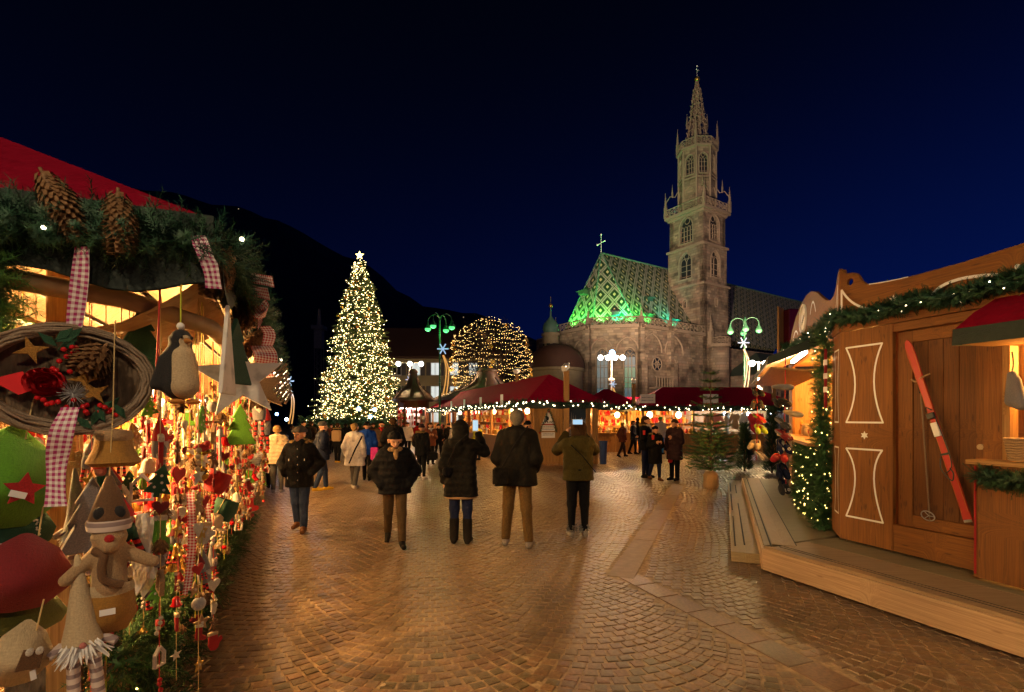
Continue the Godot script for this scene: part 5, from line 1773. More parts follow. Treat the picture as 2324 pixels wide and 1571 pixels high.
# a market stall in its own frame: front along +x facing +z, floor at 0
func stall(label: String, xf: Transform3D, L: float, W: float, eave: float, ridge: float, over := 0.45) -> Node3D:
	var t := thing("market_stall", label, "market stall")
	t.transform = xf
	var n := maxi(2, int(round(L / 2.6)) + 1)
	for i in n:
		for z in [0.0, -W]:
			var b := B.new()
			b.box(Vector3(0, eave * 0.5, 0), Vector3(0.11, eave, 0.11), Basis.IDENTITY, 0.008)
			obj("post", b, M.pine_v, t, Transform3D(Basis.IDENTITY, Vector3(0.06 + (L - 0.12) * i / (n - 1.0), 0, z)))
	var nb := int(L / 0.3)
	var pb := B.new()
	pb.box(Vector3(0, 0.46, 0), Vector3(L / nb - 0.008, 0.92, 0.03), Basis.IDENTITY, 0.004)
	var bb := B.new()
	bb.box(Vector3(0, eave * 0.5, 0), Vector3(L / nb - 0.006, eave - 0.02, 0.03), Basis.IDENTITY, 0.004)
	var pm := pb.mesh()
	var bm := bb.mesh()
	for i in nb:
		var x := L * (i + 0.5) / nb
		obj("plank", pm, M.pine_v, t, Transform3D(Basis.IDENTITY, Vector3(x, 0, 0.07)))
		obj("plank", bm, M.pine_v, t, Transform3D(Basis.IDENTITY, Vector3(x, 0, -W + 0.08)))
	var b := B.new()
	b.box(Vector3(L * 0.5, 0.945, -0.14), Vector3(L + 0.06, 0.045, 0.62), Basis.IDENTITY, 0.006)
	obj("counter", b, M.pine_h, t)
	for k in 3:
		b = B.new()
		b.box(Vector3(L * 0.5, 1.0 + k * 0.42, -W + 0.28), Vector3(L - 0.2, 0.03, 0.36))
		obj("shelf", b, M.pine_h, t)
	# canvas roof with hipped ends and a dark scalloped valance
	var rx := minf(W * 0.55, L * 0.45)
	var o := over
	var c := [Vector3(-o, eave, o), Vector3(L + o, eave, o), Vector3(L + o, eave, -W - o), Vector3(-o, eave, -W - o)]
	var r0 := Vector3(rx, ridge, -W * 0.5)
	var r1 := Vector3(L - rx, ridge, -W * 0.5)
	b = B.new()
	for q in [[c[0], c[1], r1, r0], [c[1], c[2], r1], [c[2], c[3], r0, r1], [c[3], c[0], r0]]:
		b.face(q, Vector3(0, 1, 0))
		var dn := []
		for p in q: dn.append(p - Vector3(0, 0.02, 0))
		b.face(dn, Vector3(0, -1, 0))
	obj("canvas_roof", b, M.canvas_crimson, t)
	b = B.new()
	for q in [[c[0], c[1], r1, r0], [c[1], c[2], r1], [c[2], c[3], r0, r1], [c[3], c[0], r0]]:
		var dn := []
		for p in q: dn.append(p - Vector3(0, 0.05, 0))
		b.face(dn, Vector3(0, -1, 0))
	obj("roof_lining", b, M.canvas_tan, t)
	b = B.new()
	for i in 4:
		var a: Vector3 = c[i]
		var e: Vector3 = c[(i + 1) % 4]
		var dv := (e - a)
		var m := int(dv.length() / 0.12)
		for k in m:
			var p := a + dv * (float(k) / m)
			var q := a + dv * (float(k + 1) / m)
			var h0 := 0.2 + 0.04 * absf(sin(k * 0.45))
			var h1 := 0.2 + 0.04 * absf(sin((k + 1) * 0.45))
			var nn := dv.cross(Vector3.UP).normalized()
			for s in [0.0, 0.006]: b.face([p + nn * s, q + nn * s, q + nn * s - Vector3(0, h1, 0), p + nn * s - Vector3(0, h0, 0)], nn * (1.0 if s > 0 else -1.0))
	obj("valance", b, M.canvas_green, t)
	return t
func hang_bulbs(xf: Transform3D, pts: Array, m: Material, e: float, c: Color, where: String, r := 0.07) -> void:
	for i in pts.size():
		var t := thing("hanging_lamp", "bare glowing bulb hanging on its flex " + where, "lamp", xf * (pts[i] as Vector3), 0.0, "bulbs " + where)
		var b := B.new()
		b.ball(Vector3.ZERO, Vector3(r, r * 1.15, r), 10, 7)
		obj("bulb", b, m, t)
		b = B.new()
		b.cyl(Vector3(0, r, 0), Vector3(0, r + 0.06, 0), 0.022, -1, 6)
		b.cyl(Vector3(0, r + 0.05, 0), Vector3(0, r + 0.4, 0), 0.005, -1, 4)
		obj("flex", b, M.iron, t)
		omni(xf * (pts[i] as Vector3), e * 2.2, c, 0.06)
func floodlight_post(label: String, foot: Vector3, h: float, aim: Vector3, e: float, c: Color, w := 0.17, cone := 9.0) -> void:
	var t := thing("flood_post", label, "floodlight post", foot)
	var b := B.new()
	b.box(Vector3(0, h * 0.5, 0), Vector3(w, h, w), Basis.IDENTITY, 0.01)
	obj("post", b, M.pine_v, t)
	var d := (aim - foot - Vector3(0, h, 0)).normalized()
	var bs := Basis.looking_at(d)
	b = B.new()
	b.box(Vector3(0, h + 0.16, 0) - d * 0.1, Vector3(0.2, 0.2, 0.42), bs, 0.03)
	var hd := obj("flood_head", b, M.white_paint, t)
	b = B.new()
	b.box(Vector3(0, h + 0.16, 0) + d * 0.115, Vector3(0.16, 0.16, 0.01), bs)
	obj("lamp_glass", b, M.lamp_warm, hd)
	spot(foot + Vector3(0, h + 0.16, 0) + d * 0.16, aim, e, c, cone, 0.08)

func build_market() -> void:
	M.kiosk_roof = mat(0.11, 0.055, 0.04, 0.5)
	kiosk("small pagoda roofed kiosk with red wares beside the big fir", at(938, 946, 37) * Vector3(1, 0, 1), 0.95, 8)
	kiosk("large bell shaped pagoda roof behind the long middle stall", at(1105, 946, 36.5) * Vector3(1, 0, 1), 2.45, 8)
	for k in 3: wares(Transform3D(Basis.IDENTITY, at(938, 946, 37) * Vector3(1, 0, 1)), -0.85, 0.85, 1.15 + k * 0.42, 0.95 - 0.12 * k, 0.17, ["gift_box", "cup", "candle"], ["felt_red", "felt_white", "gloss_red", "felt_pink"], "in the small pagoda kiosk", 1.5)
	# middle stall: end wall towards us, the long counter receding left
	var dirL := Vector3(-0.325, 0, -0.946)
	var nrm := Vector3(-0.946, 0, 0.325)
	var LM := 20.0
	var near := Vector3(0.72, 0, -18.3)
	# front along +x must run from far to near so that +z looks left
	var xf := Transform3D(Basis(-dirL, Vector3.UP, nrm), near + dirL * LM)
	stall("long middle stall with dark red canvas roof and lit shelves of wares", xf, LM, 2.5, 2.28, 3.42, 0.4)
	var sp := sprig(0.13, 16, 0.05, 0.006, 2)
	garland("light strung fir garland along the middle stall's eaves", [xf * Vector3(-0.4, 2.24, 0.44), xf * Vector3(LM * 0.35, 2.2, 0.45), xf * Vector3(LM * 0.7, 2.22, 0.45), xf * Vector3(LM + 0.42, 2.26, 0.44), xf * Vector3(LM + 0.44, 2.25, -1.2), xf * Vector3(LM + 0.44, 2.24, -2.9)], 0.12, 90, 7.0, M.bulb_white, sp, "", 0.024)
	for k in 4: wares(xf, 0.4, LM - 0.4, [0.97, 1.02, 1.44, 1.86][k], [-0.1, -2.2, -2.2, -2.2][k], 0.26, ["bottle", "gift_box", "ball", "cup", "figurine", "candle", "jar"], ["felt_gold", "felt_mustard", "felt_white", "felt_red", "gloss_red", "felt_cream", "felt_orange", "gloss_gold"], "in the long middle stall", 1.3)
	hang_bulbs(xf, [Vector3(LM - 1.4, 1.98, -0.35), Vector3(LM - 2.3, 1.98, -0.35), Vector3(LM - 3.3, 1.98, -0.35), Vector3(LM - 6, 2.0, -0.4), Vector3(LM - 9, 2.0, -0.4), Vector3(LM - 13, 2.0, -0.4), Vector3(LM - 17, 2.0, -0.4)], M.lamp_warm, 1.7, Color(1.0, 0.7, 0.36), "in the long middle stall", 0.1)
	for k in 4:
		var b := B.new()
		b.box(Vector3.ZERO, Vector3(0.3, 0.42, 0.02))
		tag(obj("price_board", b, M.white_paint, self, Transform3D(xf.basis, xf * Vector3(LM - 2.0 - k * 3.1, 2.42, 0.5))), "small white board on the red roof's edge of the middle stall", "board", "white boards on the middle stall's roof edge")
	# the end wall of planks with door gap, sign, printed poster and lit window
	var ex := Transform3D(Basis(-nrm, Vector3.UP, -dirL), near - dirL * 0.13)
	var ew := thing("stall_end_wall", "pale pine plank end wall of the middle stall carrying a warning sign", "wall")
	ew.transform = ex
	var pk := B.new()
	pk.box(Vector3(0, 1.06, 0), Vector3(0.128, 2.12, 0.035), Basis.IDENTITY, 0.005)
	var pkm := pk.mesh()
	for i in 8: obj("plank", pkm, M.pine_v, ew, Transform3D(Basis.IDENTITY, Vector3(0.12 + i * 0.133, 0.06, 0)))
	for i in 2: obj("plank", pkm, M.pine_v, ew, Transform3D(Basis.IDENTITY, Vector3(2.2 + i * 0.2, 0.06, 0)))
	pk = B.new()
	pk.box(Vector3(0, 0.42, 0), Vector3(0.128, 0.84, 0.035), Basis.IDENTITY, 0.005)
	pkm = pk.mesh()
	for i in 7: obj("plank", pkm, M.pine_v, ew, Transform3D(Basis.IDENTITY, Vector3(1.38 + i * 0.133, 0.06, 0)))
	for x in [0.02, 1.07, 2.1, 2.5]:
		var b := B.new()
		b.box(Vector3(x, 1.12, 0.03), Vector3(0.09, 2.24, 0.09), Basis.IDENTITY, 0.008)
		obj("post", b, M.pine_v, ew)
	# printed winter view on dark blue cloth
	var im := Image.create(128, 160, false, Image.FORMAT_RGB8)
	var nz := FastNoiseLite.new()
	nz.frequency = 0.05
	for y in 160:
		for x in 128:
			var ri := 62 + nz.get_noise_1d(x * 1.6) * 46.0
			var k := 0.5 + 0.5 * nz.get_noise_2d(x * 2.2, y * 2.2)
			var c := Color(0.012, 0.03, 0.06).lerp(Color(0.03, 0.06, 0.1), k * y / 160.0)
			if y > ri: c = Color(0.1, 0.11, 0.13).lerp(Color(0.4, 0.4, 0.42), clampf(k * 1.8 - 0.6, 0, 1))
			if absf(x - 46) < 4 - clampf((60.0 - y) * 0.1, 0, 4) and y > 24 and y < 96: c = Color(0.2, 0.19, 0.2)
			im.set_pixel(x, y, c.linear_to_srgb())
	var pb := B.new()
	pb.quad_uv([Vector3(-0.47, -0.62, 0), Vector3(0.47, -0.62, 0), Vector3(0.47, 0.62, 0), Vector3(-0.47, 0.62, 0)], [Vector2(0, 1), Vector2(1, 1), Vector2(1, 0), Vector2(0, 0)], Vector3(0, 0, 1))
	tag(obj("winter_poster", pb, printed(ImageTexture.create_from_image(im), 0.6), self, ex * Transform3D(Basis.IDENTITY, Vector3(1.6, 1.53, 0.03))), "dark blue poster of a snowy town on the middle stall's end", "poster")
	# warning sign in a fir edged triangle, two white notices under it
	var sg := thing("warning_sign", "white triangular warning sign with a black walker and small dogs", "sign")
	sg.transform = ex * Transform3D(Basis.IDENTITY, Vector3(0.56, 1.5, 0.025))
	var b := B.new()
	b.prism(PackedVector2Array([Vector2(-0.25, 0), Vector2(0.25, 0), Vector2(0, 0.5)]), 0.012)
	obj("panel", b, M.white_paint, sg)
	b = B.new()
	b.box(Vector3(0, -0.015, 0.008), Vector3(0.5, 0.03, 0.006))
	obj("red_bar", b, M.felt_red, sg)
	b = B.new()
	b.tube([Vector3(-0.13, 0.04, 0.012), Vector3(-0.07, 0.12, 0.012), Vector3(-0.05, 0.2, 0.012)], 0.018, 5)
	b.tube([Vector3(-0.01, 0.04, 0.012), Vector3(-0.06, 0.12, 0.012)], 0.018, 5)
	b.ball(Vector3(-0.03, 0.2, 0.012), Vector3(0.055, 0.075, 0.012), 8, 5)
	b.ball(Vector3(-0.085, 0.27, 0.012), Vector3(0.025, 0.028, 0.012), 8, 5)
	for x in [0.06, 0.13]:
		b.tube([Vector3(x, 0.035, 0.012), Vector3(x + 0.015, 0.1, 0.012)], 0.012, 4)
		b.tube([Vector3(x - 0.02, 0.07, 0.012), Vector3(x + 0.03, 0.08, 0.012)], 0.01, 4)
	obj("pictogram", b, M.felt_black, sg)
	for k in 2:
		b = B.new()
		b.box(Vector3(0.0, -0.15 - k * 0.25, 0.004), Vector3(0.52, 0.2, 0.01))
		var nt := obj("notice", b, M.white_paint, sg)
		for r in [3, 2][k]:
			b = B.new()
			var x := -0.22
			while x < 0.2:
				var w := rf(0.012, 0.03)
				b.box(Vector3(x + w * 0.5, -0.09 - k * 0.25 - r * 0.055, 0.011), Vector3(w, 0.024, 0.002))
				x += w + rf(0.006, 0.02)
			obj("lettering", b, [M.felt_deep_green, M.felt_dark_red, M.felt_blue][r] if k == 0 else [M.felt_gray, M.felt_blue][r], nt)
	garland("fir trimmed triangle framing the warning sign", [ex * Vector3(0.23, 1.2, 0.06), ex * Vector3(0.56, 2.04, 0.06), ex * Vector3(0.9, 1.2, 0.06)], 0.03, 120, 1.0, M.gloss_red, sprig(0.06, 12, 0.03, 0.004, 3), "", 0.03)
	floodlight_post("thick pale post with white floodlight at the middle stall's end", ex * Vector3(1.22, 0, 0.14), 3.42, Vector3(31, 34, -86), 4300.0, Color(1.0, 0.88, 0.74), 0.2, 24.0)
	floodlight_post("post with white floodlight halfway along the middle stall", xf * Vector3(LM - 5.0, 0, -1.2), 3.7, Vector3(13, 14, -78), 700.0, Color(1.0, 0.9, 0.76), 0.14)
	wares(ex, 1.95, 2.45, 1.0, -0.2, 0.1, ["figurine", "candle", "ball"], ["felt_gold", "felt_cream", "gloss_red"], "in the end window of the middle stall", 1.2)
	hang_bulbs(ex, [Vector3(2.3, 1.85, -0.25)], M.lamp_warm, 1.2, Color(1.0, 0.68, 0.32), "in the end window of the middle stall", 0.1)
	b = B.new()
	b.lathe([Vector2(0, 0), Vector2(0.12, 0), Vector2(0.15, 0.82), Vector2(0.17, 0.86), Vector2(0.15, 0.86), Vector2(0.13, 0.8), Vector2(0, 0.8)], 14)
	tag(obj("blue_bin", b, M.felt_blue, self, Transform3D(Basis.IDENTITY, at(1369, 946, 19.0) * Vector3(1, 0, 1))), "blue plastic bin at the corner of the middle stall", "bin")
	# stalls on the far right
	var xa := Transform3D(Basis(Vector3.UP, -0.06), Vector3(3.6, 0, -25.6))
	stall("small amber lit trinket stall behind the woman in olive", xa, 2.5, 2.2, 2.32, 3.2, 0.35)
	for k in 5: wares(xa, 0.15, 2.4, [0.97, 1.02, 1.44, 1.86, 1.3][k], [-0.05, -1.85, -1.85, -1.85, -0.9][k], 0.12, ["figurine", "ball", "candle", "cup", "jar"], ["felt_gold", "felt_cream", "gloss_red", "felt_red", "gloss_gold", "felt_white"], "in the trinket stall", 1.2)
	hang_bulbs(xa, [Vector3(0.6, 1.85, -0.3), Vector3(1.7, 1.85, -0.3)], M.lamp_warm, 2.4, Color(1.0, 0.66, 0.3), "in the trinket stall", 0.13)
	var xb := Transform3D(Basis(Vector3.UP, 0.03), Vector3(6.2, 0, -24.4))
	stall("wide right stall with dark red roof selling food and knitwear", xb, 7.4, 2.6, 2.26, 3.25, 0.4)
	garland("light strung fir garland along the wide right stall's eaves", [xb * Vector3(-0.8, 2.32, 0.2), xb * Vector3(-0.42, 2.2, 0.44), xb * Vector3(3.6, 2.17, 0.45), xb * Vector3(7.8, 2.22, 0.44)], 0.13, 110, 8.0, M.bulb_white, sp, "", 0.026)
	garland("light strung fir garland along the trinket stall's eaves", [xa * Vector3(-0.9, 2.36, 0.38), xa * Vector3(1.2, 2.28, 0.4), xa * Vector3(2.9, 2.26, 0.38)], 0.13, 110, 8.0, M.bulb_white, sp, "", 0.026)
	for k in 4: wares(xb, 0.2, 3.0, [0.97, 1.02, 1.44, 1.86][k], [-0.1, -2.2, -2.2, -2.2][k], 0.16, ["bottle", "jar", "gift_box", "cup"], ["felt_orange", "felt_gold", "felt_red", "felt_mustard", "felt_cream"], "in the food end of the wide right stall", 1.5)
	hang_bulbs(xb, [Vector3(0.5, 1.85, -0.4), Vector3(1.9, 1.85, -0.35)], M.lamp_warm, 2.4, Color(1.0, 0.7, 0.34), "in the food end of the wide right stall", 0.14)
	hang_bulbs(xb, [Vector3(4.4, 1.9, -0.9), Vector3(5.6, 1.9, -0.9), Vector3(6.8, 1.9, -0.9)], M.bulb_cold, 2.2, Color(0.75, 0.88, 1.0), "over the knitwear in the wide right stall", 0.08)
	for i in 11:
		var x := 3.2 + i * 0.42
		var mk: String = ["felt_beige", "felt_pink", "felt_cream", "felt_beige", "felt_white", "felt_red", "felt_red", "felt_silver", "felt_silver", "felt_gray", "felt_brown"][i]
		b = B.new()
		var poly := PackedVector2Array([Vector2(-0.16, -0.7), Vector2(0.15, -0.78 - 0.1 * (i % 3)), Vector2(0.14, -0.25), Vector2(0.27, -0.45), Vector2(0.32, -0.35), Vector2(0.16, 0.02), Vector2(0.05, 0.0), Vector2(0, -0.04), Vector2(-0.05, 0), Vector2(-0.16, 0.02), Vector2(-0.32, -0.38), Vector2(-0.25, -0.46), Vector2(-0.14, -0.25)])
		b.prism(poly, 0.07, Transform3D.IDENTITY, 0.012)
		b.tube([Vector3(0, -0.02, 0), Vector3(0, 0.1, 0), Vector3(0.03, 0.14, 0)], 0.008, 4)
		tag(obj("sweater", b, M[mk], self, xb * Transform3D(Basis(Vector3.UP, rf(-0.9, 0.9)), Vector3(x, 1.9, 0.1 + rf(-0.1, 0.2)))), mk.replace("felt_", "") + " knitted garment hanging " + ["over the blue lit counter", "at the open end"][0 if i < 6 else 1] + " of the wide right stall", "sweater", "knitwear hung on the wide right stall")
	b = B.new()
	b.box(Vector3(0, 0, 0), Vector3(0.7, 0.42, 0.03))
	for q in [[1480.0, "white notice board on the left part of the wide stall's roof edge"], [1623.0, "white notice board behind the small fir on the wide stall's roof"]]:
		var nbp := obj("notice_board", b, M.white_paint, self, Transform3D(Basis.IDENTITY, at(q[0] - 10.0, 905, 23.9)))
		tag(nbp, q[1], "notice board")
		if q[0] < 1500:
			for k in 2:
				var tb := B.new()
				for i in 12: tb.box(Vector3(-0.26 + i * 0.045, 0.05 - k * 0.13, 0.017), Vector3(rf(0.015, 0.04), 0.03, 0.002))
				obj("lettering", tb, M.felt_blue, nbp)
	floodlight_post("slim post with white floodlight between the right stalls", Vector3(6.0, 0, -25.2), 3.4, Vector3(20, 15, -78), 660.0, Color(1.0, 0.88, 0.74), 0.16)
	floodlight_post("pale post with floodlight at the wide stall's right end", Vector3(12.6, 0, -24.6), 3.3, Vector3(36, 20, -86), 1200.0, Color(1.0, 0.78, 0.66), 0.16, 20.0)
	xb = Transform3D(Basis(Vector3.UP, 0.2), Vector3(5.6, 0, -33))
	stall("red roofed stall glimpsed behind the right stalls", xb, 6.0, 2.6, 2.3, 3.1, 0.4)

# ---- the long ornament stall on the left
func star_poly(R: float, r: float, n := 5, rot := PI / 2) -> PackedVector2Array:
	var p := PackedVector2Array()
	for i in n * 2: p.append(Vector2(cos(rot + i * PI / n), sin(rot + i * PI / n)) * (R if i % 2 == 0 else r))
	return p
func pinecone(ln: float, w: float, sd: int, open := 0.35) -> ArrayMesh:   # hangs down from its stalk at the origin
	var b := B.new()
	var r := RandomNumberGenerator.new()
	r.seed = sd
	var prof := []
	for i in 9:
		var f := i / 8.0
		prof.append(Vector2(w * 0.5 * 0.78 * sin(PI * clampf(0.12 + 0.8 * f, 0, 1)), -ln + ln * f))
	b.lathe(prof, 10)
	var rows := int(ln / 0.013)
	for j in rows:
		var f := (j + 0.5) / rows
		var rad := w * 0.5 * sin(PI * (0.14 + 0.76 * f)) * 0.86
		var n := maxi(5, int(rad * TAU / 0.017))
		for i in n:
			var a := TAU * (i + 0.5 * (j % 2)) / n + r.randf_range(-0.08, 0.08)
			var o := Vector3(cos(a), 0, sin(a))
			var s := Vector3(-sin(a), 0, cos(a)) * 0.0105
			var c := o * rad + Vector3(0, -ln + ln * f, 0)
			var tip := c + o * (0.016 + open * 0.012) + Vector3(0, -0.012, 0)
			var up := c + o * 0.004 + Vector3(0, 0.009, 0)
			var nn := (o + Vector3(0, -0.35, 0)).normalized()
			var n2 := (o * 0.4 + Vector3(0, 1, 0)).normalized()
			b.tri(up - s, tip - s * 0.4, tip + s * 0.4, n2, n2, n2)
			b.tri(up - s, tip + s * 0.4, up + s, n2, n2, n2)
			b.tri(c - s + Vector3(0, -0.009, 0), tip - s * 0.4, tip + s * 0.4, nn, nn, nn)
			b.tri(c - s + Vector3(0, -0.009, 0), tip + s * 0.4, c + s + Vector3(0, -0.009, 0), nn, nn, nn)
	b.cyl(Vector3.ZERO, Vector3(0, 0.02, 0), 0.006, -1, 5)
	return b.mesh()
func ribbon(label: String, pts: Array, side: Vector3, w: float, m: Material, group := "") -> void:
	var b := B.new()
	var p := []
	for i in pts.size() - 1:
		for k in 6:
			var f := k / 6.0
			var q: Vector3 = (pts[i] as Vector3).cubic_interpolate(pts[i + 1], pts[maxi(i - 1, 0)], pts[mini(i + 2, pts.size() - 1)], f)
			p.append(q)
	p.append(pts[-1])
	var sd := []
	for i in p.size(): sd.append((side + Vector3(0.25 * sin(i * 0.5), 0.12 * sin(i * 0.7), 0.3 * cos(i * 0.45))).normalized())
	b.strip(p, sd, w, 0.002)
	tag(obj("ribbon", b, m), label, "ribbon", group)
func facing(p: Vector3, roll := 0.0, off := 0.0) -> Transform3D:   # upright, turned to the alley with a little turn of its own
	var a := atan2(-p.x, -p.z) + off
	return Transform3D(Basis(Vector3.UP, a) * Basis(Vector3.BACK, roll), p)
func toy(called: String, label: String, cat: String, xf: Transform3D, group := "") -> Node3D:
	var t := thing(called, label, cat, Vector3.ZERO, 0.0, group)
	t.transform = xf
	return t

var orn := {}
func ornament(kind: String) -> Array:   # meshes: [name, mesh, material or null for the tint]
	if orn.has(kind): return orn[kind]
	var out := []
	var b := B.new()
	var c := B.new()
	c.cyl(Vector3(0, 0.0, 0), Vector3(0, 0.05, 0), 0.0016, -1, 4)
	match kind:
		"felt_star":
			b.prism(star_poly(0.062, 0.028), 0.014, Transform3D.IDENTITY, 0.004)
			out.append(["body", b.mesh(), null])
			b = B.new()
			b.ball(Vector3(0, 0, 0.008), Vector3(0.012, 0.012, 0.006), 6, 4)
			out.append(["button", b.mesh(), M.felt_white])
		"felt_heart":
			var p := PackedVector2Array()
			for i in 22:
				var t := TAU * i / 22
				p.append(Vector2(16 * pow(sin(t), 3), 13 * cos(t) - 5 * cos(2 * t) - 2 * cos(3 * t) - cos(4 * t)) * 0.0033)
			b.prism(p, 0.02, Transform3D.IDENTITY, 0.006)
			out.append(["body", b.mesh(), null])
		"felt_tree":
			b.prism(PackedVector2Array([Vector2(0, 0.08), Vector2(-0.035, 0.03), Vector2(-0.02, 0.03), Vector2(-0.05, -0.02), Vector2(-0.03, -0.02), Vector2(-0.065, -0.07), Vector2(-0.012, -0.07), Vector2(-0.012, -0.09), Vector2(0.012, -0.09), Vector2(0.012, -0.07), Vector2(0.065, -0.07), Vector2(0.03, -0.02), Vector2(0.05, -0.02), Vector2(0.02, 0.03), Vector2(0.035, 0.03)]), 0.012, Transform3D.IDENTITY, 0.003)
			out.append(["body", b.mesh(), null])
			b = B.new()
			for q in [[0, 0.02], [-0.02, -0.04], [0.025, -0.05], [0.008, -0.015]]: b.ball(Vector3(q[0], q[1], 0.007), Vector3(0.007, 0.007, 0.004), 6, 4)
			out.append(["bead", b.mesh(), M.felt_white])
		"bell":
			b.lathe([Vector2(0.05, -0.05), Vector2(0.054, -0.045), Vector2(0.038, -0.015), Vector2(0.034, 0.02), Vector2(0.018, 0.042), Vector2(0, 0.047)], 14)
			out.append(["body", b.mesh(), null])
			b = B.new()
			b.ball(Vector3(0, -0.055, 0), Vector3.ONE * 0.013, 7, 5)
			out.append(["clapper", b.mesh(), M.gloss_gold])
		"glass_ball":
			b.ball(Vector3(0, -0.01, 0), Vector3.ONE * 0.036, 12, 8)
			out.append(["body", b.mesh(), null])
			b = B.new()
			b.cyl(Vector3(0, 0.024, 0), Vector3(0, 0.034, 0), 0.009, -1, 8)
			out.append(["cap", b.mesh(), M.gloss_gold])
		"gnome":
			b.lathe([Vector2(0.036, 0.0), Vector2(0.03, 0.03), Vector2(0.016, 0.08), Vector2(0.004, 0.12), Vector2(0, 0.125)], 10)
			out.append(["hat", b.mesh(), null])
			b = B.new()
			b.lathe([Vector2(0, -0.085), Vector2(0.028, -0.08), Vector2(0.034, -0.04), Vector2(0.03, 0.0), Vector2(0, 0.005)], 10)
			out.append(["body", b.mesh(), M.felt_gray])
			b = B.new()
			b.lathe([Vector2(0, -0.07), Vector2(0.014, -0.045), Vector2(0.026, -0.005), Vector2(0, 0.0)], 8, Transform3D(Basis.IDENTITY, Vector3(0, 0, 0.018)))
			out.append(["beard", b.mesh(), M.felt_white])
			b = B.new()
			b.ball(Vector3(0, -0.004, 0.042), Vector3.ONE * 0.011, 7, 5)
			out.append(["nose", b.mesh(), M.felt_pink])
			for s in [-1, 1]:
				b = B.new()
				b.tube([Vector3(s * 0.014, -0.08, 0), Vector3(s * 0.017, -0.15, 0.004)], 0.008, 6)
				b.ball(Vector3(s * 0.018, -0.155, 0.012), Vector3(0.011, 0.008, 0.02), 6, 4)
				out.append(["leg", b.mesh(), M.stripe_elf])
		"stocking":
			b.prism(PackedVector2Array([Vector2(-0.03, 0.07), Vector2(0.03, 0.07), Vector2(0.03, -0.02), Vector2(0.07, -0.045), Vector2(0.07, -0.07), Vector2(0.05, -0.08), Vector2(-0.02, -0.075), Vector2(-0.032, -0.05)]), 0.02, Transform3D.IDENTITY, 0.005)
			out.append(["body", b.mesh(), null])
			b = B.new()
			b.box(Vector3(0, 0.065, 0), Vector3(0.07, 0.028, 0.028), Basis.IDENTITY, 0.006)
			out.append(["cuff", b.mesh(), M.felt_white])
		"mitten":
			b.prism(PackedVector2Array([Vector2(-0.028, 0.05), Vector2(0.028, 0.05), Vector2(0.032, 0.01), Vector2(0.055, 0.02), Vector2(0.062, 0.0), Vector2(0.04, -0.025), Vector2(0.03, -0.055), Vector2(0.01, -0.07), Vector2(-0.02, -0.062), Vector2(-0.034, -0.03)]), 0.02, Transform3D.IDENTITY, 0.005)
			out.append(["body", b.mesh(), null])
			b = B.new()
			b.box(Vector3(0, 0.05, 0), Vector3(0.066, 0.024, 0.026), Basis.IDENTITY, 0.005)
			out.append(["cuff", b.mesh(), M.felt_cream])
		"small_cone": out.append(["body", pinecone(0.085, 0.062, 3, 0.9), M.cone])
		"wool_balls":
			for k in 4: b.ball(Vector3(0.006 * sin(k * 2.0), 0.03 - k * 0.036, 0.004 * cos(k * 3.0)), Vector3.ONE * 0.016, 8, 6)
			out.append(["body", b.mesh(), null])
		"gingerbread":
			b.prism(PackedVector2Array([Vector2(-0.013, 0.03), Vector2(-0.022, 0.045), Vector2(-0.018, 0.066), Vector2(0, 0.074), Vector2(0.018, 0.066), Vector2(0.022, 0.045), Vector2(0.013, 0.03), Vector2(0.05, 0.026), Vector2(0.055, 0.01), Vector2(0.022, 0.004), Vector2(0.024, -0.025), Vector2(0.044, -0.062), Vector2(0.026, -0.072), Vector2(0, -0.035), Vector2(-0.026, -0.072), Vector2(-0.044, -0.062), Vector2(-0.024, -0.025), Vector2(-0.022, 0.004), Vector2(-0.055, 0.01), Vector2(-0.05, 0.026)]), 0.014, Transform3D.IDENTITY, 0.004)
			out.append(["body", b.mesh(), null])
			b = B.new()
			for q in [[-0.008, 0.053], [0.008, 0.053], [0, 0.015], [0, -0.005]]: b.ball(Vector3(q[0], q[1], 0.008), Vector3.ONE * 0.004, 5, 3)
			out.append(["icing", b.mesh(), M.felt_white])
		"wind_chime":
			b.cyl(Vector3(0, 0.04, 0), Vector3(0, 0.05, 0), 0.045, -1, 12)
			out.append(["body", b.mesh(), null])
			for k in 6:
				b = B.new()
				b.cyl(Vector3(cos(k * 1.05) * 0.035, 0.03, sin(k * 1.05) * 0.035), Vector3(cos(k * 1.05) * 0.035, -0.13 - 0.018 * k, sin(k * 1.05) * 0.035), 0.006, -1, 6)
				out.append(["chime_rod", b.mesh(), M.felt_silver])
		"wooden_house":
			b.prism(PackedVector2Array([Vector2(-0.045, -0.06), Vector2(0.045, -0.06), Vector2(0.045, 0.02), Vector2(0, 0.07), Vector2(-0.045, 0.02), Vector2(-0.045, -0.058), Vector2(-0.034, -0.05), Vector2(-0.034, 0.014), Vector2(0, 0.052), Vector2(0.034, 0.014), Vector2(0.034, -0.05), Vector2(-0.034, -0.052)]), 0.022)
			out.append(["body", b.mesh(), null])
		"bird":
			b.ball(Vector3(0, 0, 0), Vector3(0.028, 0.026, 0.045), 10, 7)
			b.ball(Vector3(0, 0.024, 0.032), Vector3.ONE * 0.02, 8, 6)
			b.box(Vector3(0, 0.0, -0.06), Vector3(0.022, 0.006, 0.05))
			out.append(["body", b.mesh(), null])
			b = B.new()
			b.cyl(Vector3(0, 0.022, 0.05), Vector3(0, 0.02, 0.064), 0.005, 0.001, 5)
			out.append(["beak", b.mesh(), M.felt_orange])
	out.append(["cord", c.mesh(), M.cord])
	orn[kind] = out
	return out
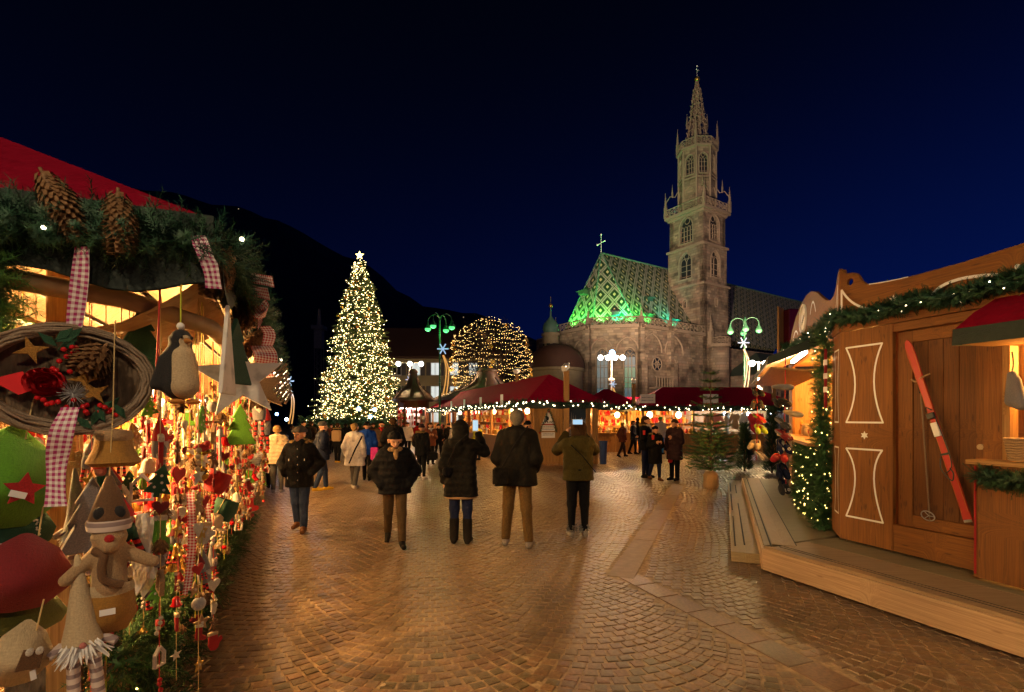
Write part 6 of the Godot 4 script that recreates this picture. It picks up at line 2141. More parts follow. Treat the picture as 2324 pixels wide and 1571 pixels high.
func hang(kind: String, tint: Material, label: String, group: String, xf: Transform3D) -> Node3D:
	var t := thing(kind, label, kind.replace("_", " "), Vector3.ZERO, 0.0, group)
	t.transform = xf
	for q in ornament(kind):
		obj(q[0], q[1], tint if q[2] == null else q[2], t)
	return t

func build_left_stall() -> void:
	var LX := Vector3(-0.395, 0, -0.919)
	var LZ := Vector3(0.919, 0, -0.395)
	var xf := Transform3D(Basis(LX, Vector3.UP, LZ), Vector3(-1.12, 0, -1.92))
	var t := thing("ornament_stall", "long ornament stall with dark red canvas roof and green valance on the left", "market stall")
	t.transform = xf
	var L := 16.5
	var W := 3.2
	# roof: rising from the eaves at 2.5, hipped towards us
	var b := B.new()
	var e := 2.5
	var c := [Vector3(0, e, 0), Vector3(L, e, 0), Vector3(L, e, -W), Vector3(0, e, -W)]
	var r0 := Vector3(1.6, e + 0.95, -1.6)
	var r1 := Vector3(L - 1.6, e + 0.95, -1.6)
	for q in [[c[0], c[1], r1, r0], [c[3], c[0], r0], [c[2], c[3], r0, r1], [c[1], c[2], r1]]:
		b.face(q, Vector3.UP)
		var dn := []
		for p in q: dn.append(p - Vector3(0, 0.015, 0))
		b.face(dn, Vector3.DOWN)
	obj("canvas_roof", b, M.canvas_red, t)
	b = B.new()
	for q in [[c[0], c[1], r1, r0], [c[3], c[0], r0], [c[2], c[3], r0, r1], [c[1], c[2], r1]]:
		var dn := []
		for p in q: dn.append(p - Vector3(0, 0.04, 0))
		b.face(dn, Vector3.DOWN)
	obj("roof_lining", b, M.canvas_tan, t)
	b = B.new()
	for run in [[c[3], c[0], Vector3(-1, 0, 0)], [c[0], c[1], Vector3(0, 0, 1)]]:
		var n := int((run[1] - run[0]).length() / 0.08)
		for k in n:
			var p: Vector3 = run[0].lerp(run[1], float(k) / n)
			var q: Vector3 = run[0].lerp(run[1], float(k + 1) / n)
			var h0 := 0.27 + 0.03 * sin(k * 0.9)
			var h1 := 0.27 + 0.03 * sin((k + 1) * 0.9)
			for s in [0.012, 0.004]:
				var o: Vector3 = run[2] * s
				b.face([p + o + Vector3(0, 0.01, 0), q + o + Vector3(0, 0.01, 0), q + o * 3.0 - Vector3(0, h1, 0), p + o * 3.0 - Vector3(0, h0, 0)], run[2] * (1.0 if s > 0.01 else -1.0))
	obj("valance", b, M.canvas_green, t)
	# tan curtain gathered under the eaves at the corner
	b = B.new()
	for i in 12:
		for j in 8:
			var q := []
			for k in [[0, 0], [1, 0], [1, 1], [0, 1]]:
				var u: float = (i + k[0]) / 12.0
				var v: float = (j + k[1]) / 8.0
				q.append(Vector3(0.05 + 0.1 * v + u * 1.3, 2.3 - 0.16 * sin(v * PI) * (1.0 - 0.3 * u) - 0.12 * v - 0.03 * sin(u * 16.0) * v, -0.03 - v * 0.75 - u * 0.05))
			b.face(q, Vector3(0, -1, 0.3))
	b.tube([Vector3(0.03, 2.24, -0.75), Vector3(0.06, 2.19, -0.3), Vector3(0.3, 2.14, -0.05), Vector3(1.4, 2.12, -0.03)], 0.035, 8)
	obj("curtain", b, M.canvas_tan, t)
	# frame, counters, walls
	for x in [0.55, 3.2, 6.0, 8.8, 11.6, 14.4]:
		b = B.new()
		b.box(Vector3(0, 1.25, 0), Vector3(0.1, 2.5, 0.1), Basis.IDENTITY, 0.008)
		obj("post", b, M.pine_v, t, Transform3D(Basis.IDENTITY, Vector3(x, 0, -0.62)))
	b = B.new()
	b.box(Vector3(0, 0.9, 0), Vector3(L - 0.6, 0.05, 0.7), Basis.IDENTITY, 0.006)
	obj("counter", b, M.pine_h, t, Transform3D(Basis.IDENTITY, Vector3(L * 0.5 + 0.3, 0, -0.88)))
	b = B.new()
	b.box(Vector3(0, 0.9, 0), Vector3(0.7, 0.05, 2.2), Basis.IDENTITY, 0.006)
	obj("counter", b, M.pine_h, t, Transform3D(Basis.IDENTITY, Vector3(0.9, 0, -2.0)))
	b = B.new()
	b.box(Vector3(0, 0.8, 0), Vector3(0.03, 0.24, 2.3), Basis.IDENTITY, 0.005)
	obj("red_cloth", b, M.felt_dark_red, t, Transform3D(Basis.IDENTITY, Vector3(0.525, 0.03, -1.95)))
	for i in 62:   # front boards, rough cut slabs of differing width
		var w := rf(0.2, 0.27)
		b = B.new()
		b.box(Vector3(0, 0.43, 0), Vector3(w, 0.84, 0.03), Basis(Vector3.BACK, rf(-0.02, 0.02)), 0.006)
		obj("board", b, [M.bark, M.wood_dark, M.wood_mid, M.pine_v][rng.randi_range(0, 3)], t, Transform3D(Basis.IDENTITY, Vector3(0.68 + i * 0.253, 0, -0.54 + rf(-0.008, 0.008))))
		if i < 9:
			b = B.new()
			b.box(Vector3(0, 0.43, 0), Vector3(0.03, 0.84, w), Basis(Vector3.RIGHT, rf(-0.02, 0.02)), 0.006)
			obj("board", b, [M.bark, M.birch, M.wood_dark, M.pine_v][rng.randi_range(0, 3)], t, Transform3D(Basis.IDENTITY, Vector3(0.56 + rf(-0.008, 0.008), 0, -0.7 - i * 0.25)))
	var bb := B.new()
	bb.box(Vector3(0, 1.25, 0), Vector3(0.245, 2.5, 0.03), Basis.IDENTITY, 0.005)
	var bm := bb.mesh()
	for i in 66: obj("plank", bm, M.wood_v, t, Transform3D(Basis.IDENTITY, Vector3(0.4 + i * 0.25, 0, -W + 0.1)))
	for k in 3:
		b = B.new()
		b.box(Vector3(0, 0, 0), Vector3(L - 0.4, 0.03, 0.35))
		obj("shelf", b, M.pine_h, t, Transform3D(Basis.IDENTITY, Vector3(L * 0.5 + 0.2, 1.05 + k * 0.45, -W + 0.32)))
	for z in [-0.3, -0.7, -1.7, -2.3]:
		b = B.new()
		b.tube([Vector3(0.1, 2.28, z), Vector3(L, 2.28, z)], 0.012, 5)
		obj("rail", b, M.iron, t)
	b = B.new()
	b.tube([Vector3(0.03, 2.3, -0.05), Vector3(0.03, 2.3, -W)], 0.012, 5)
	obj("rail", b, M.iron, t)
	# lamps inside
	var lp := []
	for i in 9: lp.append(Vector3(0.95 + i * 1.75, 2.02 - 0.06 * (i % 2), -1.15 - 0.25 * (i % 2)))
	lp.append(Vector3(1.15, 1.95, -1.75))
	hang_bulbs(xf, lp, M.lamp_warm, 4.4, Color(1.0, 0.77, 0.46), "inside the long ornament stall", 0.05)
	# goods on counters and shelves
	var kinds := ["figurine", "ball", "candle", "gift_box", "cup", "jar", "little_house"]
	var mats := ["felt_red", "felt_gold", "felt_white", "felt_cream", "gloss_red", "felt_mustard", "felt_green", "gloss_gold", "felt_orange", "felt_beige", "felt_pale_yellow"]
	for k in 3: wares(xf, 0.4, 15.5, 1.065 + k * 0.45, -W + 0.34, 0.2, kinds, mats, ["on the lowest back shelf of the ornament stall", "on the middle back shelf of the ornament stall", "on the top back shelf of the ornament stall"][k], 1.25)
	wares(xf, 0.7, 15.5, 0.925, -0.75, 0.15, kinds, mats, "on the ornament stall's front counter", 0.95)
	wares(xf, 0.7, 12.0, 0.925, -0.98, 0.19, kinds, mats, "at the back of the ornament stall's counter", 1.1)
	wares(xf * Transform3D(Basis(Vector3.UP, PI / 2), Vector3(0.78, 0, -0.8)), 0.1, 2.0, 0.925, 0.0, 0.13, kinds, mats, "on the stall's near end counter", 0.9)
	wares(xf * Transform3D(Basis(Vector3.UP, PI / 2), Vector3(1.02, 0, -0.9)), 0.1, 2.0, 0.925, 0.0, 0.15, kinds, mats, "at the back of the near end counter", 1.1)
	# fir round the eaves, up the near post and down the counter fronts
	var tw := sprig(0.1, 34, 0.042, 0.0016, 11)
	var tw2 := sprig(0.13, 22, 0.05, 0.003, 12)
	garland("thick fir garland along the near end of the left stall's eaves", [xf * Vector3(-0.03, 2.4, -1.35), xf * Vector3(-0.06, 2.38, -0.7), xf * Vector3(-0.07, 2.39, -0.35), xf * Vector3(-0.03, 2.4, 0.0)], 0.08, 700, 2.2, M.bulb_white, tw, "", 0.007, Color(0.022, 0.085, 0.045), true)
	garland("fir garland running away along the left stall's front eaves", [xf * Vector3(0.02, 2.4, 0.02), xf * Vector3(0.6, 2.37, 0.06), xf * Vector3(1.4, 2.42, 0.06), xf * Vector3(2.4, 2.4, 0.05), xf * Vector3(4.0, 2.44, 0.05)], 0.085, 430, 3.2, M.bulb_white, tw, "", 0.009, Color(0.022, 0.085, 0.045), true)
	garland("far fir garland with many lights at the left stall's far eaves", [xf * Vector3(4.0, 2.44, 0.05), xf * Vector3(7.0, 2.45, 0.06), xf * Vector3(10.0, 2.4, 0.06), xf * Vector3(16.4, 2.45, 0.06)], 0.14, 130, 9.0, M.bulb_white, tw2, "", 0.02)
	garland("bright green fir garland hanging down at the picture's left edge", [xf * Vector3(-0.04, 2.36, -0.66), xf * Vector3(-0.02, 2.16, -0.63), xf * Vector3(0.0, 1.95, -0.68)], 0.075, 900, 0.4, M.bulb_gold, tw, "", 0.005, Color(0.06, 0.17, 0.03))
	garland("fir skirt along the foot of the left stall's front", [xf * Vector3(0.5, 0.32, -0.46), xf * Vector3(2.0, 0.38, -0.44), xf * Vector3(4.0, 0.36, -0.44), xf * Vector3(7.0, 0.3, -0.44)], 0.26, 330, 0.6, M.bulb_gold, tw2, "", 0.005, Color(0.04, 0.11, 0.03))
	garland("upper fir skirt below the left stall's counter edge", [xf * Vector3(0.5, 0.66, -0.46), xf * Vector3(2.5, 0.7, -0.45), xf * Vector3(5.5, 0.66, -0.45)], 0.18, 300, 0.6, M.bulb_gold, tw2, "", 0.005, Color(0.05, 0.13, 0.03))
	garland("fir skirt round the left stall's near end", [xf * Vector3(0.5, 0.4, -0.5), xf * Vector3(0.5, 0.36, -1.1), xf * Vector3(0.5, 0.4, -1.9)], 0.27, 420, 0.6, M.bulb_gold, tw2, "", 0.005, Color(0.035, 0.1, 0.03))
	# pine cones and checked ribbons on the eaves
	var cm := [pinecone(0.2, 0.095, 1), pinecone(0.23, 0.1, 2)]
	for q in [[98, 395, 1.62, 0.45, "large pine cone leftmost on the near eaves above the wreath"], [268, 440, 1.72, 0.03, "large upright pine cone in the middle of the near eaves"], [520, 570, 2.02, -0.35, "large pine cone at the stall's front corner"], [556, 648, 2.5, 0.1, "pine cone just past the stall's corner"], [572, 690, 2.55, -0.5, "tilted pine cone under a checked bow"], [608, 752, 2.9, -0.75, "pine cone lying sideways lower on the eaves"], [602, 858, 3.3, -0.2, "last large pine cone before the string lights"]]:
		obj("pine_cone", cm[int(q[0]) % 2], M.cone, self, facing(at(q[0], q[1], q[2]), q[3]))
		tag(get_child(get_child_count() - 1), q[4], "pine cone", "large pine cones on the left stall's eaves")
	var sx := Vector3(0.95, 0, -0.3)
	ribbon("pink checked ribbon from which the twig wreath hangs", [at(186, 560, 1.68), at(180, 640, 1.69), at(168, 745, 1.71)], sx, 0.048, M.check)
	ribbon("pink checked ribbon trailing below the twig wreath", [at(160, 925, 1.62), at(140, 980, 1.6), at(128, 1060, 1.62), at(126, 1150, 1.62)], sx, 0.06, M.check)
	ribbon("checked bow tail at the stall's front corner", [at(448, 535, 1.85), at(462, 570, 1.83), at(478, 610, 1.84), at(485, 655, 1.86)], sx, 0.055, M.check)
	var gr := "red checked ribbons on the stall's front eaves"
	ribbon("red checked ribbon end flying right below the eaves", [at(545, 625, 2.4), at(580, 632, 2.35), at(620, 640, 2.3)], Vector3(0, 1, 0.2), 0.05, M.check_red, gr)
	ribbon("second red checked ribbon end flying right", [at(540, 645, 2.4), at(575, 660, 2.38), at(610, 668, 2.32)], Vector3(0, 1, 0.2), 0.055, M.check_red, gr)
	ribbon("red checked bow loop above the sideways cone", [at(575, 700, 2.5), at(590, 716, 2.45), at(606, 705, 2.5), at(592, 690, 2.5), at(590, 740, 2.5)], Vector3(0.5, 0.8, 0), 0.05, M.check_red, gr)
	ribbon("wide red checked bow hanging under the sideways cone", [at(592, 785, 2.7), at(604, 810, 2.65), at(596, 850, 2.7), at(618, 872, 2.66)], sx, 0.11, M.check_red, gr)
	ribbon("red checked ribbon tail by the birch star", [at(600, 740, 2.8), at(612, 760, 2.8), at(604, 790, 2.8)], sx, 0.06, M.check_red, gr)
	for q in [[428, 1118, 1350, "long pink checked ribbon hanging low before the counter"], [436, 1118, 1340, "second long pink checked ribbon beside the first"], [470, 1140, 1260, "short red checked ribbon right of the long pair"]]: ribbon(q[3], [at(q[0], q[1], 2.5), at(q[0] + 4, (q[1] + q[2]) * 0.5, 2.48), at(q[0] - 8, q[2], 2.46)], sx, 0.022, M.check_red, "checked ribbons hanging low")
	# the twig wreath
	var wd := 1.7
	var wc := at(156, 860, wd)
	var w := toy("twig_wreath", "oval twig wreath with red felt rose, gold stars, berries and cone", "wreath", facing(wc))
	for k in 26:
		b = B.new()
		var pts := []
		var ph := rf(0, 6)
		var dr := rf(-0.017, 0.017)
		for i in 25:
			var a := TAU * i / 24
			pts.append(Vector3(cos(a) * (0.212 + dr + 0.008 * sin(a * 2 + ph)), sin(a) * (0.165 + dr + 0.008 * cos(a * 3 + ph)), 0.022 * sin(a * 2.0 + ph) + rf(-0.002, 0.002)))
		b.tube(pts, rf(0.003, 0.006), 5)
		obj("twig", b, M.twig, w)
	b = B.new()
	b.lathe([Vector2(0, 0), Vector2(0.2, 0), Vector2(0.2, 0.012), Vector2(0, 0.012)], 28, Transform3D(Basis(Vector3.RIGHT, PI / 2) * Basis.from_scale(Vector3(1, 1, 0.78)), Vector3(0, 0, -0.045)))
	obj("backing", b, M.bark, w)
	b = B.new()
	var sp := []
	for i in 46: sp.append(Vector3(cos(i * 0.42) * (0.007 + i * 0.0011), sin(i * 0.42) * (0.006 + i * 0.0009), 0.035 - i * 0.0006))
	var sd := []
	for i in 46: sd.append(Vector3(0, 0, 1))
	b.strip(sp, sd, 0.05, 0.012)
	b.ball(Vector3(0, 0, -0.01), Vector3(0.056, 0.046, 0.016), 14, 8)
	b.prism(PackedVector2Array([Vector2(-0.125, 0.0), Vector2(-0.05, 0.03), Vector2(-0.03, -0.03), Vector2(-0.06, -0.045)]), 0.01, Transform3D(Basis.IDENTITY, Vector3(0, 0, 0.01)))
	obj("felt_rose", b, M.felt_rose, w, Transform3D(Basis.IDENTITY, Vector3(-0.06, -0.012, 0.0)))
	for q in [[-0.09, 0.085, 0.3], [0.04, 0.0, 0.1], [0.065, -0.045, 0.6]]:
		b = B.new()
		b.prism(star_poly(0.046, 0.015, 4, q[2]), 0.01, Transform3D(Basis.IDENTITY, Vector3(q[0], q[1], 0.03)), 0.002)
		obj("gold_star", b, M.felt_mustard, w)
	for i in 34:
		var q: Array = [[0.0, 0.09], [0.03, 0.07], [-0.02, 0.04], [-0.06, -0.08], [-0.03, -0.095], [0.07, -0.1], [0.1, -0.105], [0.03, -0.09]][i % 8]
		b = B.new()
		b.ball(Vector3(q[0] + rf(-0.025, 0.025), q[1] + rf(-0.02, 0.02), 0.03 + rf(-0.01, 0.015)), Vector3.ONE * 0.0085, 8, 6)
		obj("berry", b, M.gloss_red, w)
	obj("cone", pinecone(0.11, 0.1, 5, 1.0), M.cone, w, Transform3D(Basis(Vector3.BACK, -0.6), Vector3(0.09, 0.11, 0.02)))
	b = B.new()
	for i in 60:
		var dv := Vector3(rf(-1, 1), rf(-1, 1), rf(0, 0.8)).normalized()
		b.cyl(Vector3(0.01, -0.05, 0.02), Vector3(0.01, -0.05, 0.02) + dv * 0.045, 0.0016, 0.0008, 3, false)
	obj("lichen", b, M.felt_silver, w)
	for i in 12:
		b = B.new()
		b.prism(PackedVector2Array([Vector2(0, -0.03), Vector2(0.013, 0), Vector2(0, 0.035), Vector2(-0.013, 0)]), 0.003, Transform3D(Basis(Vector3.BACK, rf(-1.2, 1.2)) * Basis(Vector3.UP, rf(-0.6, 0.6)), Vector3([-0.03, 0.0, 0.06, 0.11][i % 4] + rf(-0.03, 0.03), [0.12, 0.13, -0.13, -0.1][i % 4] + rf(-0.02, 0.02), 0.03)))
		obj("leaf", b, M.felt_deep_green, w)
	# wool penguin on a yellow cord
	var pg := toy("penguin", "felted wool penguin with white bobble hanging on a yellow cord", "penguin ornament", facing(at(408, 832, 1.85), 0.0, 0.5))
	b = B.new()
	blob(b, [[Vector3(0, -0.06, 0), Vector3(0, 0.03, -0.005), 0.062, 0.052], [Vector3(0, 0.095, 0.005), Vector3(0, 0.1, 0.008), 0.038, 0.034], [Vector3(-0.05, 0.02, -0.01), Vector3(-0.07, -0.07, -0.02), 0.016, 0.018], [Vector3(0.05, 0.02, -0.01), Vector3(0.066, -0.06, -0.02), 0.016, 0.014]], 0.005, 0.02)
	obj("body", b, M.felt_black, pg)
	b = B.new()
	blob(b, [[Vector3(0, -0.065, 0.022), Vector3(0, 0.03, 0.016), 0.052, 0.043], [Vector3(0, 0.09, 0.022), Vector3(0, 0.095, 0.022), 0.024, 0.024]], 0.005, 0.02)
	obj("belly", b, M.felt_cream, pg)
	b = B.new()
	b.cyl(Vector3(0, 0.09, 0.04), Vector3(0, 0.086, 0.078), 0.012, 0.002, 8)
	obj("beak", b, M.felt_orange, pg)
	for s in [-1, 1]:
		b = B.new()
		b.ball(Vector3(s * 0.028, -0.128, 0.03), Vector3(0.024, 0.01, 0.034), 8, 5)
		obj("foot", b, M.felt_orange, pg)
		b = B.new()
		b.ball(Vector3(s * 0.018, 0.102, 0.042), Vector3.ONE * 0.006, 6, 4)
		obj("eye", b, M.felt_black, pg)
	b = B.new()
	b.ball(Vector3(0, 0.145, 0.005), Vector3.ONE * 0.014, 8, 6)
	obj("bobble", b, M.fluff, pg)
	b = B.new()
	b.tube([Vector3(0, 0.15, 0.005), Vector3(0.004, 0.28, 0), Vector3(0.012, 0.42, 0)], 0.003, 5)
	obj("cord", b, M.cord_green, pg)
	b = B.new()
	b.tube([at(365, 575, 1.86), at(362, 680, 1.85), at(357, 790, 1.86), at(350, 905, 1.86)], 0.003, 5)
	tag(obj("beaded_string", b, M.cord_red), "red beaded cord hanging left of the penguin", "cord")
	# birch stars and felt trees
	b = B.new()
	b.prism(star_poly(0.19, 0.078), 0.022, facing(at(545, 858, 2.25), 0.1, 0.15), 0.003)
	tag(obj("birch_star", b, M.birch), "large white birch bark star right of the penguin", "star")
	b = B.new()
	b.prism(star_poly(0.14, 0.055), 0.012, facing(at(592, 880, 2.6), 0.2, 0.2), 0.002)
	tag(obj("plywood_star", b, M.felt_beige), "plain beige wooden star behind the birch star", "star")
	b = B.new()
	for i in 14: b.tube([Vector3(-0.12 + abs(i - 7) * 0.012, -0.13 + i * 0.02, 0), Vector3(0.12 - abs(i - 7) * 0.012, -0.1 + i * 0.02, 0)], 0.008, 5)
	tag(obj("twig_star", b, M.twig, self, facing(at(622, 868, 2.9), 0.7, 0.0)), "brown shape of parallel twigs behind the beige star", "twig ornament")
	b = B.new()
	b.prism(PackedVector2Array([Vector2(0, 0.2), Vector2(-0.11, -0.14), Vector2(0.11, -0.14)]), 0.014, facing(at(516, 812, 1.95), 0.0, 1.35), 0.003)
	tag(obj("white_board", b, M.birch), "white wooden tree seen nearly edge on before the birch star", "wooden tree")
	var ft: PackedVector2Array = PackedVector2Array([Vector2(0, 0.14), Vector2(-0.05, 0.05), Vector2(-0.03, 0.055), Vector2(-0.075, -0.03), Vector2(-0.05, -0.025), Vector2(-0.1, -0.13), Vector2(0.1, -0.13), Vector2(0.05, -0.025), Vector2(0.075, -0.03), Vector2(0.03, 0.055), Vector2(0.05, 0.05)])
	for q in [[318, 775, 2.1, "felt_deep_green", "dark green felt tree behind the wreath's right rim", 0.1], [535, 800, 2.1, "felt_deep_green", "green knitted tree beside the birch star", 1.0], [210, 1170, 1.85, "felt_gray", "grey felt tree above the striped legs", 0.2], [240, 1130, 1.95, "felt_gray", "second grey felt tree behind the first", -0.3], [545, 965, 3.4, "felt_green", "bright green felt tree by the bulbs", 0.2]]:
		b = B.new()
		b.prism(ft, 0.02, Transform3D.IDENTITY, 0.006)
		tag(obj("felt_tree", b, M[q[3]], self, facing(at(q[0], q[1], q[2]), 0.0, q[5])), q[4], "felt tree")
	# the chain of felt pots at the left edge
	for q in [[5, 1100, 1.62, 0.165, "felt_green", "bright green felt pot with red star at the left edge", 1.15], [20, 1205, 1.66, 0.125, "felt_deep_green", "dark green felt pot with white garland print", 0.95], [42, 1312, 1.64, 0.15, "felt_dark_red", "dark red felt pot under the dark green one", 0.95], [40, 1395, 1.7, 0.14, "felt_lime", "olive green felt pot under the dark red one", 0.7], [44, 1492, 1.55, 0.085, "felt_cream", "cream felt pouch with snowman patch at the bottom left", 1.3]]:
		var r: float = q[3]
		var p := toy("felt_pot", q[5], "felt pot", facing(at(q[0], q[1], q[2]), rf(-0.25, -0.1), 0.3))
		b = B.new()
		b.lathe([Vector2(0, -r * 0.75), Vector2(r * 0.5, -r * 0.68), Vector2(r * 0.9, -r * 0.3), Vector2(r * 0.98, 0.05 * r), Vector2(r * 0.62, r * 0.62), Vector2(r * 0.1, r * 0.98), Vector2(0, r)], 20, Transform3D(Basis.from_scale(Vector3(1, q[6], 0.45)), Vector3.ZERO))
		obj("body", b, M[q[4]] if q[4] != "felt_lime" else M.felt_olive, p)
		b = B.new()
		b.cyl(Vector3(0.02, r * 0.9, r * 0.2), Vector3(0.02, r * 2.0, 0.02), 0.0025, -1, 5)
		obj("cord", b, M.cord, p)
		var z := r * 0.45
		b = B.new()
		if q[4] == "felt_green":
			b.prism(star_poly(0.055, 0.027), 0.006, Transform3D(Basis.IDENTITY, Vector3(0.03, -0.01, z)))
			obj("red_star", b, M.felt_red, p)
			b = B.new()
			b.box(Vector3(0.015, -0.025, z + 0.008), Vector3(0.042, 0.02, 0.003), Basis(Vector3.BACK, -0.2))
			obj("price_tag", b, M.white_paint, p)
		elif q[4] == "felt_deep_green":
			for i in 46:
				var a := -PI * 1.1 + i * 0.12
				b.ball(Vector3(0.0 + cos(a) * 0.06 + rf(-0.008, 0.008), sin(a) * 0.045 + rf(-0.008, 0.008), z * 0.96), Vector3.ONE * 0.0035, 5, 3)
			obj("print", b, M.felt_white, p)
		elif q[4] == "felt_cream":
			b.prism(PackedVector2Array([Vector2(-0.03, -0.03), Vector2(0.028, -0.03), Vector2(0.03, 0.02), Vector2(-0.02, 0.03)]), 0.004, Transform3D(Basis.IDENTITY, Vector3(0.012, 0, z)))
			obj("patch", b, M.felt_brown, p)
			b = B.new()
			for s in [-0.006, 0.018]: b.ball(Vector3(s + 0.012, 0.022, z + 0.004), Vector3(0.011, 0.013, 0.003), 8, 4)
			obj("snowman", b, M.felt_white, p)
			b = B.new()
			b.box(Vector3(0.03, -0.05, z * 0.9), Vector3(0.014, 0.03, 0.002), Basis(Vector3.BACK, 0.3))
			obj("price_tag", b, M.white_paint, p)
	# bear pouch, gnome, elves, bell pouch
	var be := toy("bear_pouch", "beige toy bear in a striped hat standing in a mustard pouch", "toy bear", facing(at(248, 1265, 1.72)))
	b = B.new()
	blob(b, [[Vector3(0, -0.09, 0), Vector3(0, 0.02, 0), 0.05, 0.045], [Vector3(0, 0.075, 0.01), Vector3(0, 0.085, 0.01), 0.05, 0.046], [Vector3(0, 0.055, 0.045), Vector3(0, 0.05, 0.06), 0.028, 0.024], [Vector3(0.03, 0.02, 0), Vector3(0.12, -0.03, 0.02), 0.024, 0.019], [Vector3(-0.03, 0.02, 0), Vector3(-0.11, -0.05, 0.03), 0.024, 0.019], [Vector3(0.045, 0.115, 0), Vector3(0.05, 0.12, 0), 0.016, 0.014], [Vector3(-0.045, 0.115, 0), Vector3(-0.05, 0.12, 0), 0.016, 0.014]], 0.006, 0.015)
	obj("body", b, M.felt_beige, be)
	b = B.new()
	b.lathe([Vector2(0.058, 0.1), Vector2(0.056, 0.14), Vector2(0.036, 0.2), Vector2(0.01, 0.27), Vector2(0, 0.275)], 14)
	obj("hat", b, M.felt_brown, be)
	b = B.new()
	b.lathe([Vector2(0.06, 0.095), Vector2(0.063, 0.11), Vector2(0.06, 0.13)], 14)
	obj("hat_brim", b, M.stripe_gray, be)
	b = B.new()
	b.ball(Vector3(0, 0.075, 0.07), Vector3.ONE * 0.014, 8, 6)
	obj("nose", b, M.felt_red, be)
	for s in [-1, 1]:
		b = B.new()
		b.ball(Vector3(s * 0.026, 0.155, 0.04), Vector3(0.018, 0.022, 0.012), 8, 5)
		obj("goggle", b, M.felt_black, be)
	b = B.new()
	b.tube(smooth([Vector3(-0.04, 0.035, 0.03), Vector3(-0.015, 0.02, 0.052), Vector3(-0.02, -0.02, 0.058), Vector3(-0.012, -0.06, 0.06), Vector3(0.035, -0.085, 0.058)], 6), 0.013, 7)
	obj("scarf", b, M.felt_brown, be)
	b = B.new()
	b.lathe([Vector2(0, -0.25), Vector2(0.05, -0.245), Vector2(0.075, -0.2), Vector2(0.07, -0.13), Vector2(0.064, -0.09), Vector2(0.06, -0.09)], 16, Transform3D(Basis.from_scale(Vector3(1, 1, 0.6)), Vector3.ZERO))
	obj("pouch", b, M.felt_mustard, be)
	b = B.new()
	b.lathe([Vector2(0.066, -0.125), Vector2(0.07, -0.105), Vector2(0.066, -0.085)], 16, Transform3D(Basis.from_scale(Vector3(1, 1, 0.62)), Vector3.ZERO))
	obj("knit_rim", b, M.felt_cream, be)
	b = B.new()
	b.box(Vector3(-0.005, -0.17, 0.046), Vector3(0.042, 0.02, 0.003))
	obj("price_tag", b, M.white_paint, be)
	b = B.new()
	b.tube([Vector3(0, 0.27, 0), Vector3(0.01, 0.5, 0), Vector3(0.015, 0.8, 0)], 0.002, 4)
	obj("cord", b, M.cord, be)
	for q in [[188, 1455, 1.66, 1.0, "felt_pink", "tall pale pink hatted gnome with white beard and striped legs", "pink"], [178, 1200, 1.9, 0.8, "felt_gray", "grey hatted gnome with striped legs behind the bear", "gray"]]:
		var g := toy("long_gnome", q[5], "gnome", facing(at(q[0], q[1], q[2]), 0.05))
		var s: float = q[3]
		b = B.new()
		b.lathe([Vector2(0.07 * s, 0.0), Vector2(0.05 * s, 0.07 * s), Vector2(0.03 * s, 0.17 * s), Vector2(0.008 * s, 0.28 * s), Vector2(0, 0.285 * s)], 14, Transform3D(Basis.from_scale(Vector3(0.8, 1, 0.7)), Vector3.ZERO))
		obj("hat", b, M.felt_cream if q[6] == "pink" else M[q[4]], g)
		b = B.new()
		for i in 90:
			var a := rf(0, TAU)
			var p := Vector3(cos(a) * 0.04, rf(-0.03, 0.01), sin(a) * 0.03 + 0.01) * s
			b.cyl(p, p + (Vector3(cos(a), -0.5, sin(a)) * 0.03 + Vector3(rf(-0.01, 0.01), rf(-0.03, 0), 0)) * s, 0.006 * s, 0.001, 4, false)
		b.ball(Vector3(0, -0.01, 0), Vector3(0.05, 0.035, 0.04) * s, 8, 6)
		obj("beard", b, M.fluff, g)
		b = B.new()
		b.ball(Vector3(0, 0.0, 0.045 * s), Vector3.ONE * 0.011 * s, 7, 5)
		obj("nose", b, M.felt_pink, g)
		for k in [-1, 1]:
			b = B.new()
			b.tube([Vector3(k * 0.026 * s, -0.03 * s, 0), Vector3(k * 0.032 * s, -0.22 * s, 0.01)], 0.018 * s, 8)
			obj("leg", b, M.stripe_gray, g)
			b = B.new()
			b.tube([Vector3(k * 0.05 * s, 0.0, 0), Vector3(k * 0.085 * s, -0.02 * s, 0.02)], 0.014 * s, 7)
			obj("arm", b, M.stripe_gray, g)
	for q in [[232, 1080, 1.95, "red elf with striped legs under the mustard bell pouch"], [290, 1190, 1.95, "red elf with striped legs right of the bear"], [262, 1115, 2.05, "red and green elf behind the bear's hat"]]:
		var g := toy("elf", q[3], "elf", facing(at(q[0], q[1], q[2]), 0.15))
		b = B.new()
		b.lathe([Vector2(0.03, 0.03), Vector2(0.024, 0.055), Vector2(0.004, 0.1), Vector2(0, 0.1)], 10)
		obj("hat", b, M.felt_red, g)
		b = B.new()
		b.ball(Vector3(0, 0.02, 0.004), Vector3.ONE * 0.024, 9, 6)
		obj("head", b, M.felt_pink, g)
		b = B.new()
		b.lathe([Vector2(0, -0.06), Vector2(0.026, -0.055), Vector2(0.02, 0.0), Vector2(0, 0.004)], 10)
		obj("coat", b, M.felt_deep_green, g)
		for k in [-1, 1]:
			b = B.new()
			b.tube([Vector3(k * 0.013, -0.055, 0), Vector3(k * 0.03, -0.13, 0.012)], 0.012, 7)
			obj("leg", b, M.stripe_elf, g)
			b = B.new()
			b.ball(Vector3(k * 0.034, -0.143, 0.026), Vector3(0.017, 0.018, 0.032), 8, 5)
			obj("boot", b, M.felt_red, g)
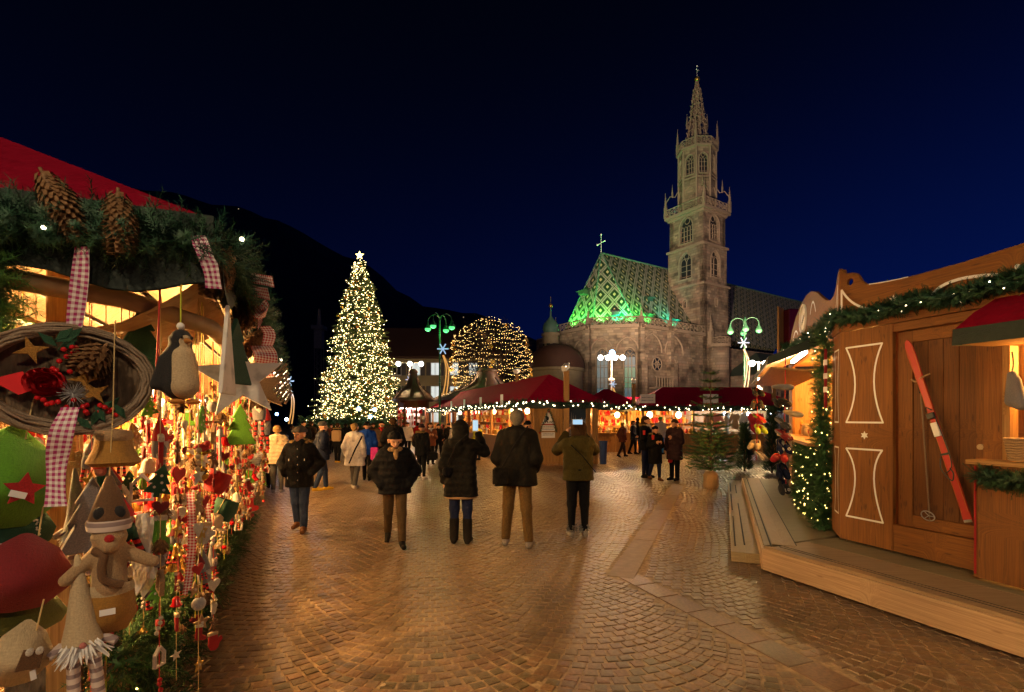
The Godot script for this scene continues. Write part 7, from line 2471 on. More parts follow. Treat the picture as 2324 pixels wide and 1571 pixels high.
	var bp := toy("bell_pouch", "mustard felt bell pouch with knitted rim below the wreath", "felt pouch", facing(at(258, 1020, 1.75)))
	b = B.new()
	b.lathe([Vector2(0, -0.06), Vector2(0.06, -0.058), Vector2(0.078, -0.045), Vector2(0.058, 0.0), Vector2(0.05, 0.045)], 16, Transform3D(Basis.from_scale(Vector3(1, 1, 0.5)), Vector3.ZERO))
	obj("body", b, M.felt_mustard, bp)
	b = B.new()
	b.lathe([Vector2(0.05, 0.03), Vector2(0.056, 0.045), Vector2(0.05, 0.065), Vector2(0.0, 0.07)], 16, Transform3D(Basis.from_scale(Vector3(1, 1, 0.55)), Vector3.ZERO))
	obj("knit_rim", b, M.felt_beige, bp)
	for q in [[334, 1262, 2.05, 0.25, "tall white wooden feather hanging before the green skirt"], [318, 1255, 2.0, -0.9, "second white wooden feather turned edgewise"]]:
		b = B.new()
		b.prism(PackedVector2Array([Vector2(0, -0.17), Vector2(0.045, -0.1), Vector2(0.05, 0.06), Vector2(0.02, 0.16), Vector2(-0.03, 0.15), Vector2(-0.045, -0.02)]), 0.01, Transform3D.IDENTITY, 0.003)
		tag(obj("wooden_feather", b, M.birch, self, facing(at(q[0], q[1], q[2]), -0.1, q[3])), q[4], "wooden feather")
	hang("wooden_house", M.white_paint, "white wooden house outline hanging beside the bear", "", facing(at(322, 1108, 2.1)).scaled_local(Vector3.ONE * 0.9))
	hang("wind_chime", M.felt_beige, "silver wind chime hanging above the counter's middle", "", facing(at(475, 985, 2.9)).scaled_local(Vector3.ONE * 1.5))
	b = B.new()
	b.prism(star_poly(0.075, 0.03), 0.01, facing(at(455, 1030, 2.8)), 0.002)
	tag(obj("birch_star", b, M.birch), "small white birch star left of the wind chime", "star")
	for q in [[508, 1158, 2.9, "felt_deep_green", "dark green felt pouch at the end of the ornament curtain"], [492, 1095, 2.9, "felt_red", "red felt pouch with gold leaf near the counter's end"]]:
		b = B.new()
		b.lathe([Vector2(0, -0.06), Vector2(0.05, -0.055), Vector2(0.066, 0.0), Vector2(0.06, 0.06), Vector2(0.055, 0.06)], 14, facing(at(q[0], q[1], q[2]), -0.4) * Transform3D(Basis.from_scale(Vector3(1, 1, 0.5)), Vector3.ZERO))
		tag(obj("felt_pouch", b, M[q[3]]), q[4], "felt pouch")
	var ht := toy("felt_hat", "small cream felt hat hanging upside down by the green pouch", "felt hat", facing(at(484, 1190, 2.85), -0.3))
	b = B.new()
	b.lathe([Vector2(0.075, -0.02), Vector2(0.045, -0.01), Vector2(0.04, 0.045), Vector2(0.02, 0.06), Vector2(0, 0.06)], 14)
	obj("body", b, M.felt_cream, ht)
	b = B.new()
	b.tube([Vector3(0, 0.06, 0), Vector3(0.02, 0.2, 0)], 0.002, 4)
	obj("cord", b, M.cord, ht)
	# santa shapes and a white hanging basket farther along
	for q in [[600, 955, 4.6, "santa shaped felt figure by the shoppers"], [588, 918, 4.2, "red and white felt figure under the bulbs"], [62, 1010, 2.2, "red felt gnome cone left of the ribbon"]]:
		hang("gnome", M.felt_red, q[3], "", facing(at(q[0], q[1], q[2])).scaled_local(Vector3.ONE * 1.6))
	var bk := toy("white_basket", "white wicker basket hanging on cords beyond the counter", "basket", facing(at(569, 1038, 5.2)))
	b = B.new()
	for k in 5:
		var pts := []
		var s := 0.055 + 0.006 * k
		for p in [[-1, -1], [1, -1], [1, 1], [-1, 1], [-1, -1]]: pts.append(Vector3(p[0] * s * 1.35, -0.05 + k * 0.02, p[1] * s))
		b.tube(pts, 0.011, 5)
	b.box(Vector3(0, -0.055, 0), Vector3(0.15, 0.012, 0.11))
	obj("basket", b, M.white_paint, bk)
	for s in [-1, 1]:
		b = B.new()
		b.tube([Vector3(s * 0.08, 0.03, 0), Vector3(s * 0.03, 0.5, 0)], 0.006, 4)
		obj("cord", b, M.felt_white, bk)
	b = B.new()
	for i in 24: b.cyl(Vector3(rf(-0.06, 0.06), 0.02, rf(-0.04, 0.04)), Vector3(rf(-0.08, 0.08), 0.09, rf(-0.05, 0.05)), 0.01, 0.002, 4, false)
	obj("moss", b, M.felt_lime, bk)
	# the curtain of small ornaments: strings hung from the rails, a few pieces down each
	var kn := ["felt_star", "felt_heart", "felt_tree", "bell", "glass_ball", "gnome", "stocking", "mitten", "small_cone", "wool_balls", "gingerbread", "wooden_house", "bird", "felt_star", "felt_heart", "small_cone", "wool_balls"]
	var tints := {"felt_star": ["felt_red", "felt_white", "felt_gold", "felt_beige"], "felt_heart": ["felt_red", "felt_white", "felt_dark_red"], "felt_tree": ["felt_green", "felt_deep_green", "felt_beige"], "bell": ["gloss_gold", "gloss_red", "felt_white"], "glass_ball": ["gloss_red", "gloss_gold", "felt_silver"], "gnome": ["felt_red", "felt_gray", "felt_dark_red"], "stocking": ["felt_red", "felt_green", "felt_dark_red"], "mitten": ["felt_red", "felt_white"], "small_cone": ["felt_brown"], "wool_balls": ["felt_white", "felt_red", "felt_cream"], "gingerbread": ["felt_brown", "felt_beige"], "wooden_house": ["felt_white", "felt_beige"], "bird": ["felt_red", "felt_white"]}
	var zone := func(x: float) -> String: return "behind the bear and wreath" if x < 0.5 else "under the penguin" if x < 1.0 else "below the birch star" if x < 1.9 else "past the white wind chime" if x < 3.5 else "at the far end of the stall"
	var count := 0
	for row in 5:
		var x: float = [0.12, 0.2, 0.35, 0.3, 0.4][row]
		while x < [7.5, 9.5, 5.0, 4.0, 4.5][row]:
			var z: float = [-0.16, -0.4, -0.72, -1.7, -2.3][row] + rf(-0.08, 0.08)
			var low: float = rf(0.5, 1.1) if row < 2 else rf(1.0, 1.5) if row < 3 else rf(1.65, 1.95)
			var y := rf(2.0, 2.2) if row > 2 else rf(1.5, 1.95) if x < 2.2 else rf(1.7, 2.1)
			b = B.new()
			b.cyl(Vector3(0, 0, 0), Vector3(0, 2.28 - low, 0), 0.0017, -1, 4, false)
			tag(obj("hanging_string", b, [M.cord, M.cord_red, M.cord, M.cord_green][count % 4], self, xf * Transform3D(Basis.IDENTITY, Vector3(x, low, z))), "thin string of ornaments hanging " + zone.call(x), "string", "ornament strings " + zone.call(x))
			count += 1
			while y > low:
				var k: String = kn[rng.randi_range(0, kn.size() - 1)]
				var tn: String = tints[k][rng.randi_range(0, tints[k].size() - 1)]
				var lab: String = tn.replace("felt_", "").replace("gloss_", "shiny ").replace("_", " ") + " " + k.replace("felt_", "felt ").replace("_", " ") + " hung " + ("high" if y > 1.6 else "at counter height" if y > 1.0 else "low") + " " + zone.call(x)
				hang(k, M[tn], lab, "small ornaments on strings " + zone.call(x), xf * Transform3D(Basis(Vector3.UP, rf(-0.9, 0.9) - 0.5) * Basis(Vector3.BACK, rf(-0.25, 0.25)), Vector3(x + rf(-0.012, 0.012), y, z)).scaled_local(Vector3.ONE * rf(0.42, 0.85) * (1.0 if x < 3.0 else 1.3)))
				y -= rf(0.085, 0.17)
			x += rf(0.075, 0.12) * [1.0, 1.15, 1.5, 1.6, 1.6][row] * (1.0 if x < 3.0 else 1.5)
	for k in 9:   # and across the open near end
		var z := -0.25 - k * 0.14
		var y := rf(1.6, 2.0)
		var low := rf(1.0, 1.2)
		b = B.new()
		b.cyl(Vector3(0, 0, 0), Vector3(0, 2.28 - low, 0), 0.0017, -1, 4, false)
		tag(obj("hanging_string", b, M.cord, self, xf * Transform3D(Basis.IDENTITY, Vector3(0.42, low, z))), "thin string of ornaments hanging inside the near end", "string", "ornament strings inside the near end")
		while y > low:
			var kk: String = kn[rng.randi_range(0, kn.size() - 1)]
			var tn: String = tints[kk][rng.randi_range(0, tints[kk].size() - 1)]
			hang(kk, M[tn], tn.replace("felt_", "").replace("gloss_", "shiny ").replace("_", " ") + " " + kk.replace("_", " ") + " hung inside the near end of the stall", "small ornaments inside the near end", xf * Transform3D(Basis(Vector3.UP, -PI / 2 + rf(-0.6, 0.6)), Vector3(0.42, y, z)).scaled_local(Vector3.ONE * rf(0.6, 1.0)))
			y -= rf(0.12, 0.2)

# ---- the timber hut on its platform, right
func tape(b: B, pts: Array, w: float, z: float, closed := false) -> void:   # a painted line: thin band along 2D points
	var n := pts.size()
	for i in (n if closed else n - 1):
		var p: Vector2 = pts[i]
		var q: Vector2 = pts[(i + 1) % n]
		var d := (q - p).normalized() * w * 0.5
		var s := Vector2(-d.y, d.x)
		p -= d * 0.6
		q += d * 0.6
		b.face([Vector3(p.x - s.x, p.y - s.y, z), Vector3(q.x - s.x, q.y - s.y, z), Vector3(q.x + s.x, q.y + s.y, z), Vector3(p.x + s.x, p.y + s.y, z)], Vector3(0, 0, 1))
		z += 0.0002
func bow(a: Vector2, m: Vector2, c: Vector2, n := 10) -> Array:   # a curve through three points
	var ctl := m * 2.0 - (a + c) * 0.5
	var out := []
	for i in n + 1:
		var t := float(i) / n
		out.append(a.lerp(ctl, t).lerp(ctl.lerp(c, t), t))
	return out
func slippers(label: String, where: Vector3, turn: float, pitch: float, m: Material, trim: Material, flower := false) -> void:
	var t := toy("slipper_pair", label, "slippers", Transform3D(Basis(Vector3.UP, turn) * Basis(Vector3.RIGHT, pitch), where))
	for s in [-1, 1]:
		var b := B.new()
		var bones := []
		blob(b, [[Vector3(0, 0, -0.085), Vector3(0, 0, 0.08), 0.036, 0.043]], 0.012, 0.01, -0.012, 0.004)
		var sole := obj("slipper", b, trim, t, Transform3D(Basis(Vector3.BACK, s * 0.5) * Basis(Vector3.UP, s * 0.25), Vector3(s * 0.055, 0, 0)))
		b = B.new()
		b.ball(Vector3(0, 0.006, 0.045), Vector3(0.046, 0.042, 0.082), 12, 8)
		b.tube([Vector3(0.04, 0.008, 0.02), Vector3(0.036, 0.012, -0.07), Vector3(0, 0.016, -0.118), Vector3(-0.036, 0.012, -0.07), Vector3(-0.04, 0.008, 0.02)], 0.014, 6)
		obj("upper", b, m, sole)
		if flower:
			b = B.new()
			for i in 6: b.ball(Vector3(cos(i * TAU / 6) * 0.015, 0.05, 0.06 + sin(i * TAU / 6) * 0.015), Vector3(0.009, 0.006, 0.009), 6, 4)
			obj("flower", b, M.felt_white, sole)

func build_hut() -> void:
	var O := Vector3(3.9, 0.29, -6.07)
	var fa := Transform3D(Basis(Vector3(0.309, 0, 0.951), Vector3.UP, Vector3(-0.951, 0, 0.309)), O)
	var fb := Transform3D(Basis(Vector3(-0.384, 0, 0.923), Vector3.UP, Vector3(-0.923, 0, -0.384)), O)
	# platform and step
	var pf := thing("timber_platform", "low timber platform with pale plank front under the wooden hut", "platform")
	var eA := Vector3(0.365, 0, 0.931)
	var eB := Vector3(0.384, 0, -0.923)
	var P0 := Vector3(2.87, 0, -5.81)
	var inA := Vector3(0.931, 0, -0.365)
	var inB := Vector3(0.923, 0, 0.384)
	var deck := func(pts: Array, m: Material) -> void:
		var b := B.new()
		var poly := PackedVector2Array()
		for p in pts: poly.append(Vector2(p.x, p.z))
		b.prism(poly, 0.03, Transform3D(Basis(Vector3(1, 0, 0), Vector3(0, 0, 1), Vector3(0, 1, 0)), Vector3(0, 0.275, 0)), 0.003)
		obj("deck_panel", b, m, pf)
	# the front strip runs along the front edge; the rest lies behind it
	var s0: Vector3 = P0 + eB * 0.004
	var seam: Vector3 = P0 + (eA * 0.93 + inA * 0.36)
	deck.call([P0, P0 + eA * 4.8, P0 + eA * 4.8 + inA * 0.62, P0 + eA * 0.02 + inA * 0.64, P0 + inB * 0.1 + eA * 0.0], M.deck_pale)
	deck.call([P0 + eA * 0.02 + inA * 0.648, P0 + eA * 4.8 + inA * 0.628, P0 + eA * 4.8 + inA * 5.0, P0 + eA * 0.02 + inA * 5.0], M.deck)
	deck.call([P0 + eB * 0.02, P0 + inA * 0.64 + eB * 0.03, P0 + inA * 4.0 + eB * 0.5, P0 + eB * 7.0 + inB * 3.5, P0 + eB * 7.0], M.deck)
	for k in 3:
		var b := B.new()
		b.box(Vector3(1.2 + k * 2.4 - 1.2 + 0.0, 0, 0) + Vector3(0.0, 0.0, 0), Vector3(2.39, 0.235, 0.03), Basis.IDENTITY, 0.003)
		obj("fascia_board", b, M.fascia, pf, Transform3D(Basis(eA, Vector3.UP, -inA), P0 + eA * 1.2 + Vector3(0, 0.145, 0) - inA * 0.017))
		b = B.new()
		b.box(Vector3(k * 2.4, 0, 0), Vector3(2.39, 0.235, 0.03), Basis.IDENTITY, 0.003)
		obj("fascia_board", b, M.fascia, pf, Transform3D(Basis(eB, Vector3.UP, -inB), P0 + eB * 1.2 + Vector3(0, 0.145, 0) - inB * 0.017))
	for q in [[0.07, 0.0, 7.0, 0.016], [0.16, 0.0, 7.0, 0.005], [0.33, 0.15, 6.8, 0.022]]:
		var b := B.new()
		b.box(Vector3(0, 0.292, 0), Vector3(q[3], 0.004, q[2] - q[1]))
		obj("grip_strip", b, M.grip, pf, Transform3D(Basis(inB, Vector3.UP, -eB), P0 + inB * q[0] + eB * (q[1] + q[2]) * 0.5))
	var edge := B.new()
	edge.box(Vector3(0, 0.294, 0), Vector3(0.24, 0.004, 6.9))
	obj("tread_strip", edge, M.deck_pale, pf, Transform3D(Basis(inB, Vector3.UP, -eB), P0 + inB * 0.21 + eB * 3.55))
	for q in [0.12, 0.5]:
		var b := B.new()
		b.box(Vector3(0, 0.292, 0), Vector3(0.006, 0.004, 4.6))
		obj("grip_strip", b, M.grip, pf, Transform3D(Basis(-inA, Vector3.UP, -eA), P0 + inA * (0.1 + q * 0.16) + eA * 2.4))
	var st := thing("timber_step", "long low wooden step along the platform's left side", "step")
	var S0 := Vector3(2.66, 0, -6.2)
	var b := B.new()
	b.box(Vector3(0, 0.065, 0), Vector3(0.34, 0.12, 7.6), Basis.IDENTITY, 0.004)
	obj("tread", b, M.deck_step, st, Transform3D(Basis(inB, Vector3.UP, -eB), S0 + inB * 0.17 + eB * 3.8))
	for q in [[0.05, 0.3, 2.4], [0.05, 3.0, 5.0], [0.05, 5.4, 7.0], [0.16, 0.4, 3.8], [0.16, 5.2, 6.6]]:
		b = B.new()
		b.box(Vector3(0, 0.128, 0), Vector3(0.018, 0.005, q[2] - q[1]))
		obj("grip_strip", b, M.grip, st, Transform3D(Basis(inB, Vector3.UP, -eB), S0 + inB * q[0] + eB * (q[1] + q[2]) * 0.5))
	# ---- the hut
	var t := thing("timber_hut", "brown timber market hut with white painted outlines and carved gable boards", "hut", O)
	var A := Transform3D(fa.basis, Vector3.ZERO)
	var Bx := Transform3D(fb.basis, Vector3.ZERO)
	var panel := func(xf: Transform3D, x0: float, x1: float, y0: float, y1: float, z: float, th: float, m: Material, nm := "wall_panel") -> MeshInstance3D:
		var k := B.new()
		k.box(Vector3.ZERO, Vector3(x1 - x0, y1 - y0, th), Basis.IDENTITY, 0.003)
		return obj(nm, k, m, t, xf * Transform3D(Basis.IDENTITY, Vector3((x0 + x1) * 0.5, (y0 + y1) * 0.5, z - th * 0.5)))
	panel.call(A, 0.0, 0.612, 0.03, 2.47, 0.0, 0.05, M.wood_v)
	panel.call(A, 0.618, 1.44, 0.03, 0.315, 0.0, 0.05, M.wood_h)
	panel.call(A, 0.618, 1.44, 2.38, 2.47, 0.0, 0.05, M.wood_h)
	panel.call(A, 1.43, 1.585, 0.03, 2.47, 0.002, 0.05, M.wood_v)
	panel.call(A, 0.0, 3.2, 2.475, 2.56, 0.012, 0.06, M.wood_h, "fascia")
	# the door: recessed frame and panel
	var dr: MeshInstance3D = panel.call(A, 0.63, 1.425, 0.32, 2.375, -0.075, 0.03, M.wood_dark, "door")
	for q in [[0.635, 0.78, 0.32, 2.37, M.wood_mid], [1.345, 1.42, 0.32, 2.37, M.wood_mid], [0.78, 1.345, 2.25, 2.37, M.wood_h], [0.78, 1.345, 0.32, 0.44, M.wood_h]]: panel.call(A, q[0], q[1], q[2], q[3], -0.05, 0.024, q[4], "door_rail")
	for k in 4: panel.call(A, 0.782 + k * 0.1405, 0.782 + (k + 1) * 0.1405 - 0.003, 0.442, 2.248, -0.062, 0.015, M.wood_dark, "door_board")
	b = B.new()
	b.cyl(Vector3(1.41, 1.19, -0.02), Vector3(1.41, 1.19, 0.008), 0.026, -1, 14)
	obj("door_knob", b, M.felt_cream, t, A)
	panel.call(A, 0.55, 1.5, 0.0, 2.5, -0.112, 0.02, M.wood_dark, "door_lining")
	panel.call(A, 0.0, 2.6, 0.0, 0.12, -0.07, 0.04, M.grip, "base_board")
	panel.call(Bx, -5.2, 0.0, 0.0, 0.12, -0.07, 0.04, M.grip, "base_board")
	# right of the door: open window, shelf, lower casing
	panel.call(A, 1.5, 2.6, 0.03, 1.04, 0.2, 0.05, M.wood_mid)
	panel.call(A, 1.47, 1.5, 0.03, 1.04, 0.2, 0.2, M.wood_v)
	panel.call(A, 1.44, 2.6, 1.045, 1.085, 0.26, 0.3, M.pine_h, "window_shelf")
	panel.call(A, 1.478, 1.494, 0.06, 1.03, 0.212, 0.012, M.felt_red, "red_edge")
	panel.call(A, 1.585, 1.64, 1.085, 2.1, 0.02, 0.12, M.pine_v, "window_frame")
	panel.call(A, 1.585, 2.6, 2.1, 2.47, 0.0, 0.05, M.wood_h)
	panel.call(A, 2.6, 3.2, 0.0, 2.47, 0.0, 0.05, M.wood_v)
	panel.call(A, 1.0, 3.2, 0.0, 2.47, -1.3, 0.04, M.pine_v, "back_wall")
	panel.call(A, 1.6, 2.6, 1.3, 1.33, -0.4, 0.35, M.pine_h, "shelf")
	panel.call(A, 1.6, 2.6, 1.7, 1.73, -0.5, 0.35, M.pine_h, "shelf")
	# side towards the alley
	panel.call(Bx, -0.5, -0.0, 0.03, 2.47, 0.0, 0.05, M.wood_v)
	panel.call(Bx, -5.2, -4.65, 0.03, 2.47, 0.0, 0.05, M.wood_v)
	for k in 16: panel.call(Bx, -0.5 - (k + 1) * 0.26 + 0.004, -0.5 - k * 0.26, 0.03, 1.08, -0.01, 0.04, M.wood_v, "plank")
	panel.call(Bx, -4.65, -0.5, 1.085, 1.125, 0.28, 0.75, M.pine_h, "counter")
	panel.call(Bx, -5.2, 0.0, 2.475, 2.56, 0.012, 0.06, M.wood_h, "fascia")
	panel.call(Bx, -5.2, 0.6, 0.0, 2.47, -1.7, 0.04, M.pine_v, "back_wall")
	panel.call(Bx, -5.22, -5.18, 0.0, 2.47, 0.0, 1.7, M.pine_v, "end_wall")
	for k in 2: panel.call(Bx, -4.6, -0.4, 1.45 + k * 0.42, 1.48 + k * 0.42, -1.35, 0.32, M.pine_h, "shelf")
	var roof := B.new()
	var rp := PackedVector2Array()
	for p in [A * Vector3(0, 0, 0), A * Vector3(3.2, 0, 0), A * Vector3(3.2, 0, -3), Bx * Vector3(-5.2, 0, -3), Bx * Vector3(-5.2, 0, 0)]: rp.append(Vector2(p.x, p.z))
	roof.prism(rp, 0.04, Transform3D(Basis(Vector3(1, 0, 0), Vector3(0, 0, 1), Vector3(0, 1, 0)), Vector3(0, 2.545, 0)))
	obj("roof_board", roof, M.pine_h, t)
	# carved gable boards: the front one is pierced near its corner
	var cs := CSGCombiner3D.new()
	cs.name = "gable_board"
	var cp := CSGPolygon3D.new()
	cp.name = "board"
	cp.polygon = PackedVector2Array([Vector2(-0.012, 2.56), Vector2(2.6, 2.56), Vector2(2.6, 3.06), Vector2(2.2, 3.02), Vector2(1.73, 2.975), Vector2(1.26, 2.94), Vector2(0.82, 2.93), Vector2(0.5, 2.938), Vector2(0.37, 2.95), Vector2(0.31, 2.975), Vector2(0.265, 3.02), Vector2(0.235, 3.08), Vector2(0.205, 3.12), Vector2(0.16, 3.14), Vector2(0.11, 3.145), Vector2(0.07, 3.15), Vector2(0.058, 3.165), Vector2(0.052, 3.205), Vector2(-0.012, 3.225)])
	cp.depth = 0.04
	cs.add_child(cp)
	var ho := CSGCylinder3D.new()
	ho.name = "hole"
	ho.operation = CSGShape3D.OPERATION_SUBTRACTION
	ho.radius = 0.04
	ho.height = 0.3
	ho.sides = 20
	ho.rotation.x = PI / 2
	ho.position = Vector3(0.125, 3.04, 0)
	cs.add_child(ho)
	cs.material_override = M.wood_h
	cs.transform = A * Transform3D(Basis.IDENTITY, Vector3(0, 0, 0.005))
	t.add_child(cs, true)
	b = B.new()
	var gp := PackedVector2Array()
	for q in [[0.0, 2.56], [0.0, 3.225], [-0.1, 3.2], [-0.2, 3.06], [-0.34, 2.98], [-0.55, 2.97], [-0.85, 3.03], [-1.25, 3.17], [-1.7, 3.34], [-2.2, 3.46], [-2.7, 3.5], [-3.3, 3.48], [-4.0, 3.38], [-4.6, 3.2], [-5.0, 3.0], [-5.2, 2.9], [-5.2, 2.56]]: gp.append(Vector2(q[0], q[1]))
	b.prism(gp, 0.04, Bx * Transform3D(Basis.IDENTITY, Vector3(0, 0, -0.01)), 0.003)
	obj("gable_board", b, M.wood_h, t)
	# white painted outlines
	var draw := func(xf: Transform3D, pts: Array, w: float, z := 0.003, closed := true) -> void:
		var k := B.new()
		tape(k, pts, w, z, closed)
		obj("painted_line", k, M.white_paint, t, xf)
	for q in [[2.275, 1.405, 1.84], [1.1, 0.31, 0.76]]:
		var out := [Vector2(0.08, q[0])]
		out.append_array(bow(Vector2(0.5, q[0]), Vector2(0.41, q[2] + 0.02), Vector2(0.51, q[1])))
		out.append_array(bow(Vector2(0.08, q[1]), Vector2(0.19, q[2]), Vector2(0.08, q[0])))
		draw.call(A, out, 0.02)
		out = [Vector2(-0.3, q[0])]
		out.append_array(bow(Vector2(-0.07, q[0]), Vector2(-0.12, q[2]), Vector2(-0.07, q[1])))
		out.append_array(bow(Vector2(-0.3, q[1]), Vector2(-0.24, q[2]), Vector2(-0.3, q[0])))
		draw.call(Bx, out, 0.02)
	b = B.new()
	b.prism(star_poly(0.046, 0.024, 6), 0.004, A * Transform3D(Basis.IDENTITY, Vector3(0.3, 1.26, 0.004)))
	obj("painted_star", b, M.white_paint, t)
	b = B.new()
	b.prism(star_poly(0.05, 0.024, 6), 0.004, A * Transform3D(Basis.IDENTITY, Vector3(0.655, 2.715, 0.05)))
	obj("painted_star", b, M.white_paint, t)
	var zA := 0.048
	var mo := [Vector2(0.055, 2.6), Vector2(0.055, 2.95)]
	mo.append_array(bow(Vector2(0.06, 2.95), Vector2(0.22, 2.76), Vector2(0.43, 2.66)))
	draw.call(A, mo, 0.024, zA, false)
	var cv := bow(Vector2(1.02, 2.66), Vector2(1.2, 2.77), Vector2(1.56, 2.74))
	draw.call(A, cv, 0.028, zA, false)
	draw.call(A, [Vector2(0.39, 2.943), Vector2(0.6, 2.924), Vector2(0.8, 2.918)], 0.012, zA, false)
	b = B.new()
	b.cyl(Vector3(1.71, 2.77, zA), Vector3(1.71, 2.77, zA + 0.004), 0.022, -1, 14)
	obj("painted_dot", b, M.white_paint, t, A)
	for q in [[Vector2(-1.7, 3.05), Vector2(-1.95, 3.24), Vector2(-2.2, 3.1)], [Vector2(-3.7, 3.0), Vector2(-4.1, 3.1), Vector2(-4.5, 2.9)]]: draw.call(Bx, bow(q[0], q[1], q[2]), 0.035, 0.013, false)
	draw.call(Bx, [Vector2(-0.08, 2.75), Vector2(-0.08, 3.05), Vector2(-0.2, 2.75)], 0.02, 0.013, false)
	b = B.new()
	b.lathe([Vector2(0, 0.006), Vector2(0.28, 0.006), Vector2(0.28, 0.03), Vector2(0.32, 0.03), Vector2(0.32, 0.0)], 28, Bx * Transform3D(Basis(Vector3.RIGHT, PI / 2) * Basis.from_scale(Vector3(1.15, 1, 0.75)), Vector3(-2.95, 3.16, 0.012)))
	var ov := obj("oval_sign", b, M.white_paint, t)
	b = B.new()
	for k in 5: b.box(Vector3(-3.1 + k * 0.07, 3.1 + k * 0.025, 0.021), Vector3(0.045, 0.06, 0.003))
	obj("lettering", b, M.felt_gray, ov, Bx)
	# awnings: red canvas with dark valance; a hinged shutter below the side one
	b = B.new()
	for q in [[Vector3(-0.62, 2.56, 0.05), Vector3(-4.65, 2.56, 0.05), Vector3(-4.7, 2.26, 0.72), Vector3(-0.58, 2.28, 0.72)]]:
		b.face(q, Vector3(0, 1, 0.3))
		var dn := []
		for p in q: dn.append(p - Vector3(0, 0.012, 0))
		b.face(dn, Vector3(0, -1, 0))
	obj("awning_canvas", b, M.canvas_red, t, Bx)
	b = B.new()
	b.face([Vector3(-0.64, 2.53, 0.06), Vector3(-4.6, 2.53, 0.06), Vector3(-4.65, 2.24, 0.7), Vector3(-0.6, 2.25, 0.7)], Vector3(0, -1, 0))
	obj("awning_lining", b, M.canvas_tan, t, Bx)
	b = B.new()
	for k in 40:
		var x0 := -0.58 - k * 0.103
		b.face([Vector3(x0, 2.285, 0.725), Vector3(x0 - 0.103, 2.285, 0.725), Vector3(x0 - 0.103, 2.16 + 0.012 * sin((k + 1) * 1.3), 0.74), Vector3(x0, 2.16 + 0.012 * sin(k * 1.3), 0.74)], Vector3(0, 0, 1))
	b.face([Vector3(-0.57, 2.56, 0.06), Vector3(-0.57, 2.28, 0.72), Vector3(-0.57, 2.17, 0.74), Vector3(-0.57, 2.42, 0.06)], Vector3(1, 0, 0))
	obj("awning_valance", b, M.canvas_green, t, Bx)
	b = B.new()
	b.tube([Vector3(-0.57, 2.17, 0.745), Vector3(-2.6, 2.15, 0.75), Vector3(-4.7, 2.16, 0.745)], 0.006, 5)
	obj("white_hem", b, M.white_paint, t, Bx)
	b = B.new()
	b.box(Vector3(-2.6, 2.1, 0.36), Vector3(3.9, 0.025, 0.66), Basis(Vector3.RIGHT, -0.12), 0.003)
	obj("shutter", b, M.pine_h, t, Bx)
	b = B.new()
	b.face([Vector3(1.54, 2.53, 0.03), Vector3(2.7, 2.53, 0.03), Vector3(2.7, 2.4, 0.25), Vector3(1.5, 2.4, 0.25)], Vector3(0, 1, 0.5))
	b.face([Vector3(1.5, 2.4, 0.25), Vector3(2.7, 2.4, 0.25), Vector3(2.7, 2.24, 0.46), Vector3(1.47, 2.24, 0.46)], Vector3(0, 1, 0.5))
	b.face([Vector3(1.54, 2.53, 0.03), Vector3(1.5, 2.4, 0.25), Vector3(1.47, 2.24, 0.46), Vector3(1.47, 2.12, 0.46), Vector3(1.54, 2.12, 0.03)], Vector3(-1, 0, 0))
	obj("awning_canvas", b, M.canvas_red, t, A)
	b = B.new()
	b.face([Vector3(1.465, 2.245, 0.465), Vector3(2.7, 2.245, 0.465), Vector3(2.7, 2.1, 0.47), Vector3(1.46, 2.1, 0.47)], Vector3(0, 0, 1))
	b.face([Vector3(1.463, 2.245, 0.465), Vector3(1.46, 2.1, 0.47), Vector3(1.53, 2.11, 0.03), Vector3(1.533, 2.2, 0.03)], Vector3(-1, 0, 0))
	obj("awning_valance", b, M.canvas_green, t, A)
	b = B.new()
	b.box(Vector3(2.1, 2.11, 0.24), Vector3(1.15, 0.02, 0.42))
	obj("shutter", b, M.pine_h, t, A)
	# tube lamp under the side awning, bulbs inside
	b = B.new()
	b.box(Vector3(-1.6, 2.36, 0.25), Vector3(1.4, 0.05, 0.06), Basis.IDENTITY, 0.01)
	tag(obj("tube_lamp", b, M.lamp_white, self, fb), "bright tube lamp under the hut's side awning", "lamp")
	for x in [-1.2, -2.1]: omni(fb * Vector3(x, 2.3, 0.25), 1.2, Color(1.0, 0.88, 0.7), 0.06)
	hang_bulbs(fb, [Vector3(-1.2, 2.2, -0.7), Vector3(-2.8, 2.2, -0.8), Vector3(-4.0, 2.2, -0.7)], M.lamp_warm, 2.4, Color(1.0, 0.7, 0.32), "inside the timber hut's side", 0.05)
	hang_bulbs(fa, [Vector3(1.95, 2.0, -0.3)], M.lamp_warm, 1.3, Color(1.0, 0.68, 0.3), "in the hut's front window", 0.05)
	# ski, pole and candy striped board on the walls
	var sk := thing("red_ski", "old red ski with steel binding hung on the hut's door", "ski")
	var a2 := Vector2(0.775, 2.27)
	var c2 := Vector2(1.335, 0.48)
	var dv := (c2 - a2).normalized()
	var ln := (c2 - a2).length()
	sk.transform = fa * Transform3D(Basis(Vector3(-dv.y, dv.x, 0), Vector3(-dv.x, -dv.y, 0), Vector3(0, 0, 1)), Vector3(a2.x, a2.y, 0.03))
	b = B.new()
	var sp := PackedVector2Array()
	for q in [[0.0, 0.0], [0.022, -0.02], [0.036, -0.07], [0.041, -0.16], [0.035, -0.5], [0.032, -1.0], [0.037, -1.8]]: sp.append(Vector2(q[0], q[1] / 1.8 * ln))
	for i in range(6, 0, -1): sp.append(Vector2(-sp[i].x, sp[i].y))
	b.prism(sp, 0.012, Transform3D.IDENTITY, 0.003)
	obj("board", b, M.ski_red, sk)
	b = B.new()
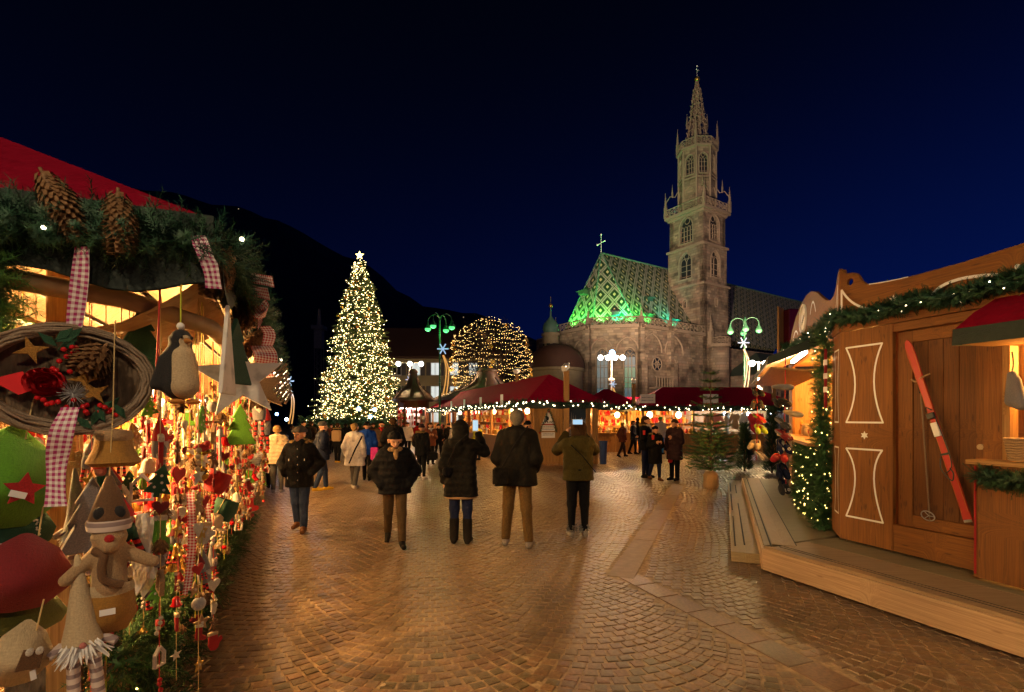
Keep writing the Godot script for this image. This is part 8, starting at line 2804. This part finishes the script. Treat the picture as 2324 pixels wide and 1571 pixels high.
	for s in [-1, 1]: b.box(Vector3(s * 0.029, -ln * 0.5, 0.008), Vector3(0.003, ln * 0.9, 0.002))
	obj("edge_line", b, M.felt_orange, sk)
	b = B.new()
	b.box(Vector3(0, -0.97, 0.02), Vector3(0.06, 0.14, 0.018), Basis.IDENTITY, 0.003)
	obj("foot_plate", b, M.white_paint, sk)
	b = B.new()
	b.box(Vector3(0, -0.83, 0.025), Vector3(0.07, 0.06, 0.03), Basis.IDENTITY, 0.006)
	b.tube([Vector3(-0.03, -0.78, 0.03), Vector3(0.0, -0.74, 0.05), Vector3(0.03, -0.78, 0.03)], 0.006, 5)
	b.tube(smooth([Vector3(0.036, -0.86, 0.03), Vector3(0.05, -1.05, 0.035), Vector3(0.05, -1.25, 0.03), Vector3(0.03, -1.36, 0.035), Vector3(-0.03, -1.4, 0.035)]), 0.005, 5)
	b.tube(smooth([Vector3(-0.036, -1.25, 0.03), Vector3(-0.05, -1.36, 0.05), Vector3(0.0, -1.48, 0.04), Vector3(0.04, -1.42, 0.05), Vector3(0.02, -1.36, 0.04)]), 0.006, 5)
	b.box(Vector3(0, -1.22, 0.018), Vector3(0.072, 0.02, 0.012))
	obj("binding", b, M.iron, sk)
	b = B.new()
	b.box(Vector3(0, -ln + 0.012, 0.004), Vector3(0.07, 0.024, 0.014), Basis.IDENTITY, 0.003)
	obj("tail_cap", b, M.felt_silver, sk)
	var po := thing("ski_pole", "old ski pole with black grip and ring basket beside the red ski", "ski pole")
	po.transform = fa * Transform3D(Basis.IDENTITY, Vector3(0, 0, -0.02))
	b = B.new()
	b.cyl(Vector3(0.88, 1.74, 0), Vector3(0.965, 0.42, 0), 0.008, 0.007, 7)
	obj("shaft", b, M.twig, po)
	b = B.new()
	b.cyl(Vector3(0.867, 1.86, 0), Vector3(0.878, 1.71, 0), 0.017, 0.014, 9)
	obj("grip", b, M.felt_black, po)
	b = B.new()
	var ring := []
	for i in 17: ring.append(Vector3(0.96 + cos(i * TAU / 16) * 0.062, 0.47 + sin(i * TAU / 16) * 0.05, 0.02 + 0.02 * sin(i * TAU / 16)))
	b.tube(ring, 0.006, 5)
	for i in 3: b.tube([ring[i * 5], Vector3(0.962, 0.47, 0.01)], 0.004, 4)
	obj("ring_basket", b, M.felt_silver, po)
	b = B.new()
	b.tube(smooth([Vector3(0.79, 1.86, 0.0), Vector3(0.85, 1.83, 0.03), Vector3(0.93, 1.87, 0.055), Vector3(1.0, 1.9, 0.05)]), 0.009, 5)
	obj("strap", b, M.felt_beige, po)
	var cd := thing("candy_striped_board", "dark red and white banded board on the hut's corner", "board")
	cd.transform = fb * Transform3D(Basis.IDENTITY, Vector3(-0.33, 1.95, 0.1))
	b = B.new()
	b.box(Vector3.ZERO, Vector3(0.055, 0.74, 0.03), Basis.IDENTITY, 0.006)
	obj("board", b, M.felt_dark_red, cd)
	for i in 3:
		b = B.new()
		b.box(Vector3(0, 0.2 - i * 0.17, 0.002), Vector3(0.06, 0.07, 0.036), Basis.IDENTITY, 0.004)
		obj("white_band", b, M.white_paint, cd)
	# fir garlands with lights
	var tw := sprig(0.1, 30, 0.036, 0.0022, 21)
	garland("fir garland with sparse lights across the hut's front", [fa * Vector3(-0.02, 2.66, 0.06), fa * Vector3(0.3, 2.6, 0.07), fa * Vector3(0.6, 2.62, 0.07), fa * Vector3(0.95, 2.66, 0.07), fa * Vector3(1.2, 2.6, 0.08), fa * Vector3(1.5, 2.64, 0.09), fa * Vector3(1.9, 2.67, 0.09), fa * Vector3(2.3, 2.7, 0.09)], 0.075, 900, 9.0, M.bulb_white, tw, "", 0.007, Color(0.02, 0.085, 0.045), true)
	garland("fir garland with lights along the hut's side gable", [fb * Vector3(0.0, 2.66, 0.05), fb * Vector3(-1.0, 2.62, 0.08), fb * Vector3(-2.5, 2.66, 0.08), fb * Vector3(-4.2, 2.72, 0.08), fb * Vector3(-5.3, 2.95, 0.06)], 0.1, 500, 9.0, M.bulb_white, tw, "", 0.009, Color(0.02, 0.085, 0.04), true)
	garland("fir garland with yellow lights hanging down the hut's corner", [fb * Vector3(-0.46, 2.5, 0.08), fb * Vector3(-0.52, 2.0, 0.1), fb * Vector3(-0.58, 1.6, 0.1), fb * Vector3(-0.42, 1.3, 0.13), fb * Vector3(-0.5, 0.9, 0.1), fb * Vector3(-0.62, 0.4, 0.09), fb * Vector3(-0.6, -0.2, 0.1)], 0.125, 900, 22.0, M.bulb_gold, tw, "", 0.0075, Color(0.03, 0.11, 0.03), true)
	for k in 4: garland("light strung fir branches under the hut's side counter", [fb * Vector3(-0.85, 0.18 + k * 0.24, 0.1), fb * Vector3(-1.6, 0.14 + k * 0.25, 0.12), fb * Vector3(-2.8, 0.2 + k * 0.24, 0.1)], 0.15, 420, 14.0, M.bulb_gold, tw, "fir rows under the hut's side counter", 0.0085, Color(0.04, 0.13, 0.03))
	garland("small fir branch under the hut's front window shelf", [fa * Vector3(1.52, 0.95, 0.24), fa * Vector3(1.75, 0.92, 0.26), fa * Vector3(2.2, 0.97, 0.26)], 0.07, 900, 0.5, M.gloss_red, tw, "", 0.006, Color(0.02, 0.07, 0.03))
	# wares in the side opening and the front window
	for k in 3: wares(fb, -4.4, -0.7, [1.135, 1.49, 1.91][k], [-0.15, -1.5, -1.5][k], 0.24, ["gift_box", "cup", "ball", "jar", "figurine"], ["felt_red", "felt_white", "felt_beige", "felt_cream", "felt_orange", "felt_gray"], ["on the hut's side counter", "on the hut's lower side shelf", "on the hut's upper side shelf"][k], 1.35)
	for k in 2: wares(fa, 1.68, 2.5, 1.34 + 0.4 * k, -0.55, 0.13, ["gift_box", "cup", "jar"], ["felt_red", "felt_green", "felt_white", "felt_blue"], "in the hut's front window", 1.2)
	var bag := thing("cloth_bag", "grey cloth bag hanging in the hut's front window", "bag")
	bag.transform = fa * Transform3D(Basis.IDENTITY, Vector3(1.71, 1.73, 0.12))
	b = B.new()
	blob(b, [[Vector3(0, 0.1, 0), Vector3(0.01, -0.12, 0), 0.035, 0.06], [Vector3(0.03, 0.05, 0), Vector3(0.06, -0.16, 0), 0.03, 0.045]], 0.012, 0.03)
	obj("body", b, M.felt_gray, bag)
	b = B.new()
	b.tube([Vector3(0, 0.12, 0), Vector3(0.01, 0.2, 0), Vector3(0, 0.3, 0)], 0.008, 5)
	obj("strap", b, M.felt_cream, bag)
	b = B.new()
	for k in 9:
		var pts := []
		for i in 17: pts.append(Vector3(cos(i * TAU / 16) * (0.085 + 0.004 * k), -0.09 + k * 0.022 + 0.004 * (i % 2), sin(i * TAU / 16) * (0.07 + 0.003 * k)))
		b.tube(pts, 0.012, 5)
	tag(obj("wicker_basket", b, M.felt_beige, self, fa * Transform3D(Basis.IDENTITY, Vector3(1.77, 1.19, 0.1))), "round wicker basket on the hut's front window shelf", "basket")
	# wrapped panel behind the gable
	var wp := thing("wrapped_panel", "wooden panel with dark red plastic wrap behind the hut's gable", "panel", at(1790, 760, 13.2), 0.35)
	b = B.new()
	b.box(Vector3(-0.28, 0, 0), Vector3(0.45, 1.35, 0.05), Basis(Vector3.UP, 0.5), 0.005)
	obj("panel", b, M.pine_v, wp)
	b = B.new()
	b.box(Vector3(0.2, 0.02, 0.05), Vector3(0.62, 1.25, 0.3), Basis(Vector3.UP, -0.2), 0.02)
	obj("plastic_wrap", b, M.wrap, wp)
	# slippers on red cords
	var cord := B.new()
	cord.tube([at(1783, 812, 6.95), at(1781, 950, 6.95), at(1784, 1108, 6.95)], 0.007, 5)
	tag(obj("slipper_string", cord, M.cord_red), "red cord strung with slippers, nearer one", "cord")
	cord = B.new()
	cord.tube([at(1718, 878, 9.0), at(1719, 960, 9.0), at(1716, 1045, 9.0)], 0.007, 5)
	tag(obj("slipper_string", cord, M.cord_red), "red cord strung with slippers, farther one", "cord")
	for q in [[1776, 880, "felt_gray", "felt_gray", "pale grey felt slippers topmost on the nearer cord", 1.4, 0.2, false], [1772, 915, "felt_black", "felt_black", "black slippers second from the top of the nearer cord", 2.2, 0.5, false], [1800, 940, "felt_cream", "felt_cream", "long cream slippers pointing right on the nearer cord", 1.2, 0.35, false], [1776, 962, "cloth_gray", "felt_gray", "dark grey slippers with flowers on the nearer cord", 1.0, 0.8, true], [1778, 988, "felt_dark_red", "felt_gray", "dark red slippers with white flowers on the nearer cord", 0.9, 0.7, true], [1776, 1014, "denim_dark", "felt_white", "navy slippers with white linings on the nearer cord", 0.2, 1.1, true], [1770, 1040, "felt_red", "felt_red", "bright red felt slippers low on the nearer cord", -0.6, 0.4, false], [1774, 1070, "cloth_navy", "felt_black", "navy slippers second from the bottom of the nearer cord", 0.3, 1.3, false], [1776, 1104, "felt_black", "cloth_navy", "black slippers at the bottom of the nearer cord", 0.6, 1.3, true]]:
		slippers(q[4], at(q[0], q[1], 6.93), q[5], q[6], M[q[2]], M[q[3]], q[7])
	for q in [[1717, 890, "felt_black", "felt_orange", "black and orange slippers topmost on the farther cord", 0.3], [1718, 918, "cloth_gray", "felt_orange", "grey slippers with orange soles on the farther cord", -0.4], [1722, 950, "felt_red", "felt_lime", "red and lime slippers on the farther cord", 0.9], [1724, 975, "felt_lime", "felt_red", "lime slippers with red soles on the farther cord", 0.2], [1714, 1010, "felt_cream", "felt_gray", "cream slippers low on the farther cord", -0.8], [1726, 1036, "felt_gray", "felt_silver", "grey slippers lowest on the farther cord", 0.7]]:
		slippers(q[4], at(q[0], q[1], 8.98), q[5], 0.8, M[q[2]], M[q[3]])

func bag_at(called: String, label: String, p: Vector3, size: Vector3, m: Material, turn := 0.0, strap: Array = []) -> void:
	var t := thing(called, label, "bag", p, turn)
	var b := B.new()
	b.box(Vector3.ZERO, size, Basis.IDENTITY, minf(size.x, size.z) * 0.3)
	obj("body", b, m, t)
	b = B.new()
	b.box(Vector3(0, size.y * 0.2, size.z * 0.5), Vector3(size.x * 0.92, size.y * 0.5, 0.012), Basis.IDENTITY, 0.004)
	obj("flap", b, m, t)
	if strap.size():
		b = B.new()
		var pts := []
		for q in strap: pts.append(t.transform.affine_inverse() * (q as Vector3))
		b.tube(pts, 0.011, 5)
		obj("strap", b, M.cloth_black, t)
func build_people() -> void:
	# the five nearest
	var p1 := person("man in flat cap and fur hooded black parka walking towards us", 680, 966, 1208, 0.12, {"fine": true, "legs": "step", "al": "pocket", "ar": "pocket", "hem": 0.76, "fat": 0.03, "hood": true, "fur": true, "hair": "cap", "look": -0.35}, {"coat": M.cloth_black, "legs": M.denim, "shoe": M.shoe_brown, "hair": M.cloth_gray})
	for k in 5:
		var b := B.new()
		b.ball(Vector3(0.01, 1.4 - k * 0.13, 0.172 - 0.004 * k), Vector3(0.008, 0.012, 0.006), 6, 4)
		obj("toggle", b, M.felt_silver, p1)
	for q in [[-0.13, 1.22], [0.12, 1.22], [-0.15, 0.92]]:
		var b := B.new()
		b.box(Vector3(q[0], q[1], 0.16), Vector3(0.012, 0.035, 0.01))
		obj("zip_pull", b, M.felt_silver, p1)
	person("elderly man in black cap and puffer jacket walking past, head down", 896, 974, 1238, 0.25, {"fine": true, "legs": "walk", "al": "pocket", "ar": "pocket", "hem": 0.82, "fat": 0.05, "rip": 0.004, "lean": 0.12, "hair": "beanie", "nod": 0.3, "look": 0.2}, {"coat": M.cloth_black, "legs": M.cloth_tan, "shoe": M.shoe_black, "hair": M.cloth_black, "scarf": M.plaid})
	var p3 := person("woman in long dark puffer coat photographing with a raised phone", 1046, 953, 1236, PI - 0.05, {"fine": true, "legs": "stand", "al": "down", "ar": "raise", "hem": 0.68, "fat": 0.03, "rip": 0.0045, "hood": true, "hair": "hood", "shoe": "boot", "slim": true, "flare": 0.02}, {"coat": M.cloth_charcoal, "legs": M.denim_dark, "shoe": M.shoe_black})
	var b := B.new()
	b.lathe([Vector2(0.225, 0.66), Vector2(0.235, 0.67), Vector2(0.232, 0.69), Vector2(0.2, 0.7)], 22, Transform3D(Basis.from_scale(Vector3(1, 1, 0.66)), Vector3.ZERO))
	obj("pale_hem", b, M.felt_beige, p3)
	var p4 := person("tall grey haired man in dark jacket and khaki trousers seen from behind", 1174, 931, 1243, PI - 0.2, {"fine": true, "legs": "apart", "al": "bag", "ar": "bag", "hem": 0.79, "fat": 0.045, "hood": true, "hair": "short", "flare": 0.02}, {"coat": M.cloth_charcoal, "legs": M.cloth_khaki, "shoe": M.shoe_gray, "hair": M.hair_gray})
	var p5 := person("woman in olive puffer jacket holding a phone up with both hands", 1312, 956, 1221, PI + 0.05, {"fine": true, "legs": "stand", "al": "phone", "ar": "phone", "hem": 0.86, "fat": 0.035, "rip": 0.003, "hood": true, "hair": "long", "slim": true}, {"coat": M.cloth_olive, "legs": M.cloth_black, "shoe": M.shoe_gray, "hair": M.hair_brown})
	b = B.new()
	for i in 22:
		var a := TAU * i / 22.0
		b.ball(Vector3(cos(a) * 0.12, 1.49, sin(a) * 0.11 - 0.03), Vector3(0.04, 0.045, 0.04), 6, 4)
		for k in 8: b.cyl(Vector3(cos(a) * 0.12, 1.49, sin(a) * 0.11 - 0.03), Vector3(cos(a) * 0.17 + rf(-0.03, 0.03), 1.49 + rf(-0.05, 0.05), sin(a) * 0.16 - 0.03), 0.006, 0.001, 3, false)
	obj("fur_collar", b, M.fur_dark, p5)
	b = B.new()
	b.lathe([Vector2(0.168, 1.0), Vector2(0.178, 1.015), Vector2(0.178, 1.035), Vector2(0.168, 1.05)], 20, Transform3D(Basis.from_scale(Vector3(1.12, 1, 0.82)), Vector3.ZERO))
	obj("belt", b, M.cloth_black, p5)
	for i in 2:
		b = B.new()
		for k in 40:
			var a := rf(0, TAU)
			var p := Vector3((1 - 2 * i) * 0.095 + cos(a) * 0.06, rf(0.1, 0.2), sin(a) * 0.06 - 0.01)
			b.cyl(p, p + Vector3(cos(a) * 0.03, rf(-0.03, 0.02), sin(a) * 0.03), 0.014, 0.003, 4, false)
		obj("boot_fur", b, M.shoe_gray, p5)
	for q in [[1079, 966, 6.62, false, "lit phone held upright by the woman in the long dark coat", 0.0], [1311, 958, 7.15, true, "lit phone held sideways by the woman in olive", 0.1]]:
		var t := thing("phone", q[4], "phone", at(q[0], q[1], q[2]), q[5])
		b = B.new()
		b.box(Vector3.ZERO, Vector3(0.15, 0.075, 0.009) if q[3] else Vector3(0.075, 0.15, 0.009), Basis.IDENTITY, 0.003)
		obj("body", b, M.felt_silver, t)
		b = B.new()
		b.box(Vector3(0, 0, 0.0055), Vector3(0.136, 0.066, 0.001) if q[3] else Vector3(0.066, 0.134, 0.001))
		obj("screen", b, M.screen, t)
	bag_at("camera_bag", "small black camera bag at the left hip of the woman in the long coat", at(1014, 1072, 6.9), Vector3(0.12, 0.13, 0.09), M.cloth_black, 0.5, [at(1016, 1055, 6.85), at(1035, 1010, 6.8), at(1062, 985, 6.78)])
	bag_at("shoulder_bag", "black shoulder bag at the left hip of the grey haired man", at(1136, 1082, 6.5), Vector3(0.2, 0.24, 0.1), M.cloth_charcoal, 0.3, [at(1140, 1060, 6.45), at(1168, 1010, 6.42), at(1198, 968, 6.5)])
	b = B.new()
	b.tube([at(1296, 1010, 7.22), at(1322, 1035, 7.2), at(1342, 1060, 7.25), at(1352, 1072, 7.35)], 0.007, 5)
	tag(obj("thin_strap", b, M.cloth_black), "thin black strap across the olive jacket's back", "strap")
	# people farther off
	var g := "visitors in the square"
	person("woman in black quilted coat standing at the stall's far counter", 601, 979, 1110, PI + 0.7, {"legs": "stand", "al": "bag", "ar": "bag", "hem": 0.75, "fat": 0.03, "rip": 0.006, "hair": "short"}, {"coat": M.cloth_black, "legs": M.cloth_black, "hair": M.hair_brown}, g)
	person("woman in cream quilted jacket with blond hair seen from behind", 629, 967, 1120, PI + 0.2, {"legs": "stand", "al": "bag", "ar": "bag", "hem": 0.76, "fat": 0.035, "rip": 0.006, "hood": true, "hair": "short"}, {"coat": M.cloth_cream, "legs": M.cloth_gray, "shoe": M.shoe_gray, "hair": M.hair_blond}, g)
	person("man in navy puffer jacket and grey beanie with yellow boots", 732, 955, 1116, PI * 0.7, {"legs": "step", "al": "pocket", "ar": "pocket", "hem": 0.8, "fat": 0.035, "rip": 0.004, "hair": "beanie"}, {"coat": M.cloth_navy, "legs": M.denim, "shoe": M.shoe_yellow, "hair": M.cloth_gray, "scarf": M.cloth_gray}, g)
	var pb := person("woman in dark fur hooded coat carrying a tan backpack", 766, 960, 1052, PI + 0.1, {"legs": "step", "al": "bag", "ar": "bag", "hem": 0.72, "fat": 0.03, "hood": true, "fur": true, "hair": "short"}, {"coat": M.cloth_black, "legs": M.cloth_black, "shoe": M.shoe_yellow, "hair": M.hair_brown}, g)
	bag_at("backpack", "round tan backpack on the woman in the dark fur hooded coat", pb.transform * Vector3(0, 1.2, -0.22), Vector3(0.34, 0.42, 0.16), M.felt_beige, PI)
	person("woman in long white padded coat walking away", 805, 961, 1110, PI - 0.15, {"legs": "step", "al": "swing", "ar": "down", "hem": 0.62, "fat": 0.04, "rip": 0.003, "hood": true, "hair": "short", "flare": 0.05}, {"coat": M.cloth_white, "legs": M.cloth_gray, "shoe": M.shoe_white, "hair": M.hair_blond}, g)
	b = B.new()
	b.tube([at(822, 990, 12.15), at(806, 1020, 12.1), at(792, 1052, 12.15)], 0.018, 5)
	tag(obj("thin_strap", b, M.cloth_black), "dark strap across the white coat's back", "strap")
	person("man in bright blue jacket and black beanie walking away", 833, 956, 1092, PI + 0.1, {"legs": "step", "al": "down", "ar": "down", "hem": 0.78, "fat": 0.035, "hood": true, "hair": "beanie"}, {"coat": M.cloth_blue, "legs": M.cloth_black, "hair": M.cloth_black}, g)
	bag_at("pink_bag", "pink carrier bag in the hand of the man in blue", at(850, 1030, 13.6), Vector3(0.2, 0.34, 0.08), M.pink)
	person("man with red scarf and dark jacket coming towards us", 866, 957, 1062, 0.1, {"legs": "stand", "al": "down", "ar": "down", "hem": 0.8, "fat": 0.03, "hair": "short"}, {"coat": M.cloth_brown, "legs": M.cloth_black, "hair": M.hair_black, "scarf": M.cloth_red}, g)
	person("tall man in dark fur hooded jacket behind the elderly man", 892, 948, 1098, PI + 0.2, {"legs": "stand", "al": "bag", "ar": "bag", "hem": 0.74, "fat": 0.045, "hood": true, "fur": true, "hair": "short"}, {"coat": M.cloth_black, "legs": M.cloth_black, "hair": M.hair_brown, "fur": M.fur_dark}, g)
	var ph := person("woman in black coat with thick fur hood and dark beanie", 957, 962, 1090, PI - 0.4, {"legs": "stand", "al": "bag", "ar": "down", "hem": 0.76, "fat": 0.04, "hood": true, "fur": true, "hair": "beanie", "slim": true}, {"coat": M.cloth_black, "legs": M.cloth_black, "shoe": M.shoe_white, "hair": M.cloth_plum}, g)
	bag_at("handbag", "black handbag hanging from the arm of the fur hooded woman", at(981, 1035, 13.9), Vector3(0.3, 0.22, 0.12), M.cloth_black)
	person("person facing us in pale scarf beside the fur hooded woman", 977, 960, 1055, 0.3, {"legs": "stand", "al": "cup", "ar": "cup", "hem": 0.78, "fat": 0.03, "hair": "long"}, {"coat": M.cloth_rust, "legs": M.cloth_black, "hair": M.hair_brown, "scarf": M.cloth_white}, g)
	person("person in bright yellow jacket at the middle stall", 1084, 962, 1046, PI + 0.9, {"legs": "stand", "al": "bag", "ar": "bag", "hem": 0.8, "fat": 0.035, "hair": "short"}, {"coat": M.cloth_yellow, "legs": M.cloth_navy, "hair": M.hair_brown}, g)
	person("shopper in black coat left of the yellow jacket", 1018, 960, 1034, PI + 0.6, {"legs": "stand", "al": "bag", "ar": "bag", "hem": 0.7, "fat": 0.03, "hair": "beanie"}, {"coat": M.cloth_black, "legs": M.cloth_black, "hair": M.cloth_black}, g)
	person("shopper in pale jacket beside the woman with the raised phone", 1030, 962, 1040, PI + 0.9, {"legs": "stand", "al": "bag", "ar": "bag", "hem": 0.74, "fat": 0.03, "hair": "short"}, {"coat": M.cloth_white, "legs": M.cloth_gray, "hair": M.hair_brown}, g)
	person("man in dark knit cap half hidden behind the grey haired man", 1197, 955, 1060, 1.9, {"legs": "stand", "al": "pocket", "ar": "pocket", "hem": 0.8, "fat": 0.03, "hair": "beanie"}, {"coat": M.cloth_navy, "legs": M.cloth_black, "hair": M.cloth_black}, g, 14.0)
	person("man in rust brown jacket striding past the trinket stall", 1413, 958, 1038, 2.0, {"legs": "walk", "al": "swing", "ar": "swing", "hem": 0.78, "fat": 0.03, "hair": "short"}, {"coat": M.cloth_rust, "legs": M.cloth_brown, "hair": M.hair_blond}, g)
	person("woman in navy coat with pale scarf at the food stall", 1437, 955, 1032, 1.2, {"legs": "step", "al": "bag", "ar": "bag", "hem": 0.76, "fat": 0.03, "hair": "short"}, {"coat": M.cloth_navy, "legs": M.cloth_black, "hair": M.hair_brown, "scarf": M.cloth_white}, g)
	person("tall dark coated man behind the navy coated woman", 1447, 948, 1030, PI, {"legs": "stand", "al": "pocket", "ar": "pocket", "hem": 0.72, "fat": 0.03, "hair": "short"}, {"coat": M.cloth_black, "legs": M.denim, "hair": M.hair_black}, g)
	person("tall woman with brown bun and black coat drinking from a red cup", 1466, 946, 1086, 0.9, {"legs": "stand", "al": "bag", "ar": "cup", "hem": 0.8, "fat": 0.03, "hood": true, "fur": true, "hair": "long", "slim": true}, {"coat": M.cloth_black, "legs": M.denim_dark, "hair": M.hair_brown, "scarf": M.cloth_white}, g)
	person("shorter woman in long black coat and cap holding a red cup", 1487, 966, 1092, 0.2, {"legs": "step", "al": "cup", "ar": "cup", "hem": 0.55, "fat": 0.03, "hood": true, "fur": true, "hair": "beanie", "slim": true}, {"coat": M.cloth_black, "legs": M.denim_dark, "shoe": M.shoe_brown, "hair": M.cloth_black}, g)
	for q in [[1462, 982, 14.2, "red paper cup in the hand of the tall woman"], [1482, 993, 13.6, "red paper cup held by the shorter woman"]]:
		b = B.new()
		b.lathe([Vector2(0, -0.06), Vector2(0.032, -0.06), Vector2(0.042, 0.06), Vector2(0.038, 0.06), Vector2(0.03, -0.05)], 10)
		tag(obj("paper_cup", b, M.felt_red, self, Transform3D(Basis.IDENTITY, at(q[0], q[1], q[2]))), q[3], "cup")
	person("person in white jacket, green hat and sky blue trousers", 1499, 946, 1032, PI * 0.8, {"legs": "stand", "al": "bag", "ar": "bag", "hem": 0.8, "fat": 0.035, "hair": "beanie"}, {"coat": M.cloth_white, "legs": M.cloth_sky, "hair": M.hat_green}, g)
	person("woman in dark plum quilted coat, brown beanie and fur collar", 1531, 951, 1092, -0.9, {"legs": "stand", "al": "cup", "ar": "down", "hem": 0.6, "fat": 0.045, "rip": 0.004, "hood": true, "fur": true, "hair": "beanie"}, {"coat": M.cloth_plum, "legs": M.cloth_black, "hair": M.cloth_brown}, g)
	bag_at("red_bag", "small red bag beside the woman in the plum coat", at(1521, 1040, 14.0), Vector3(0.12, 0.26, 0.08), M.cloth_red)
	var cr := [[662, 966, 27, M.cloth_navy, M.hair_brown, "navy coat"], [690, 955, 20, M.cloth_black, M.hair_black, "black coat"], [706, 957, 21, M.cloth_brown, M.hair_brown, "brown coat"], [752, 962, 25, M.cloth_rust, M.hair_brown, "rust jacket"], [784, 962, 24, M.cloth_black, M.hair_black, "black jacket"], [797, 960, 27, M.cloth_charcoal, M.hair_brown, "charcoal coat"], [822, 965, 30, M.cloth_gray, M.hair_gray, "grey coat"], [847, 960, 24, M.cloth_brown, M.hair_brown, "brown jacket"], [676, 968, 33, M.cloth_black, M.hair_black, "long black coat"], [724, 970, 34, M.cloth_gray, M.hair_black, "pale grey jacket"], [770, 968, 33, M.cloth_navy, M.hair_brown, "navy jacket"], [925, 958, 24, M.cloth_white, M.hair_brown, "white jacket by the kiosk"], [948, 960, 26, M.cloth_red, M.hair_black, "red jacket by the kiosk"], [995, 962, 22, M.cloth_black, M.hair_black, "black coat by the long stall"], [1007, 964, 26, M.cloth_rust, M.hair_brown, "rust coat by the long stall"]]
	for i in cr.size():
		var q: Array = cr[i]
		person("distant visitor in a " + q[5] + [" facing away", " coming nearer"][i % 2], q[0], q[1], 0, [PI, 0.2][i % 2] + 0.3 * sin(i * 2.0), {"legs": ["stand", "step"][i % 2], "al": "bag", "ar": "down", "hem": 0.74, "fat": 0.035, "hair": ["short", "beanie"][i % 2]}, {"coat": q[3], "legs": M.cloth_black, "hair": q[4]}, "distant crowd before the big fir", q[2])

func make_sky() -> ImageTexture:
	var w := 256
	var h := 128
	var im := Image.create(w, h, false, Image.FORMAT_RGBF)
	for y in h:
		var el := 90.0 - (y + 0.5) / h * 180.0
		for x in w:
			var az := ((x + 0.5) / w - 0.5) * TAU        # 0 ahead, negative to the right
			var k := 0.5 + 0.5 * cos(az + deg_to_rad(70.0))
			var e := maxf(el, 0.0) / 22.0
			var bl := 0.0022 + (0.016 + 0.096 * pow(k, 1.5)) * exp(-e * e)
			im.set_pixel(x, y, Color(0.0003 + 0.01 * bl, 0.0004 + 0.09 * bl, bl))
	return ImageTexture.create_from_image(im)

func _ready() -> void:
	rng.seed = 20
	var cam := Camera3D.new()
	cam.name = "camera"
	cam.position = Vector3(0, EYE, 0)
	cam.projection = Camera3D.PROJECTION_FRUSTUM
	cam.near = 0.1
	cam.far = 3000.0
	cam.size = 0.1 * 1571.0 / F
	cam.frustum_offset = Vector2(0, 0.1 * (HZ - 785.5) / F)
	add_child(cam)
	var env := Environment.new()
	var ps := PanoramaSkyMaterial.new()
	ps.panorama = make_sky()
	var sky := Sky.new()
	sky.sky_material = ps
	env.sky = sky
	env.background_mode = Environment.BG_SKY
	env.background_energy_multiplier = 1.0
	env.tonemap_mode = Environment.TONE_MAPPER_LINEAR
	env.tonemap_exposure = 1.0
	env.sdfgi_enabled = true
	env.ssao_enabled = true
	env.ssil_enabled = true
	var we := WorldEnvironment.new()
	we.name = "world_environment"
	we.environment = env
	add_child(we)
	make_materials()
	M.deck_pale = tinted(M.deck, 0.7, 0.66, 0.58)
	M.deck_step = tinted(M.deck, 0.6, 0.64, 0.52)
	M.fascia = tinted(M.deck, 1.0, 0.92, 0.85)
	M.felt_olive = tinted(M.felt_green, 0.09, 0.11, 0.012)
	M.ski_red = mat(0.45, 0.02, 0.015, 0.35)
	M.felt_rose = mat(0.62, 0.012, 0.02, 0.8)
	M.wrap = mat(0.1, 0.008, 0.02, 0.2)
	var t0 := Time.get_ticks_msec()
	for step in [build_ground, build_hills, build_church, build_houses, build_trees, build_lamps, build_market, build_left_stall, build_hut, build_people]:
		step.call()
		print(step.get_method(), " ", Time.get_ticks_msec() - t0)
